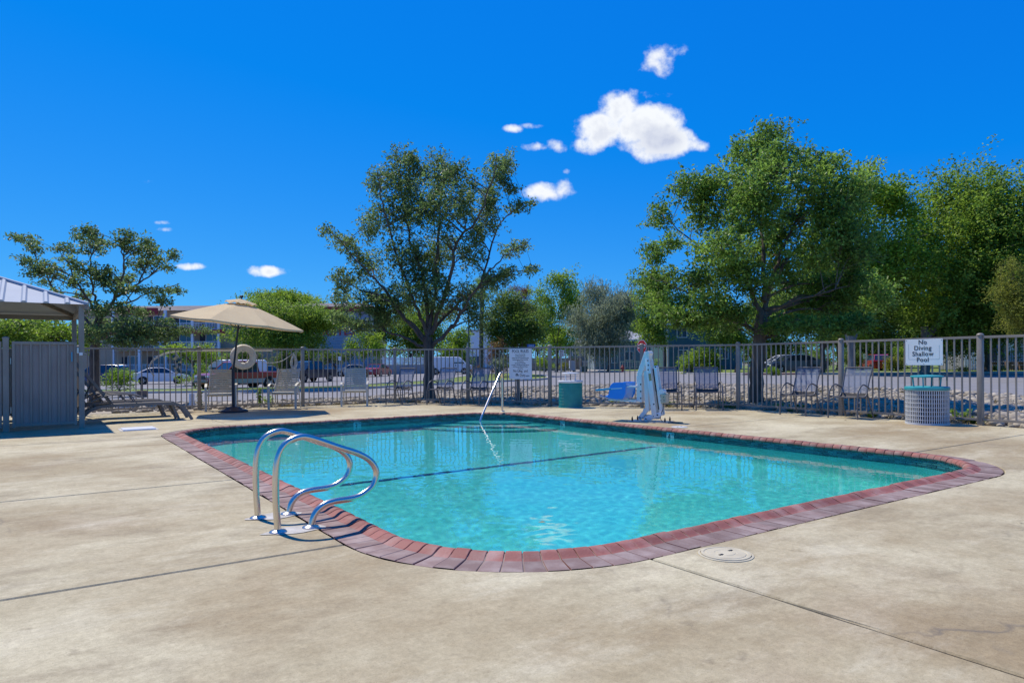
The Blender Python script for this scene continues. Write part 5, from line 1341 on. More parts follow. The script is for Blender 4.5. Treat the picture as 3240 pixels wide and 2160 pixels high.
# right-hand tree close behind the fence
zr = zoomer(1950, 350, 1.8233)
px_tree('pear_tree', 'dense tall green tree with a split trunk behind the fence right of the lift', 17.1, zr, (805, 1700),
    [([(812, 1500), (830, 1300), (842, 1180)], .19, .15), ([(850, 1200), (890, 1000), (960, 800), (1110, 480), (1120, 300)], .10, .012), ([(835, 1210), (740, 900), (690, 600), (685, 260)], .10, .012), ([(880, 1030), (1010, 840), (1200, 700), (1380, 560)], .07, .012), ([(820, 1290), (620, 1170), (400, 1050), (200, 960)], .075, .012), ([(850, 1100), (850, 600), (870, 140)], .09, .012), ([(860, 1150), (1100, 1080), (1300, 1020)], .06, .012), ([(760, 1000), (500, 800), (280, 620)], .06, .012)],
    [(880, 140, 115, 75), (690, 230, 32, 60), (790, 260, 150, 95), (950, 260, 110, 90), (1080, 290, 70, 75), (1250, 300, 75, 55), (420, 440, 130, 80), (640, 430, 150, 120), (870, 430, 160, 130), (1120, 450, 140, 120), (1340, 470, 110, 130), (250, 610, 75, 85), (520, 610, 130, 110), (760, 620, 170, 120), (1000, 640, 170, 120), (1250, 640, 140, 120), (215, 820, 80, 75), (330, 760, 60, 45), (600, 810, 170, 100), (850, 820, 170, 100), (1150, 820, 170, 110), (1380, 790, 110, 120), (240, 970, 130, 80), (480, 970, 170, 90), (760, 980, 170, 90), (1060, 1000, 180, 110), (1340, 1000, 130, 110), (270, 1100, 110, 70), (520, 1120, 130, 80), (1030, 1150, 170, 80), (1260, 1150, 130, 80), (1420, 1130, 90, 80), (640, 1250, 60, 40), (480, 1205, 140, 60), (320, 1185, 100, 60), (980, 1240, 150, 60), (1200, 1245, 130, 60), (1390, 1230, 100, 60), (690, 1170, 90, 60), (1520, 1050, 90, 110)],
    M['bark_mid'] if 'bark_mid' in M else M['bark'], M['leaf_mid'] if 'leaf_mid' in M else M['leaf_green'], 10, 0.16, 0.10, 0.044, 3.6, 5, depth=1.1, sub=True, shell=0.4)

# left tree behind the loungers
zl = zoomer(0, 660, 3.36)
px_tree('pear_tree', 'open sparse tree with upright limbs behind the loungers at the left', 20.0, zl, (1000, 2080),
    [([(1005, 1700), (1010, 1420)], .15, .13), ([(1015, 1450), (1030, 1200), (1020, 980), (960, 700), (955, 450), (950, 230)], .08, .010), ([(1030, 1300), (1210, 960), (1310, 700), (1300, 420), (1340, 280)], .075, .010), ([(1210, 960), (1480, 790), (1750, 590), (1880, 500)], .05, .008), ([(1180, 1010), (1400, 990), (1560, 900), (1900, 800)], .05, .008), ([(1020, 1100), (840, 820), (700, 560), (620, 430)], .055, .008), ([(980, 1250), (760, 1020), (580, 880), (430, 600), (280, 360), (120, 320)], .06, .008), ([(1030, 1380), (1400, 1270), (1750, 1250), (2150, 1290)], .06, .008), ([(1000, 1350), (1250, 1320), (1500, 1380)], .05, .01), ([(1480, 790), (1560, 560), (1570, 350)], .035, .008)],
    [(950, 245, 100, 55), (860, 310, 55, 45), (990, 420, 110, 90), (1100, 370, 60, 35), (700, 430, 115, 45), (1340, 280, 80, 55), (1330, 400, 85, 65), (1560, 350, 50, 60), (1620, 470, 100, 60), (1840, 500, 70, 60), (1500, 590, 140, 80), (1780, 630, 55, 40), (220, 320, 120, 35), (380, 420, 90, 70), (320, 560, 95, 45), (450, 640, 100, 55), (600, 690, 80, 60), (480, 780, 55, 45), (800, 770, 110, 80), (730, 570, 70, 60), (950, 640, 110, 80), (1150, 660, 45, 55), (1100, 790, 95, 70), (1350, 760, 90, 75), (1270, 860, 90, 70), (880, 930, 90, 60), (1850, 870, 85, 50), (1650, 890, 100, 50), (1750, 990, 90, 40), (1450, 850, 70, 50), (1040, 1070, 110, 80), (1290, 1070, 120, 70), (1500, 1110, 100, 60), (330, 700, 50, 25),
     (1120, 1270, 190, 120), (1400, 1270, 200, 120), (1680, 1250, 180, 90), (1930, 1290, 130, 45), (2170, 1295, 55, 30), (960, 1350, 70, 120), (1350, 1420, 220, 60), (1700, 1390, 140, 50), (620, 880, 50, 30)],
    M['bark'], M['leaf_pear'], 9, 0.15, 0.105, 0.045, 2.9, 9, depth=1.0, sub=True, shell=0.4)

# ---- generic background tree from a silhouette box
def box_tree(name, label, x0, x1, y0, y1, Y, leaf, seed, L=0.16, W=0.075, dens=2.2, per=16, rc=0.5, trunk_r=0.18, bark='bark', n=16, droop=0.4, trunk_x=None, group=None, shell=0.3, hang=0.0, twigs=0.25, cone=0.0):
    g = random.Random(seed); s = Y / FPX; cx = (x0 + x1) / 2; hx = (x1 - x0) / 2 * s; top = at(cx, y0, Y).z; bot = at(cx, y1, Y).z; cz = (top + bot) / 2; hz = (top - bot) / 2
    c = at(cx, (y0 + y1) / 2, Y); bx = gx(trunk_x if trunk_x else cx, Y); gz = zt(bx, Y); lobes = []
    for i in range(n):
        for _ in range(60):
            a, b, d = g.uniform(-1, 1), g.uniform(-1, 1), g.uniform(-1, 1)
            w = 1 - cone * (b + 1) / 2
            if abs(a / w) ** 2.6 + abs(b) ** 2.6 + d * d < 1: break
        f = g.uniform(0.28, 0.44)
        lobes.append((Vector((c.x + a * hx * (1 - f * .55), Y + d * hx * (1 - f), cz + b * hz * (1 - f * .55))), (hx * f * 1.05, hx * f, min(hz, hx) * f * g.uniform(.8, 1.1))))
    limbs = [([(bx, Y, gz), (bx + .1, Y, gz + (bot - gz) * .5 + .2), (bx, Y, bot + hz * .25)], trunk_r, trunk_r * .75)]
    for i in range(6):
        q = g.choice(lobes)[0]; limbs.append(([(bx, Y, bot + hz * .1), ((bx + q.x) / 2, (Y + q.y) / 2, (bot + q.z) / 2 + .2), tuple(q)], trunk_r * .5, .02))
    return grow(name, label, (bx, Y, gz), limbs, lobes, M[bark], M[leaf], per, rc, L, W, dens, seed, droop=droop, twigs=twigs, group=group, shell=shell, hang=hang)
# the tall trees on the right
GR = 'tall trees on the right'
box_tree('sycamore_tree', 'tall broad tree directly right of the split-trunk tree, pale trunk', 2560, 2960, 490, 1120, 44, 'leaf_bright', 21, L=.20, W=.12, rc=.55, n=26, trunk_r=.28, bark='bark_pale', trunk_x=2690, group=GR)
box_tree('sycamore_tree', 'tallest broad tree at the right edge above the no diving sign', 2800, 3400, 490, 1110, 46, 'leaf_green', 22, L=.21, W=.12, rc=.58, n=32, trunk_r=.32, bark='bark_pale', trunk_x=2925, group=GR)
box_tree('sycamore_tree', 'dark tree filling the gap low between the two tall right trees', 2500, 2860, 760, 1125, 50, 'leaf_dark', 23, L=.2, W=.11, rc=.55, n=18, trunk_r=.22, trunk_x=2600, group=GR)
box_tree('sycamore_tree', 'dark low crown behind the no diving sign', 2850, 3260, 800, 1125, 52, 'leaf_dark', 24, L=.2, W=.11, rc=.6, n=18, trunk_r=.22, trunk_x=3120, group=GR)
box_tree('acacia_tree', 'feathery yellow-green tree cut by the right frame edge', 3150, 3420, 800, 1090, 30, 'leaf_yellow', 25, L=.09, W=.035, rc=.3, n=18, trunk_r=.12, trunk_x=3330)
# street trees in the middle distance
GM = 'street trees in the middle distance'
box_tree('street_tree', 'dark round tree right of the palm trunk', 1515, 1730, 880, 1135, 58, 'leaf_dark', 31, L=.20, W=.10, rc=.55, n=18, trunk_x=1640, group=GM)
box_tree('street_tree', 'bright green tree above the teal bin', 1665, 1870, 862, 1135, 84, 'leaf_bright', 32, L=.26, W=.14, rc=.7, n=18, trunk_x=1760, group=GM)
box_tree('willow_tree', 'grey-green drooping tree left of the stop sign', 1785, 2030, 868, 1125, 78, 'leaf_grey', 33, L=.36, W=.07, rc=.6, n=24, droop=1.6, hang=.7, trunk_x=1925, group=GM)
box_tree('street_tree', 'dark green tree with leaning trunk left of the teal house', 1985, 2165, 860, 1110, 70, 'leaf_green', 34, L=.22, W=.11, rc=.55, n=16, trunk_x=2102, group=GM)
box_tree('street_tree', 'bushy green tree between the teal house and the split trunk', 2195, 2420, 960, 1110, 58, 'leaf_green', 35, L=.19, W=.10, rc=.45, n=14, trunk_x=2330, group=GM)
box_tree('street_tree', 'tall thin tree far behind the drooping grey one', 1985, 2040, 850, 1100, 120, 'leaf_dark', 36, L=.3, W=.14, rc=.7, n=10, group=GM)
box_tree('street_tree', 'small purplish tree top beyond the palms', 1600, 1700, 875, 1000, 100, 'leaf_rust', 37, L=.26, W=.08, rc=.6, n=9, group=GM)
box_tree('street_tree', 'dark tree low behind the split trunk right of the teal house', 2360, 2620, 880, 1130, 66, 'leaf_dark', 38, L=.22, W=.11, rc=.55, n=20, trunk_x=2470, group=GM)
box_tree('street_tree', 'low green tree behind the grey-blue house roof', 1860, 2080, 960, 1100, 125, 'leaf_green', 39, L=.34, W=.17, rc=.9, n=14, group=GM)
box_tree('street_tree', 'rounded green tree behind the bright one above the bin', 1600, 1800, 930, 1125, 110, 'leaf_green', 40, L=.3, W=.15, rc=.8, n=16, group=GM)
box_tree('street_tree', 'dark green crown low behind the right sling chairs', 2540, 2760, 900, 1120, 70, 'leaf_green', 26, L=.22, W=.11, rc=.55, n=16, group=GM)
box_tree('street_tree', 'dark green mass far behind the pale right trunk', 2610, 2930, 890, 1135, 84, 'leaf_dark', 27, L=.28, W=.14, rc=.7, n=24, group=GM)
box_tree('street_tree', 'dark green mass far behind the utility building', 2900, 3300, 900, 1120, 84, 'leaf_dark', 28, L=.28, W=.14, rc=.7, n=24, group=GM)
# trees round the motel
GL = 'trees round the motel'
box_tree('street_tree', 'olive tree between the umbrella and the motel sign', 710, 1095, 940, 1125, 44, 'leaf_green', 41, L=.17, W=.07, rc=.42, n=22, trunk_x=905, trunk_r=.12, group=GL)
box_tree('street_tree', 'pale green tree rising behind the motel roof', 755, 1015, 905, 1010, 125, 'leaf_bright', 42, L=.36, W=.16, rc=.9, n=16, group=GL)
box_tree('street_tree', 'small bright round tree with a slim trunk in the parking lot', 1095, 1225, 1048, 1135, 50, 'leaf_bright', 43, L=.17, W=.08, rc=.38, n=12, trunk_x=1150, trunk_r=.09, bark='bark_pale', group=GL)
box_tree('street_tree', 'light green tree behind the white van', 1385, 1500, 1025, 1125, 96, 'leaf_bright', 44, L=.3, W=.15, rc=.7, n=12, group=GL)
box_tree('street_tree', 'thin tree behind the dark forked trunk', 1170, 1430, 950, 1140, 104, 'leaf_green', 45, L=.3, W=.15, rc=.7, n=20, group=GL)
box_tree('street_tree', 'dense green tree seen below the enclosure roof', -160, 150, 985, 1110, 27, 'leaf_green', 46, L=.14, W=.07, rc=.38, n=22, trunk_x=-20, group=GL)
box_tree('street_tree', 'dense bright green tree just right of the enclosure post', 90, 300, 1000, 1120, 29, 'leaf_bright', 47, L=.14, W=.07, rc=.36, n=18, trunk_x=190, group=GL)
box_tree('street_tree', 'rounded tree in front of the motel balconies', 520, 700, 1082, 1150, 56, 'leaf_bright', 48, L=.18, W=.08, rc=.42, n=12, trunk_x=610, trunk_r=.1, group=GL)
box_tree('street_tree', 'dark shrubby tree against the motel ground floor', 1000, 1120, 1095, 1165, 90, 'leaf_dark', 49, L=.26, W=.12, rc=.55, n=10, trunk_x=1060, group=GL)

def shrub(name, label, x0, x1, y0, Y, leaf, seed, L=.12, W=.05, dens=1.6, rc=.22, n=8, cat='shrub', group=None, per=14, droop=-.2, stem='bark', depth=None):
    g = random.Random(seed); s = Y / FPX; cx = (x0 + x1) / 2; hx = (x1 - x0) / 2 * s; X = gx(cx, Y); gz = zt(X, Y) + .05; top = at(cx, y0, Y).z; hz = max(.15, (top - gz) / 2); lobes = []
    dp = depth if depth else hx
    for i in range(n):
        a, b, d = g.uniform(-.62, .62), g.uniform(-.55, .55), g.uniform(-.6, .6); f = g.uniform(.38, .52)
        lobes.append(((X + a * hx, Y + d * dp, gz + hz + b * hz), (hx * f, dp * f, hz * f)))
    limbs = [([(X + .1 * hx * g.uniform(-1, 1), Y, gz - .05), (X, Y, gz + hz * .5), tuple(Vector(lobes[i][0]))], .03 + .01 * hx, .008) for i in range(min(5, n))]
    return grow(name, label, (X, Y, gz - .05), limbs, lobes, M[stem], M[leaf], per, rc, L, W, dens, seed, droop=droop, twigs=.5, group=group, cat=cat)
shrub('shrub', 'round bright green shrub at the road edge behind the loungers', 325, 432, 1158, 37, 'leaf_bright', 51, L=.13, W=.055, rc=.24)
shrub('shrub', 'arching bright shrub on a kerbed island behind the left strap chair', 570, 665, 1148, 50, 'leaf_bright', 52, L=.22, W=.04, rc=.3, droop=.6)
shrub('shrub', 'broad leafy shrub in front of the teal house', 2140, 2285, 1090, 58, 'leaf_bright', 53, L=.2, W=.09, rc=.38, n=12)
shrub('shrub', 'low clipped golden shrub by the blue and white sign', 2210, 2250, 1152, 56, 'leaf_yellow', 54, L=.09, W=.04, rc=.2, n=5)
shrub('shrub', 'small brownish shrub beside the golden one', 2240, 2262, 1143, 57, 'leaf_rust', 55, L=.09, W=.04, rc=.2, n=5)
shrub('shrub', 'pink flowering shrub beside the palm trunk', 1535, 1615, 1068, 56, 'leaf_pink', 56, L=.16, W=.06, rc=.34, n=10)
shrub('shrub', 'strappy green plant at the kerb by the dark blue car', 2418, 2470, 1155, 47, 'leaf_bright', 57, L=.35, W=.05, rc=.24, n=6, droop=-.8)
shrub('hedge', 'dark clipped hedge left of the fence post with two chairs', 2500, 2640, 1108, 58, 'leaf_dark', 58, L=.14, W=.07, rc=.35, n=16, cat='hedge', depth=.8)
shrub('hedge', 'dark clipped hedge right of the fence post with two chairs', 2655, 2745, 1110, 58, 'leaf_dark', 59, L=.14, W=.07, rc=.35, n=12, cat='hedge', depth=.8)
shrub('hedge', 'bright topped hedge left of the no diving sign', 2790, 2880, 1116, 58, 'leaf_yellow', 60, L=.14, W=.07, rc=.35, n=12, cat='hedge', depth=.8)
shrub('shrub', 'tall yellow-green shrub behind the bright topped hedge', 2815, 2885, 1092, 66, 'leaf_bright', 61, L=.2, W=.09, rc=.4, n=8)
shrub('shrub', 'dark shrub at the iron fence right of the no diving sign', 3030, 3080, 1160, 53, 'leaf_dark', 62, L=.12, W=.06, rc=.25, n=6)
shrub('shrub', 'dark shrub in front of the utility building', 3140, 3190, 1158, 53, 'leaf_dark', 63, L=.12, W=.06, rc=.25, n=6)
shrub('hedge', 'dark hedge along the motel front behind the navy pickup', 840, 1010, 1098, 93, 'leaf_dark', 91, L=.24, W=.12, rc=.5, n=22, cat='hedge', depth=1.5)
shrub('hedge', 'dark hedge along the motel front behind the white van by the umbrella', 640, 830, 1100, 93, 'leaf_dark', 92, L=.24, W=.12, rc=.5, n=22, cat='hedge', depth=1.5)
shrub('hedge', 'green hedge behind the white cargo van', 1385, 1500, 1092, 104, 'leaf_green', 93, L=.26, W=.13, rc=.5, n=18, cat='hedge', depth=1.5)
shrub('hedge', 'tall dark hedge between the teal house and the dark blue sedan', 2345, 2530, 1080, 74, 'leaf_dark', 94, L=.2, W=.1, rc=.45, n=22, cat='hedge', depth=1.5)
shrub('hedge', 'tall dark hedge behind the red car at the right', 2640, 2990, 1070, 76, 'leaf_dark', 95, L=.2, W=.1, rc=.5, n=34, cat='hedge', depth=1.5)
shrub('shrub', 'green foundation shrub by the grey-blue house', 1695, 1760, 1130, 88, 'leaf_bright', 64, L=.2, W=.1, rc=.5, n=8)
shrub('shrub', 'light shrub under the 25 sign', 1765, 1805, 1138, 86, 'leaf_yellow', 65, L=.18, W=.09, rc=.45, n=6)
shrub('shrub', 'flowering shrub behind the stop sign', 2040, 2085, 1138, 66, 'leaf_green', 66, L=.16, W=.08, rc=.35, n=6)
# potted fountain grass on the lot
p = shrub('potted_plant', 'fountain grass in a clay pot beside the slim-trunked tree', 1112, 1155, 1152, 49, 'leaf_yellow', 67, L=.5, W=.03, rc=.22, n=6, droop=.3, cat='potted plant')
mb = MB(); mb.lathe([(.28, 0), (.40, .5), (.42, .52), (.38, .52), (.35, .4), (0, .4)], 20); mb.build('pot', M['terracotta'], p, smooth=40)

# palms and yucca on the grass island
def palm(label, x, Y, top, seed, r=.19, lean=.2):
    g = random.Random(seed); X = gx(x, Y); gz = zt(X, Y) + .1; root = thing('palm_tree', label, 'palm', (X, Y, gz), 0, 'palms on the grass island')
    mb = MB(); K = int(top / .16); pts = [(lean * (i / K) ** 2, 0, top * i / K) for i in range(K + 1)]; mb.tube(pts, [r * (1.25 if i < 2 else 1) * (1.08 if i % 2 else .94) for i in range(K + 1)], 12); mb.build('trunk', M['palm_bark'], root, smooth=20)
    mb = MB()
    for k in range(34):
        a = g.uniform(0, 2 * PI); el = g.uniform(-.5, 1.3); ln = g.uniform(1.1, 1.6); d = Vector((math.cos(a) * math.cos(el), math.sin(a) * math.cos(el), math.sin(el))); c = Vector((lean, 0, top)); hub = c + d * ln * .55 + Vector((0, 0, -.05))
        mb.tube([c, hub], .014, 4, cap=False)
        sd = d.cross(Vector((0, 0, 1))).normalized(); up = sd.cross(d)
        for j in range(11):
            b = (j - 5) / 5 * 1.25; q = (d * math.cos(b) + sd * math.sin(b)) * ln * .6; w = (sd * math.cos(b) - d * math.sin(b)) * .035
            tip = hub + q + Vector((0, 0, -.18 - .1 * abs(b))); mid = hub + q * .55 + Vector((0, 0, .02))
            mb.add([hub, mid + w, tip, mid - w], [(0, 1, 2, 3)])
    mb.build('fronds', M['leaf_green'], root)
palm('palm with a rough grey trunk right of the big forked tree', 1522, 60, 7.6, 71)
palm('palm with a dark trunk hidden behind the POOL RULES board', 1622, 62, 4.6, 72, r=.2, lean=.4)
def yucca(label, x, Y, h, seed, m, n=70):
    g = random.Random(seed); X = gx(x, Y); gz = zt(X, Y) + .1; root = thing('yucca', label, 'yucca', (X, Y, gz), 0, 'spiky plants on the grass island')
    st = MB(); lf = MB()
    for k in range(4):
        q = Vector((g.uniform(-.45, .45), g.uniform(-.3, .3), h * g.uniform(.5, .8))); st.tube([(0, 0, 0), tuple(q * .5 + Vector((0, 0, .05))), tuple(q)], [.06, .05, .04], 6)
        for j in range(n):
            a = g.uniform(0, 2 * PI); el = g.uniform(-.7, 1.4); d = Vector((math.cos(a) * math.cos(el), math.sin(a) * math.cos(el), math.sin(el))); sd = d.orthogonal().normalized() * .022; ln = g.uniform(.4, .65)
            lf.add([q - sd, q + sd, q + d * ln], [(0, 1, 2)])
    st.build('stem', M['bark_pale'], root, smooth=60); lf.build('blades', m, root)
yucca('spiky many-headed yucca left of the POOL RULES board', 1578, 52, 1.9, 75, M['leaf_grey'])
yucca('low spiky reddish plant at the palm foot', 1500, 56, .9, 76, M['leaf_rust'], 40)

# weeds along the fence foot
def weed(label, x, Y, h, seed, leaf='leaf_green', n=7, spread=.12):
    g = random.Random(seed); X = gx(x, Y); gz = zt(X, Y); root = thing('weed', label, 'weed', (X, Y, gz), 0, 'weeds along the fence foot'); st = MB(); C = []
    for k in range(n):
        a = g.uniform(0, 2 * PI); q = Vector((math.cos(a) * spread * g.random(), math.sin(a) * spread * g.random(), h * g.uniform(.55, 1))); st.tube([(0, 0, 0), tuple(q * .5 + Vector((0, 0, .02))), tuple(q)], [.006, .005, .003], 4, cap=False)
        for t in (.35, .55, .75, .95): C.append(tuple(q * t))
    st.build('stem', M['leaf_green'], root); leaf_mesh('leaves', C, 5, .05, .07, .028, M[leaf], root, -.1, np.random.default_rng(seed))
for i, (x, Y, h, lab, lf, sp) in enumerate(((845, 17.5, .36, 'weed clump left of the middle strap chair', 'leaf_bright', .25), (822, 17.3, .55, 'tall thin weed behind the umbrella base', 'leaf_green', .08), (632, 16.9, .45, 'dark weed at the fence beside the white pipe stub', 'leaf_dark', .1), (1638, 17.8, .42, 'dry dark weed below the POOL RULES board', 'leaf_rust', .14), (2108, 16.4, .2, 'low weed behind the lift box', 'leaf_green', .2), (2460, 15.2, .16, 'low weed left of the two right chairs', 'leaf_green', .25), (2520, 14.6, .2, 'leafy weed under the left of the two right chairs', 'leaf_dark', .3), (2760, 13.0, .16, 'weed between the right chair and the white bin', 'leaf_green', .25), (3030, 11.9, .3, 'weed right of the white bin at the fence', 'leaf_bright', .2), (3080, 11.8, .14, 'straw-coloured weed at the foot of the right post', 'leaf_yellow', .3), (1935, 17.0, .18, 'small weed in the stones behind the blue seat', 'leaf_yellow', .2), (2310, 15.9, .14, 'small weed in the stones beside the split trunk', 'leaf_green', .2))):
    weed(lab, x, Y, h, 80 + i, lf, 9, sp)
# dry grass scattered between the stones
def dry_grass():
    g = np.random.default_rng(99); C = []
    while len(C) < 900:
        a = g.uniform(-.7, .8); yf = interp(YF, a) + .15; y = yf + (near_edge(a, 1) - yf) * g.random() ** 1.6
        if noise.noise(Vector((a * y * .6, y * .6, 8.8))) < .02: continue
        C.append((a * y, y, zt(a * y, y) + .07))
    o = leaf_mesh('dry_grass', C, 9, .13, .16, .012, M['straw'], None, -.9, g, squash=.3); stuff(o)
add_m('straw', (0.33, 0.25, 0.11), (0.24, 0.22, 0.08), rough=0.85, scale=1.5, island=.3)
dry_grass()
# distant belt of trees closing the horizon
def far_belt():
    g = np.random.default_rng(123); C = []
    for k in range(1300):
        a = g.uniform(-1.3, 1.3); Y = g.uniform(175, 235); h = 6.0 + 4.5 * abs(noise.noise(Vector((a * 9, 0, 1)))) + 2.0 * abs(noise.noise(Vector((a * 31, 2, 1))))
        C.append((a * Y, Y, zt(a * Y, Y) + g.random() ** .7 * h))
    o = leaf_mesh('far_treeline', C, 26, 2.0, 1.0, .55, M['leaf_dark'], None, .2, g); stuff(o)
far_belt()


# leaf litter blown against the fence foot, a few flecks out on the deck
def litter():
    g = np.random.default_rng(77); C = []
    for k in range(220):
        i = g.integers(0, len(FP) - 1); a, b = FP[i], FP[i + 1]; t = g.random(); x, y = a[0] + (b[0] - a[0]) * t, a[1] + (b[1] - a[1]) * t
        d = abs(g.normal()) * .35 + .08; L_ = math.hypot(x, y); C.append((x * (1 - d / L_), y * (1 - d / L_), .006))
    for k in range(26):
        u, v = g.uniform(-1, 12), g.uniform(-2.5, 12)
        if U0 - .6 < u < U1 + .6 and V0 - .6 < v < V1 + .6: continue
        p = UV(u, v); C.append((p.x, p.y, .006))
    o = leaf_mesh('leaf_litter', C, 1, .001, .05, .022, M['leaf_rust'], None, 0.0, g, squash=.1); stuff(o)
    co = np.empty(len(o.data.vertices) * 3); o.data.vertices.foreach_get('co', co); co = co.reshape(-1, 3); co[:, 2] = .004 + np.abs(co[:, 2] - .006) * .25; o.data.vertices.foreach_set('co', co.ravel()); o.data.update()
litter()
mb = MB(); c = UV(4.05, 3.05, -.110); mb.add([c + V(-.03, 0), c + V(0, -.014), c + V(.03, .004), c + V(.002, .016, .004)], [(0, 1, 2, 3)]); tag(mb.build('floating_leaf', M['straw']), 'single yellow leaf floating near the front corner of the pool', 'leaf')
# ------------------------------------------------------------------ buildings
def window(parent, x, y, z, w, h, frame='trim_white', glass='glass_blue', bars=1, d=.10):
    """window facing -y in the parent's frame: frame ring, pane and mullion"""
    mb = MB(); t = max(.07, w * .05)
    for c, s in (((x, y - d / 2, z + h / 2), (w + 2 * t, d, t)), ((x, y - d / 2, z - h / 2), (w + 2 * t, d * 1.4, t)), ((x - w / 2 - t / 2, y - d / 2, z), (t, d, h)), ((x + w / 2 + t / 2, y - d / 2, z), (t, d, h))): mb.box(c, s)
    f = mb.build('window', M[frame], parent)
    mb = MB(); mb.box((x, y - .025, z), (w, .03, h)); mb.build('pane', M[glass], f)
    mb = MB()
    for k in range(1, bars + 1): mb.box((x - w / 2 + w * k / (bars + 1), y - .06, z), (t * .6, .05, h))
    mb.build('mullion', M[frame], f)
    return f
def railing(parent, x0, x1, y, z, h=1.0, m='trim_white', step=.14, name='balcony_railing'):
    mb = MB(); mb.box(((x0 + x1) / 2, y, z + h), (x1 - x0, .06, .07)); mb.box(((x0 + x1) / 2, y, z + .1), (x1 - x0, .05, .05))
    n = int((x1 - x0) / step)
    for k in range(n + 1): mb.box((x0 + (x1 - x0) * k / n, y, z + h / 2), (.045, .035, h - .05))
    return mb.build(name, M[m], parent)
def motel():
    Y = 102.0; gz = -0.65; t = thing('motel', 'three storey tan and grey motel with red trim and white balconies', 'building', (0, Y, gz))
    X = lambda px: (px - 1620) / FPX * Y
    def Z(py): return HCAM + (1153 - py) / FPX * Y - gz
    xa, xb, xc, xd = X(250), X(932), X(930), X(1187)
    mb = MB(); mb.box(((xa + xb) / 2, 6.0, Z(982) / 2), (xb - xa, 12, Z(982))); mb.build('wall', M['stucco_tan'], t)
    mb = MB(); mb.box(((xc + xd) / 2, 2.0, Z(990) / 2), (xd - xc, 12, Z(990))); mb.build('gable_wall', M['lap_grey'], t)
    mb = MB(); mb.box((xd + .04, 2.2, Z(990) / 2), (.2, 11.8, Z(990) - .1)); mb.build('end_wall', M['stucco_cream'], t)
    def roof(x0, x1, y0, y1, z0, z1, ov=.7):
        mb = MB(); ym = (y0 + y1) / 2
        a = [(x0 - ov, y0 - ov, z0), (x1 + ov, y0 - ov, z0), (x1 + ov, y1 + ov, z0), (x0 - ov, y1 + ov, z0), (x0 + 1.6, ym, z1), (x1 - 1.6, ym, z1)]
        mb.add(a, [(0, 1, 5, 4), (1, 2, 5), (2, 3, 4, 5), (3, 0, 4), (3, 2, 1, 0)]); return mb.build('roof', M['roof_shingle'], t)
    roof(xa, xb, 0, 12, Z(982) + .02, Z(955)); r = roof(xc, xd, -4, 8, Z(980) + .02, Z(957))
    mb = MB(); mb.box(((xc + xd) / 2, -4.25, Z(986.5)), (xd - xc + .8, .45, Z(980) - Z(993))); mb.build('red_band', M['red_trim'], t)
    mb = MB(); mb.box((xd + .4, 2, Z(986.5)), (.4, 12.4, Z(980) - Z(993))); mb.build('red_band', M['red_trim'], t)
    mb = MB(); mb.box(((X(430) + X(520)) / 2, -1.9, Z(985)), (X(520) - X(430), .4, .9)); mb.build('red_band', M['red_trim'], t)
    # balconies, three floors, bays between white columns
    bays = [X(p) for p in (380, 462, 543, 627, 709)]
    for fl, (zf, zr) in enumerate(((Z(1172), 1.0), (Z(1102), 1.0), (Z(1045), 1.05))):
        if fl: mb = MB(); mb.box(((bays[0] + bays[-1]) / 2, -.9, zf - .15), (bays[-1] - bays[0] + .8, 1.9, .3)); mb.build('balcony_floor', M['stucco_tan'], t)
        for a, b in zip(bays[:-1], bays[1:]):
            railing(t, a + .18, b - .18, -1.75, zf, zr, step=.22)
            window(t, (a + b) / 2 + .3, 0, zf + 1.25, 1.9, 2.0, bars=1)
            mb = MB(); mb.box(((a + b) / 2 - 1.25, -.03, zf + 1.1), (.8, .06, 2.1)); mb.build('door', M['navy'], t)
    for b in bays:
        mb = MB(); mb.box((b, -1.75, Z(982) / 2), (.34, .34, Z(982))); mb.build('column', M['trim_white'], t)
    mb = MB(); mb.box((X(672), -1.95, Z(1049)), (X(716) - X(600), .3, .55)); mb.build('awning', M['red_trim'], t)
    # side windows of the grey wing
    for z in (Z(1020), Z(1065), Z(1120)):
        for y in (-1.5, 4.5):
            mb = MB(); mb.box((xd + .16, y, z), (.06, 1.3, 1.7)); mb.build('side_window', M['glass_blue'], t)
            mb = MB(); mb.box((xd + .17, y - .75, z), (.1, .12, 1.9)); mb.box((xd + .17, y + .75, z), (.1, .12, 1.9)); mb.build('side_trim', M['trim_white'], t)
    for k in range(3): railing(t, X(1000) + k * 4, X(1000) + k * 4 + 3.6, -4.6, .2, .9, step=.25)
    # wall sign
    cx = X(1090); f = (PI / 2, 0, 0)
    text_part('COMFORT', 1.55, M['sign_blue'], t, (cx, -4.06, Z(1044)), f, 'sign_lettering', sx=1.0, depth=.05, bold=.03)
    text_part('SUITES', 1.35, M['sign_red'], t, (cx, -4.06, Z(1056)), f, 'sign_lettering', sx=1.25, depth=.05, bold=.02)
    mb = MB(); mb.tube(spline([(cx - 1.6, -4.07, Z(1038)), (cx - .6, -4.07, Z(1031)), (cx + .6, -4.07, Z(1030)), (cx + 1.3, -4.07, Z(1034))], 5), .16, 6); mb.build('sign_swirl', M['orange'], t)
motel()
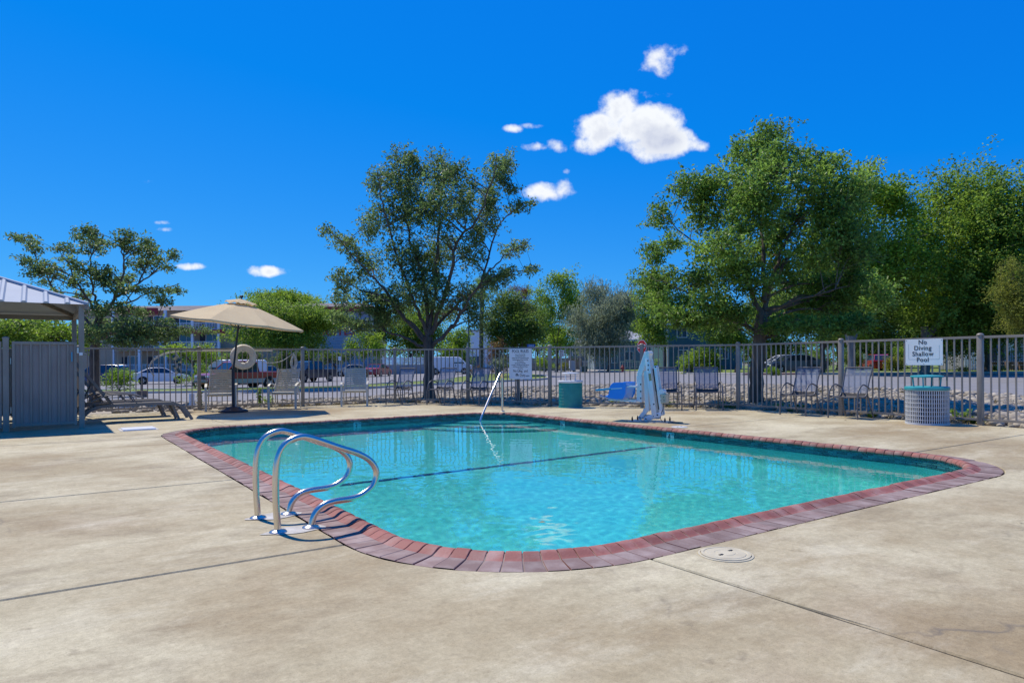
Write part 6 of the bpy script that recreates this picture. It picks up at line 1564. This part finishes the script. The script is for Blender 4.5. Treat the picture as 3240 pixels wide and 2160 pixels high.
def house(name, label, px0, px1, Y, eave_y, ridge_y, wall, roof_m, wins, depth=9, hip=True, gz=None):
    X = lambda px: (px - 1620) / FPX * Y
    g0 = gz if gz is not None else zt(X((px0 + px1) / 2), Y) + .1
    yh = 1148 - ROLL * ((px0 + px1) / 2 - 1620)
    Z = lambda py: HCAM + (yh - py) / FPX * Y - g0
    t = thing(name, label, 'house', (0, Y, g0)); x0, x1 = X(px0), X(px1); ez, rz_ = Z(eave_y), Z(ridge_y)
    mb = MB(); nb = int(ez / .24)
    mb.box(((x0 + x1) / 2, depth / 2, ez / 2), (x1 - x0, depth, ez)); w = mb.build('wall', M[wall], t)
    for k in range(nb):      # lapped boards on the street side
        z = ez * k / nb; h = ez / nb
        mb = MB(); mb.add([(x0 - .01, -.055, z), (x1 + .01, -.055, z), (x1 + .01, -.02, z + h), (x0 - .01, -.02, z + h), (x0 - .01, .01, z), (x1 + .01, .01, z), (x1 + .01, .01, z + h), (x0 - .01, .01, z + h)], [(0, 1, 2, 3), (0, 4, 5, 1), (1, 5, 6, 2), (0, 3, 7, 4)]); mb.build('board', M[wall], w)
    ov = .5; mb = MB(); ym = depth / 2; inset_ = min(depth / 2, (x1 - x0) / 2 - .2) if hip else -.4
    a = [(x0 - ov, -ov, ez), (x1 + ov, -ov, ez), (x1 + ov, depth + ov, ez), (x0 - ov, depth + ov, ez), (x0 + inset_, ym, rz_), (x1 - inset_, ym, rz_)]
    mb.add(a, [(0, 1, 5, 4), (1, 2, 5), (2, 3, 4, 5), (3, 0, 4), (3, 2, 1, 0)]); r = mb.build('roof', M[roof_m], t)
    mb = MB(); mb.box(((x0 + x1) / 2, -ov - .03, ez - .09), (x1 - x0 + 2 * ov, .08, .22)); mb.build('fascia', M['trim_white'], r)
    for x in (x0, x1): mb = MB(); mb.box((x, -.05, ez / 2), (.16, .14, ez - .3)); mb.build('corner_trim', M['trim_white'], t)
    for (a, b, c, d, bars) in wins:
        window(t, (X(a) + X(b)) / 2, -.05, (Z(c) + Z(d)) / 2, X(b) - X(a), Z(c) - Z(d), glass='glass_blue', bars=bars)
    return t, X, Z
t, X, Z = house('house', 'teal two storey house with white window frames behind the split trunk', 2112, 2345, 80, 1023, 972, 'house_teal', 'roof_grey', [(2143, 2172, 1036, 1067, 1), (2146, 2174, 1106, 1136, 1), (2266, 2302, 1104, 1135, 3), (2200, 2206, 1104, 1104.5, 0)][:3])
mb = MB(); mb.bar((X(2345) + .5, -1.5, .3), (X(2390), -1.5, Z(1105)), .9, .08); mb.bar((X(2345) + .3, -2, 1.2), (X(2385), -2, Z(1098)), .05, .06); mb.build('outside_stair', M['trim_white'], t)
t, X, Z = house('house', 'grey-blue house with a white porch behind the drooping tree', 1880, 2060, 95, 1075, 1030, 'house_grey', 'roof_grey', [(1978, 2002, 1112, 1138, 1), (1936, 1952, 1112, 1148, 1), (2030, 2046, 1055, 1080, 1), (1905, 1920, 1108, 1140, 1)])
railing(t, X(1955), X(2035), -2.2, .2, .9, step=.3, name='porch_rail')
mb = MB(); mb.box(((X(2066) + X(2106)) / 2, 1, 2.0), (X(2106) - X(2066), 4, 4.0)); mb.build('white_bay', M['trim_white'], t)
window(t, (X(2078) + X(2094)) / 2, -1.0, 1.6, X(2094) - X(2078), 2.0)
for k in range(8): mb = MB(); mb.box(((X(2066) + X(2106)) / 2, -1.03, .25 + .5 * k), (X(2106) - X(2066) + .02, .05, .06)); mb.build('bay_board', M['siding_grey'], t)
t, X, Z = house('house', 'green-grey cottage with a porch rail behind the utility cabinet', 1812, 1884, 105, 1098, 1070, 'house_grey', 'roof_grey', [(1862, 1872, 1112, 1125, 1)])
railing(t, X(1828), X(1858), -2.0, .2, 1.0, step=.35, name='porch_rail')
# wooden yard fence left of the cottage
def yard_fence():
    Y = 100; t = thing('yard_fence', 'weathered brown board fence under the bright green tree', 'fence', (0, Y, zt(5, Y)))
    for k in range(58):
        x = gx(1655, Y) + k * .15; mb = MB(); mb.box((x, RNG.uniform(-.02, .02), .95), (.14, .03, 1.85 + RNG.uniform(-.05, .05))); mb.build('board', M['wood_fence'], t)
yard_fence()
def block_wall():
    Y = 93; gz = zt(gx(1285, Y), Y); t = thing('block_wall', 'grey block wall left of the forked trunk', 'wall', (0, Y, gz)); x0, x1 = gx(1212, Y), gx(1385, Y)
    n = int((x1 - x0) / .9)
    for r in range(4):
        for k in range(n):
            x = x0 + (k + .5 + .5 * (r % 2)) * (x1 - x0) / n; mb = MB(); mb.box((x, 0, .17 + .33 * r), ((x1 - x0) / n - .02, .2, .31)); mb.build('block', M['block_wall'], t)
    mb = MB(); mb.box(((x0 + x1) / 2, .02, .65), (x1 - x0, .14, 1.3)); mb.build('mortar', M['siding_grey'], t)
    t = thing('picket_fence', 'white picket fence standing on the block wall', 'fence', (0, Y, gz + 1.34))
    for k in range(70):
        x = x0 + (x1 - x0) * k / 69; big = k % 12 == 0; mb = MB(); mb.box((x, 0, .5), (.14 if big else .065, .05, 1.06 if big else .95)); mb.build('post' if big else 'picket', M['trim_white'], t)
    for z in (.25, .8): mb = MB(); mb.box(((x0 + x1) / 2, .04, z), (x1 - x0, .04, .07)); mb.build('rail', M['trim_white'], t)
block_wall()
def far_white():
    Y = 150; gz = zt(gx(1505, Y), Y); t = thing('commercial_building', 'pale flat-roofed building glimpsed beside the palm trunk', 'building', (gx(1512, Y), Y, gz))
    mb = MB(); mb.box((0, 5, 4.2), (6.5, 10, 8.4)); mb.build('wall', M['white_paint'], t); mb = MB(); mb.box((0, 5, 8.5), (6.9, 10.4, .3)); mb.build('roof', M['roof_grey'], t)
    mb = MB(); mb.box((0, -.05, 1.5), (2.2, .15, 2.6)); mb.build('door', M['glass_blue'], t)
far_white()
def utility_building():
    Y = 62; gz = zt(gx(3150, Y), Y) + .1; X = lambda p: gx(p, Y); t = thing('utility_building', 'low grey stucco building behind the iron fence at the right', 'building', (0, Y, gz))
    x0, x1 = X(3105), X(3420)
    mb = MB(); mb.box(((x0 + x1) / 2, 3, 1.5), (x1 - x0, 6, 3.0)); mb.build('wall', M['siding_grey'], t)
    mb = MB(); mb.box(((x0 + x1) / 2, 2.6, 3.12), (x1 - x0 + 1.4, 7.6, .25)); mb.build('roof', M['roof_shingle'], t)
    mb = MB(); mb.box((X(3155), -.05, 1.15), (1.1, .12, 2.2)); mb.build('door', M['navy'], t)
    mb = MB(); mb.box((X(3128), -.05, 1.3), (.7, .1, 1.9)); mb.build('light_panel', M['white_paint'], t)
    mb = MB(); mb.box((X(3195), -.06, 2.0), (.62, .06, .7)); mb.build('notice_board', M['sign_white'], t)
    w = thing('white_screen', 'white vertical board screen left of the utility building', 'screen', (0, Y - 1, gz))
    for k in range(13): mb = MB(); mb.box((gx(3030, Y) + k * .155, 0, .85), (.13, .04, 1.75)); mb.build('board', M['trim_white'], w)
    f = thing('iron_fence', 'thin black iron fence in front of the utility building', 'fence', (0, 56, zt(gx(3100, 56), 56) + .1)); a, b = gx(2975, 56), gx(3420, 56)
    for z in (.12, 1.62): mb = MB(); mb.box(((a + b) / 2, 0, z), (b - a, .03, .035)); mb.build('rail', M['black'], f)
    for k in range(80): mb = MB(); mb.box((a + (b - a) * k / 79, 0, .95), (.03, .03, 1.9 if k % 8 else 2.05)); mb.build('picket', M['black'], f)
    s = thing('accessible_parking_sign', 'blue accessible parking sign between fence pickets at the right', 'sign', (gx(3158, 50), 50, zt(gx(3158, 50), 50) + .1))
    mb = MB(); mb.box((0, .03, .95), (.05, .05, 1.9)); mb.build('sign_post', M['steel_dull'], s); mb = MB(); mb.box((0, 0, 1.75), (.33, .012, .62)); mb.build('plate', M['blue_sign'], s)
    mb = MB(); mb.lathe([(.035, 0), (.035, .006), (0, .006)], 10, Matrix.Translation((-.02, -.008, 1.98)) @ Matrix.Rotation(PI / 2, 4, 'X')); mb.tube([(-.02, -.01, 1.94), (-.02, -.01, 1.84), (.06, -.01, 1.84), (.08, -.01, 1.77)], .014, 6); mb.tube([(-.02 + .085 * math.cos(q), -.01, 1.80 + .085 * math.sin(q)) for q in np.linspace(1.9, 6.0, 12)], .012, 6); mb.build('wheelchair_symbol', M['trim_white'], s)
    text_part('PARKING', .07, M['trim_white'], s, (0, -.009, 1.60), (PI / 2, 0, 0), depth=.002); text_part('ONLY', .07, M['trim_white'], s, (0, -.009, 1.51), (PI / 2, 0, 0), depth=.002)
    for i, (px, lab) in enumerate(((3130, 'picnic table left of the accessible parking sign'), (3215, 'picnic table right of the accessible parking sign'))):
        q = thing('picnic_table', lab, 'table', (gx(px, 58.5), 58.5, zt(gx(px, 58.5), 58.5) + .1), .1, 'picnic tables by the utility building')
        mb = MB(); mb.box((0, 0, .74), (1.8, .75, .05)); mb.build('table_top', M['block_wall'], q)
        for s_ in (-1, 1):
            mb = MB(); mb.box((0, s_ * .62, .44), (1.8, .28, .05)); mb.build('bench', M['block_wall'], q); mb = MB(); mb.box((s_ * .6, 0, .36), (.12, .9, .72)); mb.build('leg', M['wood_brown'], q)
add_m('blue_sign', (0.012, 0.08, 0.36), rough=0.4)
utility_building()

# ------------------------------------------------------------------ vehicles
def wheel(parent, x, y, r, w=.21):
    s = 1 if y > 0 else -1; Mx = Matrix.Translation((x, y, r)) @ Matrix.Rotation(PI / 2, 4, 'X')
    mb = MB(); mb.lathe([(r * .62, -w / 2), (r * .93, -w / 2), (r, -w * .36), (r, w * .36), (r * .93, w / 2), (r * .62, w / 2)], 22, Mx); o = mb.build('wheel', M['tyre'], parent, smooth=40)
    mb = MB(); mb.lathe([(0, -w * .42), (r * .25, -w * .45), (r * .6, -w * .36), (r * .63, -w * .48), (r * .63, w * .48), (r * .6, w * .36), (r * .25, w * .45), (0, w * .42)], 18, Mx)
    for k in range(5):
        a = 2 * PI * k / 5; mb.bar((x + r * .1 * math.cos(a), y + s * w * .46, r + r * .1 * math.sin(a)), (x + r * .58 * math.cos(a), y + s * w * .44, r + r * .58 * math.sin(a)), .07, .03, (0, 1, 0))
    mb.build('rim', M['rim'], o, smooth=30)
CARS = {
    'sedan': dict(L=4.75, W=1.82, r=.33, wb=(-1.38, 1.42), body=[(-2.36, .34), (-2.38, .62), (-2.30, .92), (-2.15, 1.00), (-1.55, 1.04), (.95, .98), (1.75, .90), (2.18, .78), (2.34, .62), (2.36, .36), (2.2, .22), (-2.2, .24)], cab=[(-1.75, 1.02), (-.95, 1.40), (-.45, 1.455), (.15, 1.44), (.45, 1.38), (1.15, .965)]),
    'suv': dict(L=4.7, W=1.9, r=.37, wb=(-1.35, 1.42), body=[(-2.3, .42), (-2.33, .75), (-2.28, 1.02), (-2.2, 1.10), (1.05, 1.08), (1.95, 1.0), (2.25, .88), (2.33, .6), (2.3, .36), (2.1, .28), (-2.15, .30)], cab=[(-2.22, 1.08), (-2.0, 1.62), (-1.7, 1.73), (.1, 1.74), (.45, 1.66), (1.2, 1.07)]),
    'hatch': dict(L=4.2, W=1.75, r=.32, wb=(-1.25, 1.3), body=[(-2.05, .36), (-2.1, .7), (-2.05, .95), (-1.9, 1.02), (.9, .98), (1.7, .88), (2.0, .7), (2.08, .45), (1.95, .24), (-1.95, .26)], cab=[(-1.98, 1.0), (-1.6, 1.42), (-1.3, 1.5), (.1, 1.5), (.4, 1.43), (1.15, .965)]),
    'pickup': dict(L=5.5, W=1.98, r=.40, wb=(-1.65, 1.75), body=[(-2.72, .5), (-2.75, .8), (-2.72, 1.16), (-.75, 1.16), (-.75, 1.16), (1.2, 1.15), (2.3, 1.10), (2.62, 1.0), (2.72, .62), (2.68, .42), (2.3, .34), (-2.5, .42)], cab=[(-.95, 1.14), (-.85, 1.80), (-.65, 1.88), (.45, 1.88), (.75, 1.80), (1.45, 1.13)]),
    'van': dict(L=5.6, W=2.0, r=.36, wb=(-1.7, 1.75), body=[(-2.75, .45), (-2.78, .9), (-2.76, 1.9), (-2.6, 2.08), (1.0, 2.10), (1.25, 2.02), (1.95, 1.32), (2.55, 1.12), (2.76, .85), (2.76, .45), (2.5, .3), (-2.5, .34)], cab=None),
}
def car(kind, label, px, Y, heading, paint_m, group='cars parked beyond the fence', lower=None, dx=0):
    """heading: compass of the nose, degrees from +x"""
    c = CARS[kind]; X = gx(px, Y); z = zt(X, Y) + .035; t = thing('parked_car' if kind not in ('pickup', 'van') else ('pickup_truck' if kind == 'pickup' else 'cargo_van'), label, {'pickup': 'pickup', 'van': 'van'}.get(kind, 'car'), (X, Y, z), R(heading), group); W = c['W']
    body = MB(); rings = [(-W / 2, .90, .03), (-W / 2 + .05, .975, .0), (-W / 2 + .16, 1.0, 0), (W / 2 - .16, 1.0, 0), (W / 2 - .05, .975, 0), (W / 2, .90, .03)]
    P = c['body']; mz = sum(p[1] for p in P) / len(P); n = len(P); vs = []
    for (y, s, dz) in rings:
        for (x, zz) in P: vs.append((x * (1 - (1 - s) * .25), y, mz + (zz - mz) * (1 - (1 - s) * .55)))
    fs = [(i * n + k, i * n + (k + 1) % n, (i + 1) * n + (k + 1) % n, (i + 1) * n + k) for i in range(5) for k in range(n)] + [tuple(range(n - 1, -1, -1)), tuple(5 * n + k for k in range(n))]
    body.add(vs, fs); b = body.build('body', M[paint_m], t, smooth=32)
    if lower:
        for s in (-1, 1): mb = MB(); mb.box((0, s * (W / 2 + .004), .56), (c['L'] * .86, .03, .30)); mb.build('lower_panel', M[lower], t, bev=.01)
    for x in c['wb']:      # wheel arches and wheels
        for s in (-1, 1):
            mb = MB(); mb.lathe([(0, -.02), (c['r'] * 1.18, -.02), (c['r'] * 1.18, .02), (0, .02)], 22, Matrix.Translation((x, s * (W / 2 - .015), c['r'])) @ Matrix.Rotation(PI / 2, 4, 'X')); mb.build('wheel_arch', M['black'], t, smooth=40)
            wheel(t, x, s * (W / 2 - .055), c['r'])
    if c['cab']:
        Q = c['cab']; m_ = len(Q); zlo = min(q[1] for q in Q); zhi = max(q[1] for q in Q)
        def wy(zz): return (W / 2 - .07) - (zz - zlo) / (zhi - zlo) * .20
        mb = MB(); vs = [(x, -wy(zz), zz) for x, zz in Q] + [(x, wy(zz), zz) for x, zz in Q]
        mb.add(vs, [tuple(range(m_ - 1, -1, -1)), tuple(m_ + k for k in range(m_))] + [(k, (k + 1) % m_, m_ + (k + 1) % m_, m_ + k) for k in range(m_)]); gl = mb.build('window_glass', M['glass_dark'], t)
        top = [q for q in Q if q[1] > zlo + (zhi - zlo) * .55]
        mb = MB(); rr = [(x, -wy(zz) - .012, zz + .012) for x, zz in top] + [(x, wy(zz) + .012, zz + .012) for x, zz in top]; k_ = len(top)
        mb.add(rr, [(k, k + 1, k_ + k + 1, k_ + k) for k in range(k_ - 1)])
        for s in (-1, 1):      # cant rails above the side windows
            mb.tube([(x, s * (wy(zz) + .004), zz) for x, zz in top], .035, 6)
        mb.build('roof', M[paint_m], t, smooth=40)
        for s in (-1, 1):
            for (i, j) in ((0, 1), (m_ - 1, m_ - 2)):
                mb = MB(); mb.tube([(Q[i][0], s * (wy(Q[i][1]) + .005), Q[i][1]), (Q[j][0], s * (wy(Q[j][1]) + .005), Q[j][1])], .035, 6); mb.build('pillar', M[paint_m], t)
            xm = -.35 if kind != 'pickup' else .2
            mb = MB(); mb.tube([(xm, s * (wy(zlo) + .004), zlo), (xm + .02, s * (wy(zhi) + .002), zhi - .02)], .03, 6); mb.build('pillar', M['black'], t)
            mb = MB(); mb.box((Q[-1][0] - .25, s * (W / 2 + .06), zlo + .08), (.12, .2, .14)); mb.build('mirror', M[paint_m], t, bev=.03)
    else:
        for s in (-1, 1):
            mb = MB(); mb.add([(.55, s * (W / 2 + .004), 1.30), (1.75, s * (W / 2 + .004), 1.30), (1.22, s * (W / 2 - .01), 1.86), (.55, s * (W / 2 - .01), 1.86)], [(0, 1, 2, 3)]); mb.build('window_glass', M['glass_dark'], t)
            for x in (-.2, .5): mb = MB(); mb.box((x, s * (W / 2 + .008), 1.15), (.03, .014, 1.5)); mb.build('door_seam', M['car_grey'], t)
            for x in (-.05, .72): mb = MB(); mb.box((x, s * (W / 2 + .015), 1.08), (.06, .03, .26)); mb.build('door_handle', M['black'], t)
            mb = MB(); mb.box((1.55, s * (W / 2 + .12), 1.35), (.12, .22, .26)); mb.build('mirror', M['black'], t, bev=.03)
        mb = MB(); mb.add([(1.31, -.82, 1.99), (1.31, .82, 1.99), (1.96, .86, 1.36), (1.96, -.86, 1.36)], [(0, 1, 2, 3)]); mb.build('windscreen', M['glass_dark'], t, loc=(.02, 0, .02))
    zf = c['body'][0][1] + .38; xf = max(p[0] for p in P); xr = min(p[0] for p in P)
    for s in (-1, 1):
        mb = MB(); mb.box((xf - .09, s * (W / 2 - .28), zf), (.16, .40, .15)); mb.build('headlight', M['lamp_clear'], t, bev=.03)
        mb = MB(); mb.box((xr + .06, s * (W / 2 - .24), zf + .13), (.14, .36, .15)); mb.build('taillight', M['lamp_red'], t, bev=.03)
    mb = MB(); mb.box((xf - .035, 0, zf - .05), (.09, W * .52, .24)); mb.build('grille', M['black'], t, bev=.02)
    for x in (xf - .02, xr + .02): mb = MB(); mb.box((x, 0, c['body'][0][1] + .06), (.12, W * .92, .18)); mb.build('bumper', M['chair_frame' if kind in ('pickup', 'van') else paint_m], t, bev=.03)
    mb = MB(); mb.box((xr - .02, 0, zf - .02), (.03, .34, .16)); mb.build('licence_plate', M['white_paint'], t)
    if kind == 'pickup':
        mb = MB(); mb.box((-1.8, 0, 1.165), (1.75, W - .28, .03)); mb.build('load_bed', M['black'], t)
    return t
car('suv', 'dark blue SUV at the far left behind the lounger', 318, 60, 178, 'car_blue')
car('sedan', 'white sedan seen from the rear side behind the float rope', 507, 62, 28, 'car_white')
car('van', 'white van behind the umbrella pole and life ring', 735, 58, 200, 'car_white')
car('pickup', 'red pickup with pale lower panels right of the umbrella pole', 757, 47, 232, 'car_red', lower='car_silver')
car('hatch', 'silver hatchback behind the red pickup', 812, 60, 250, 'car_silver')
car('pickup', 'dark navy pickup facing the pool behind the coiled rope', 978, 62, 245, 'car_navy')
car('sedan', 'grey car mostly hidden by the potted grass', 1118, 86, 180, 'car_grey')
car('sedan', 'red sedan seen from behind in the middle of the lot', 1196, 81, 80, 'car_red')
car('van', 'white cargo van just right of the forked trunk', 1424, 82, 2, 'car_white')
car('sedan', 'dark blue sedan in tree shade beyond the right chairs', 2510, 55, 182, 'car_navy')
car('hatch', 'white car partly behind the dark blue sedan', 2475, 61, 178, 'car_white')
car('hatch', 'red car showing between the clipped hedges', 2772, 62, 80, 'car_red')

# ------------------------------------------------------------------ street furniture
def stop_sign():
    Y = 39; x = gx(2031, Y); g = zt(x, Y); t = thing('stop_sign', 'red octagonal STOP sign above the pool lift', 'sign', (x, Y, g), R(-58)); zc = 1.95 - g
    mb = MB(); mb.box((0, .03, zc / 2 + .1), (.06, .05, zc + .3)); mb.build('sign_post', M['steel_dull'], t)
    def octo(r, y, th, m, nm): mb = MB(); mb.ext([(r * math.cos(PI / 8 + PI / 4 * k), y, zc + r * math.sin(PI / 8 + PI / 4 * k)) for k in range(8)], (0, th, 0)); mb.build(nm, M[m], t)
    octo(.41, -.002, .008, 'trim_white', 'border'); octo(.385, -.006, .006, 'sign_red', 'plate')
    text_part('STOP', .33, M['trim_white'], t, (0, -.0085, zc), (PI / 2, 0, 0), sx=.78, depth=.002, bold=.006)
stop_sign()
def plate_sign(name, label, px, Y, zc, w, h, m, lines, ink, rz=0.0, post_m='steel_dull', border=None, cat='sign'):
    x = gx(px, Y); g = zt(x, Y); t = thing(name, label, cat, (x, Y, g), rz)
    mb = MB(); mb.box((0, .03, (zc - g) / 2), (.06, .05, zc - g + h * .4)); mb.build('sign_post', M[post_m], t)
    mb = MB(); mb.box((0, 0, zc - g), (w, .012, h)); mb.build('plate', M[m], t, bev=.003)
    for (s, size, dz, sx) in lines: text_part(s, size, M[ink], t, (0, -.009, zc - g + dz), (PI / 2, 0, 0), sx=sx, depth=.002)
    return t
plate_sign('speed_limit_sign', 'white SPEED LIMIT 25 sign left of the utility cabinet', 1777, 80, 2.15, .62, .78, 'trim_white', [('SPEED', .16, .27, .9), ('LIMIT', .16, .12, .9), ('25', .42, -.17, .9)], 'sign_ink')
plate_sign('street_name_sign', 'blue street name sign above the POOL RULES board', 1681, 55, 2.45, .66, .24, 'blue_sign', [('DALE', .2, 0, .9)], 'trim_white', rz=-.2)
plate_sign('parking_sign', 'small blue and white parking sign by the grey wall of the motel', 1075, 84, 1.75, .34, .5, 'trim_white', [], 'sign_ink')
plate_sign('parking_sign', 'small blue parking sign between the right hedges', 2738, 57, 1.45, .36, .42, 'sign_white', [('P', .26, 0, 1)], 'blue_sign')
def monument():
    Y = 59; x = gx(2177, Y); g = zt(x, Y) + .1; t = thing('monument_sign', 'blue and white hotel sign panel at the kerb by the teal house', 'sign', (x, Y, g), -.15)
    mb = MB(); mb.box((0, 0, .62), (.78, .22, 1.18)); mb.build('panel', M['trim_white'], t, bev=.02); mb = MB(); mb.box((.03, -.115, .36), (.70, .02, .58)); mb.build('blue_field', M['blue_sign'], t)
    mb = MB(); mb.lathe([(.17, 0), (.17, .02), (0, .02)], 22, Matrix.Translation((.03, -.11, .92)) @ Matrix.Rotation(PI / 2, 4, 'X')); mb.build('emblem', M['blue_sign'], t)
    text_part('BW', .17, M['trim_white'], t, (.03, -.135, .92), (PI / 2, 0, 0)); text_part('BEST', .17, M['trim_white'], t, (.03, -.13, .50), (PI / 2, 0, 0)); text_part('WESTERN', .13, M['trim_white'], t, (.03, -.13, .33), (PI / 2, 0, 0), sx=.85)
    mb = MB(); mb.box((0, 0, .02), (.9, .34, .1)); mb.build('plinth', M['block_wall'], t)
monument()
def hydrant():
    Y = 71; x = gx(1970, Y); t = thing('fire_hydrant', 'red fire hydrant on the lawn left of the lift', 'hydrant', (x, Y, zt(x, Y) + .1))
    mb = MB(); mb.lathe([(.18, 0), (.18, .05), (.12, .06), (.12, .45), (.17, .47), (.17, .52), (.13, .56), (.1, .66), (.04, .72), (.04, .77), (0, .77)], 16); mb.build('barrel', M['hydrant_red'], t, smooth=40)
    for s in (-1, 1): mb = MB(); mb.tube([(s * .1, 0, .40), (s * .22, 0, .40)], .065, 10); mb.build('outlet', M['hydrant_red'], t)
hydrant()
def cabinets():
    Y = 74; x = gx(1812, Y); t = thing('utility_cabinet', 'pale grey utility cabinet on a pedestal by the street', 'cabinet', (x, Y, zt(x, Y) + .1)); mb = MB(); mb.box((0, 0, .72), (.62, .4, 1.05)); mb.build('housing', M['box_grey'], t, bev=.02); mb = MB(); mb.box((.1, 0, .1), (.2, .25, .3)); mb.build('pedestal', M['box_green'], t); mb = MB(); mb.box((-.33, -.1, .85), (.1, .5, .85)); mb.build('door', M['white_paint'], t)
    x = gx(1845, 72); t = thing('transformer_box', 'dark green transformer box on the lawn', 'cabinet', (x, 72, zt(x, 72) + .1)); mb = MB(); mb.box((.1, 0, .33), (.62, .7, .62)); mb.build('housing', M['box_green'], t, bev=.03); mb = MB(); mb.box((-.26, -.05, .3), (.12, .6, .58)); mb.build('end_panel', M['box_grey'], t)
    Y = 36.5; x = gx(450, Y); t = thing('wooden_box', 'brown wooden box at the road edge behind the loungers', 'box', (x, Y, zt(x, Y) + .03)); mb = MB(); mb.box((0, 0, .17), (.40, .36, .36)); mb.build('box_body', M['wood_brown'], t, bev=.01); mb = MB(); mb.box((-.17, .25, .5), (.09, .09, 1.0)); mb.build('marker_post', M['navy'], t)
    Y = 58; x = gx(1484, Y); t = thing('lamp_post', 'thin dark lamp post left of the palm trunk', 'lamp post', (x, Y, zt(x, Y) + .1)); mb = MB(); mb.lathe([(.16, 0), (.16, .3), (.07, .4), (.05, 5.5), (0, 5.5)], 12); mb.build('pole', M['box_green'], t, smooth=30); mb = MB(); mb.bar((0, 0, 5.4), (.9, 0, 5.6), .16, .1); mb.build('lamp_head', M['box_green'], t)
    Y = 64; x = gx(1657, Y); t = thing('street_lantern', 'dark post lantern beside the blue street name sign', 'lamp post', (x, Y, zt(x, Y) + .1)); mb = MB(); mb.lathe([(.08, 0), (.05, .2), (.045, 2.1), (0, 2.1)], 10); mb.build('pole', M['black'], t); mb = MB(); mb.lathe([(.10, 2.1), (.32, 2.8), (.36, 2.85), (.1, 3.1), (0, 3.1)], 6); mb.build('lantern', M['black'], t)
cabinets()
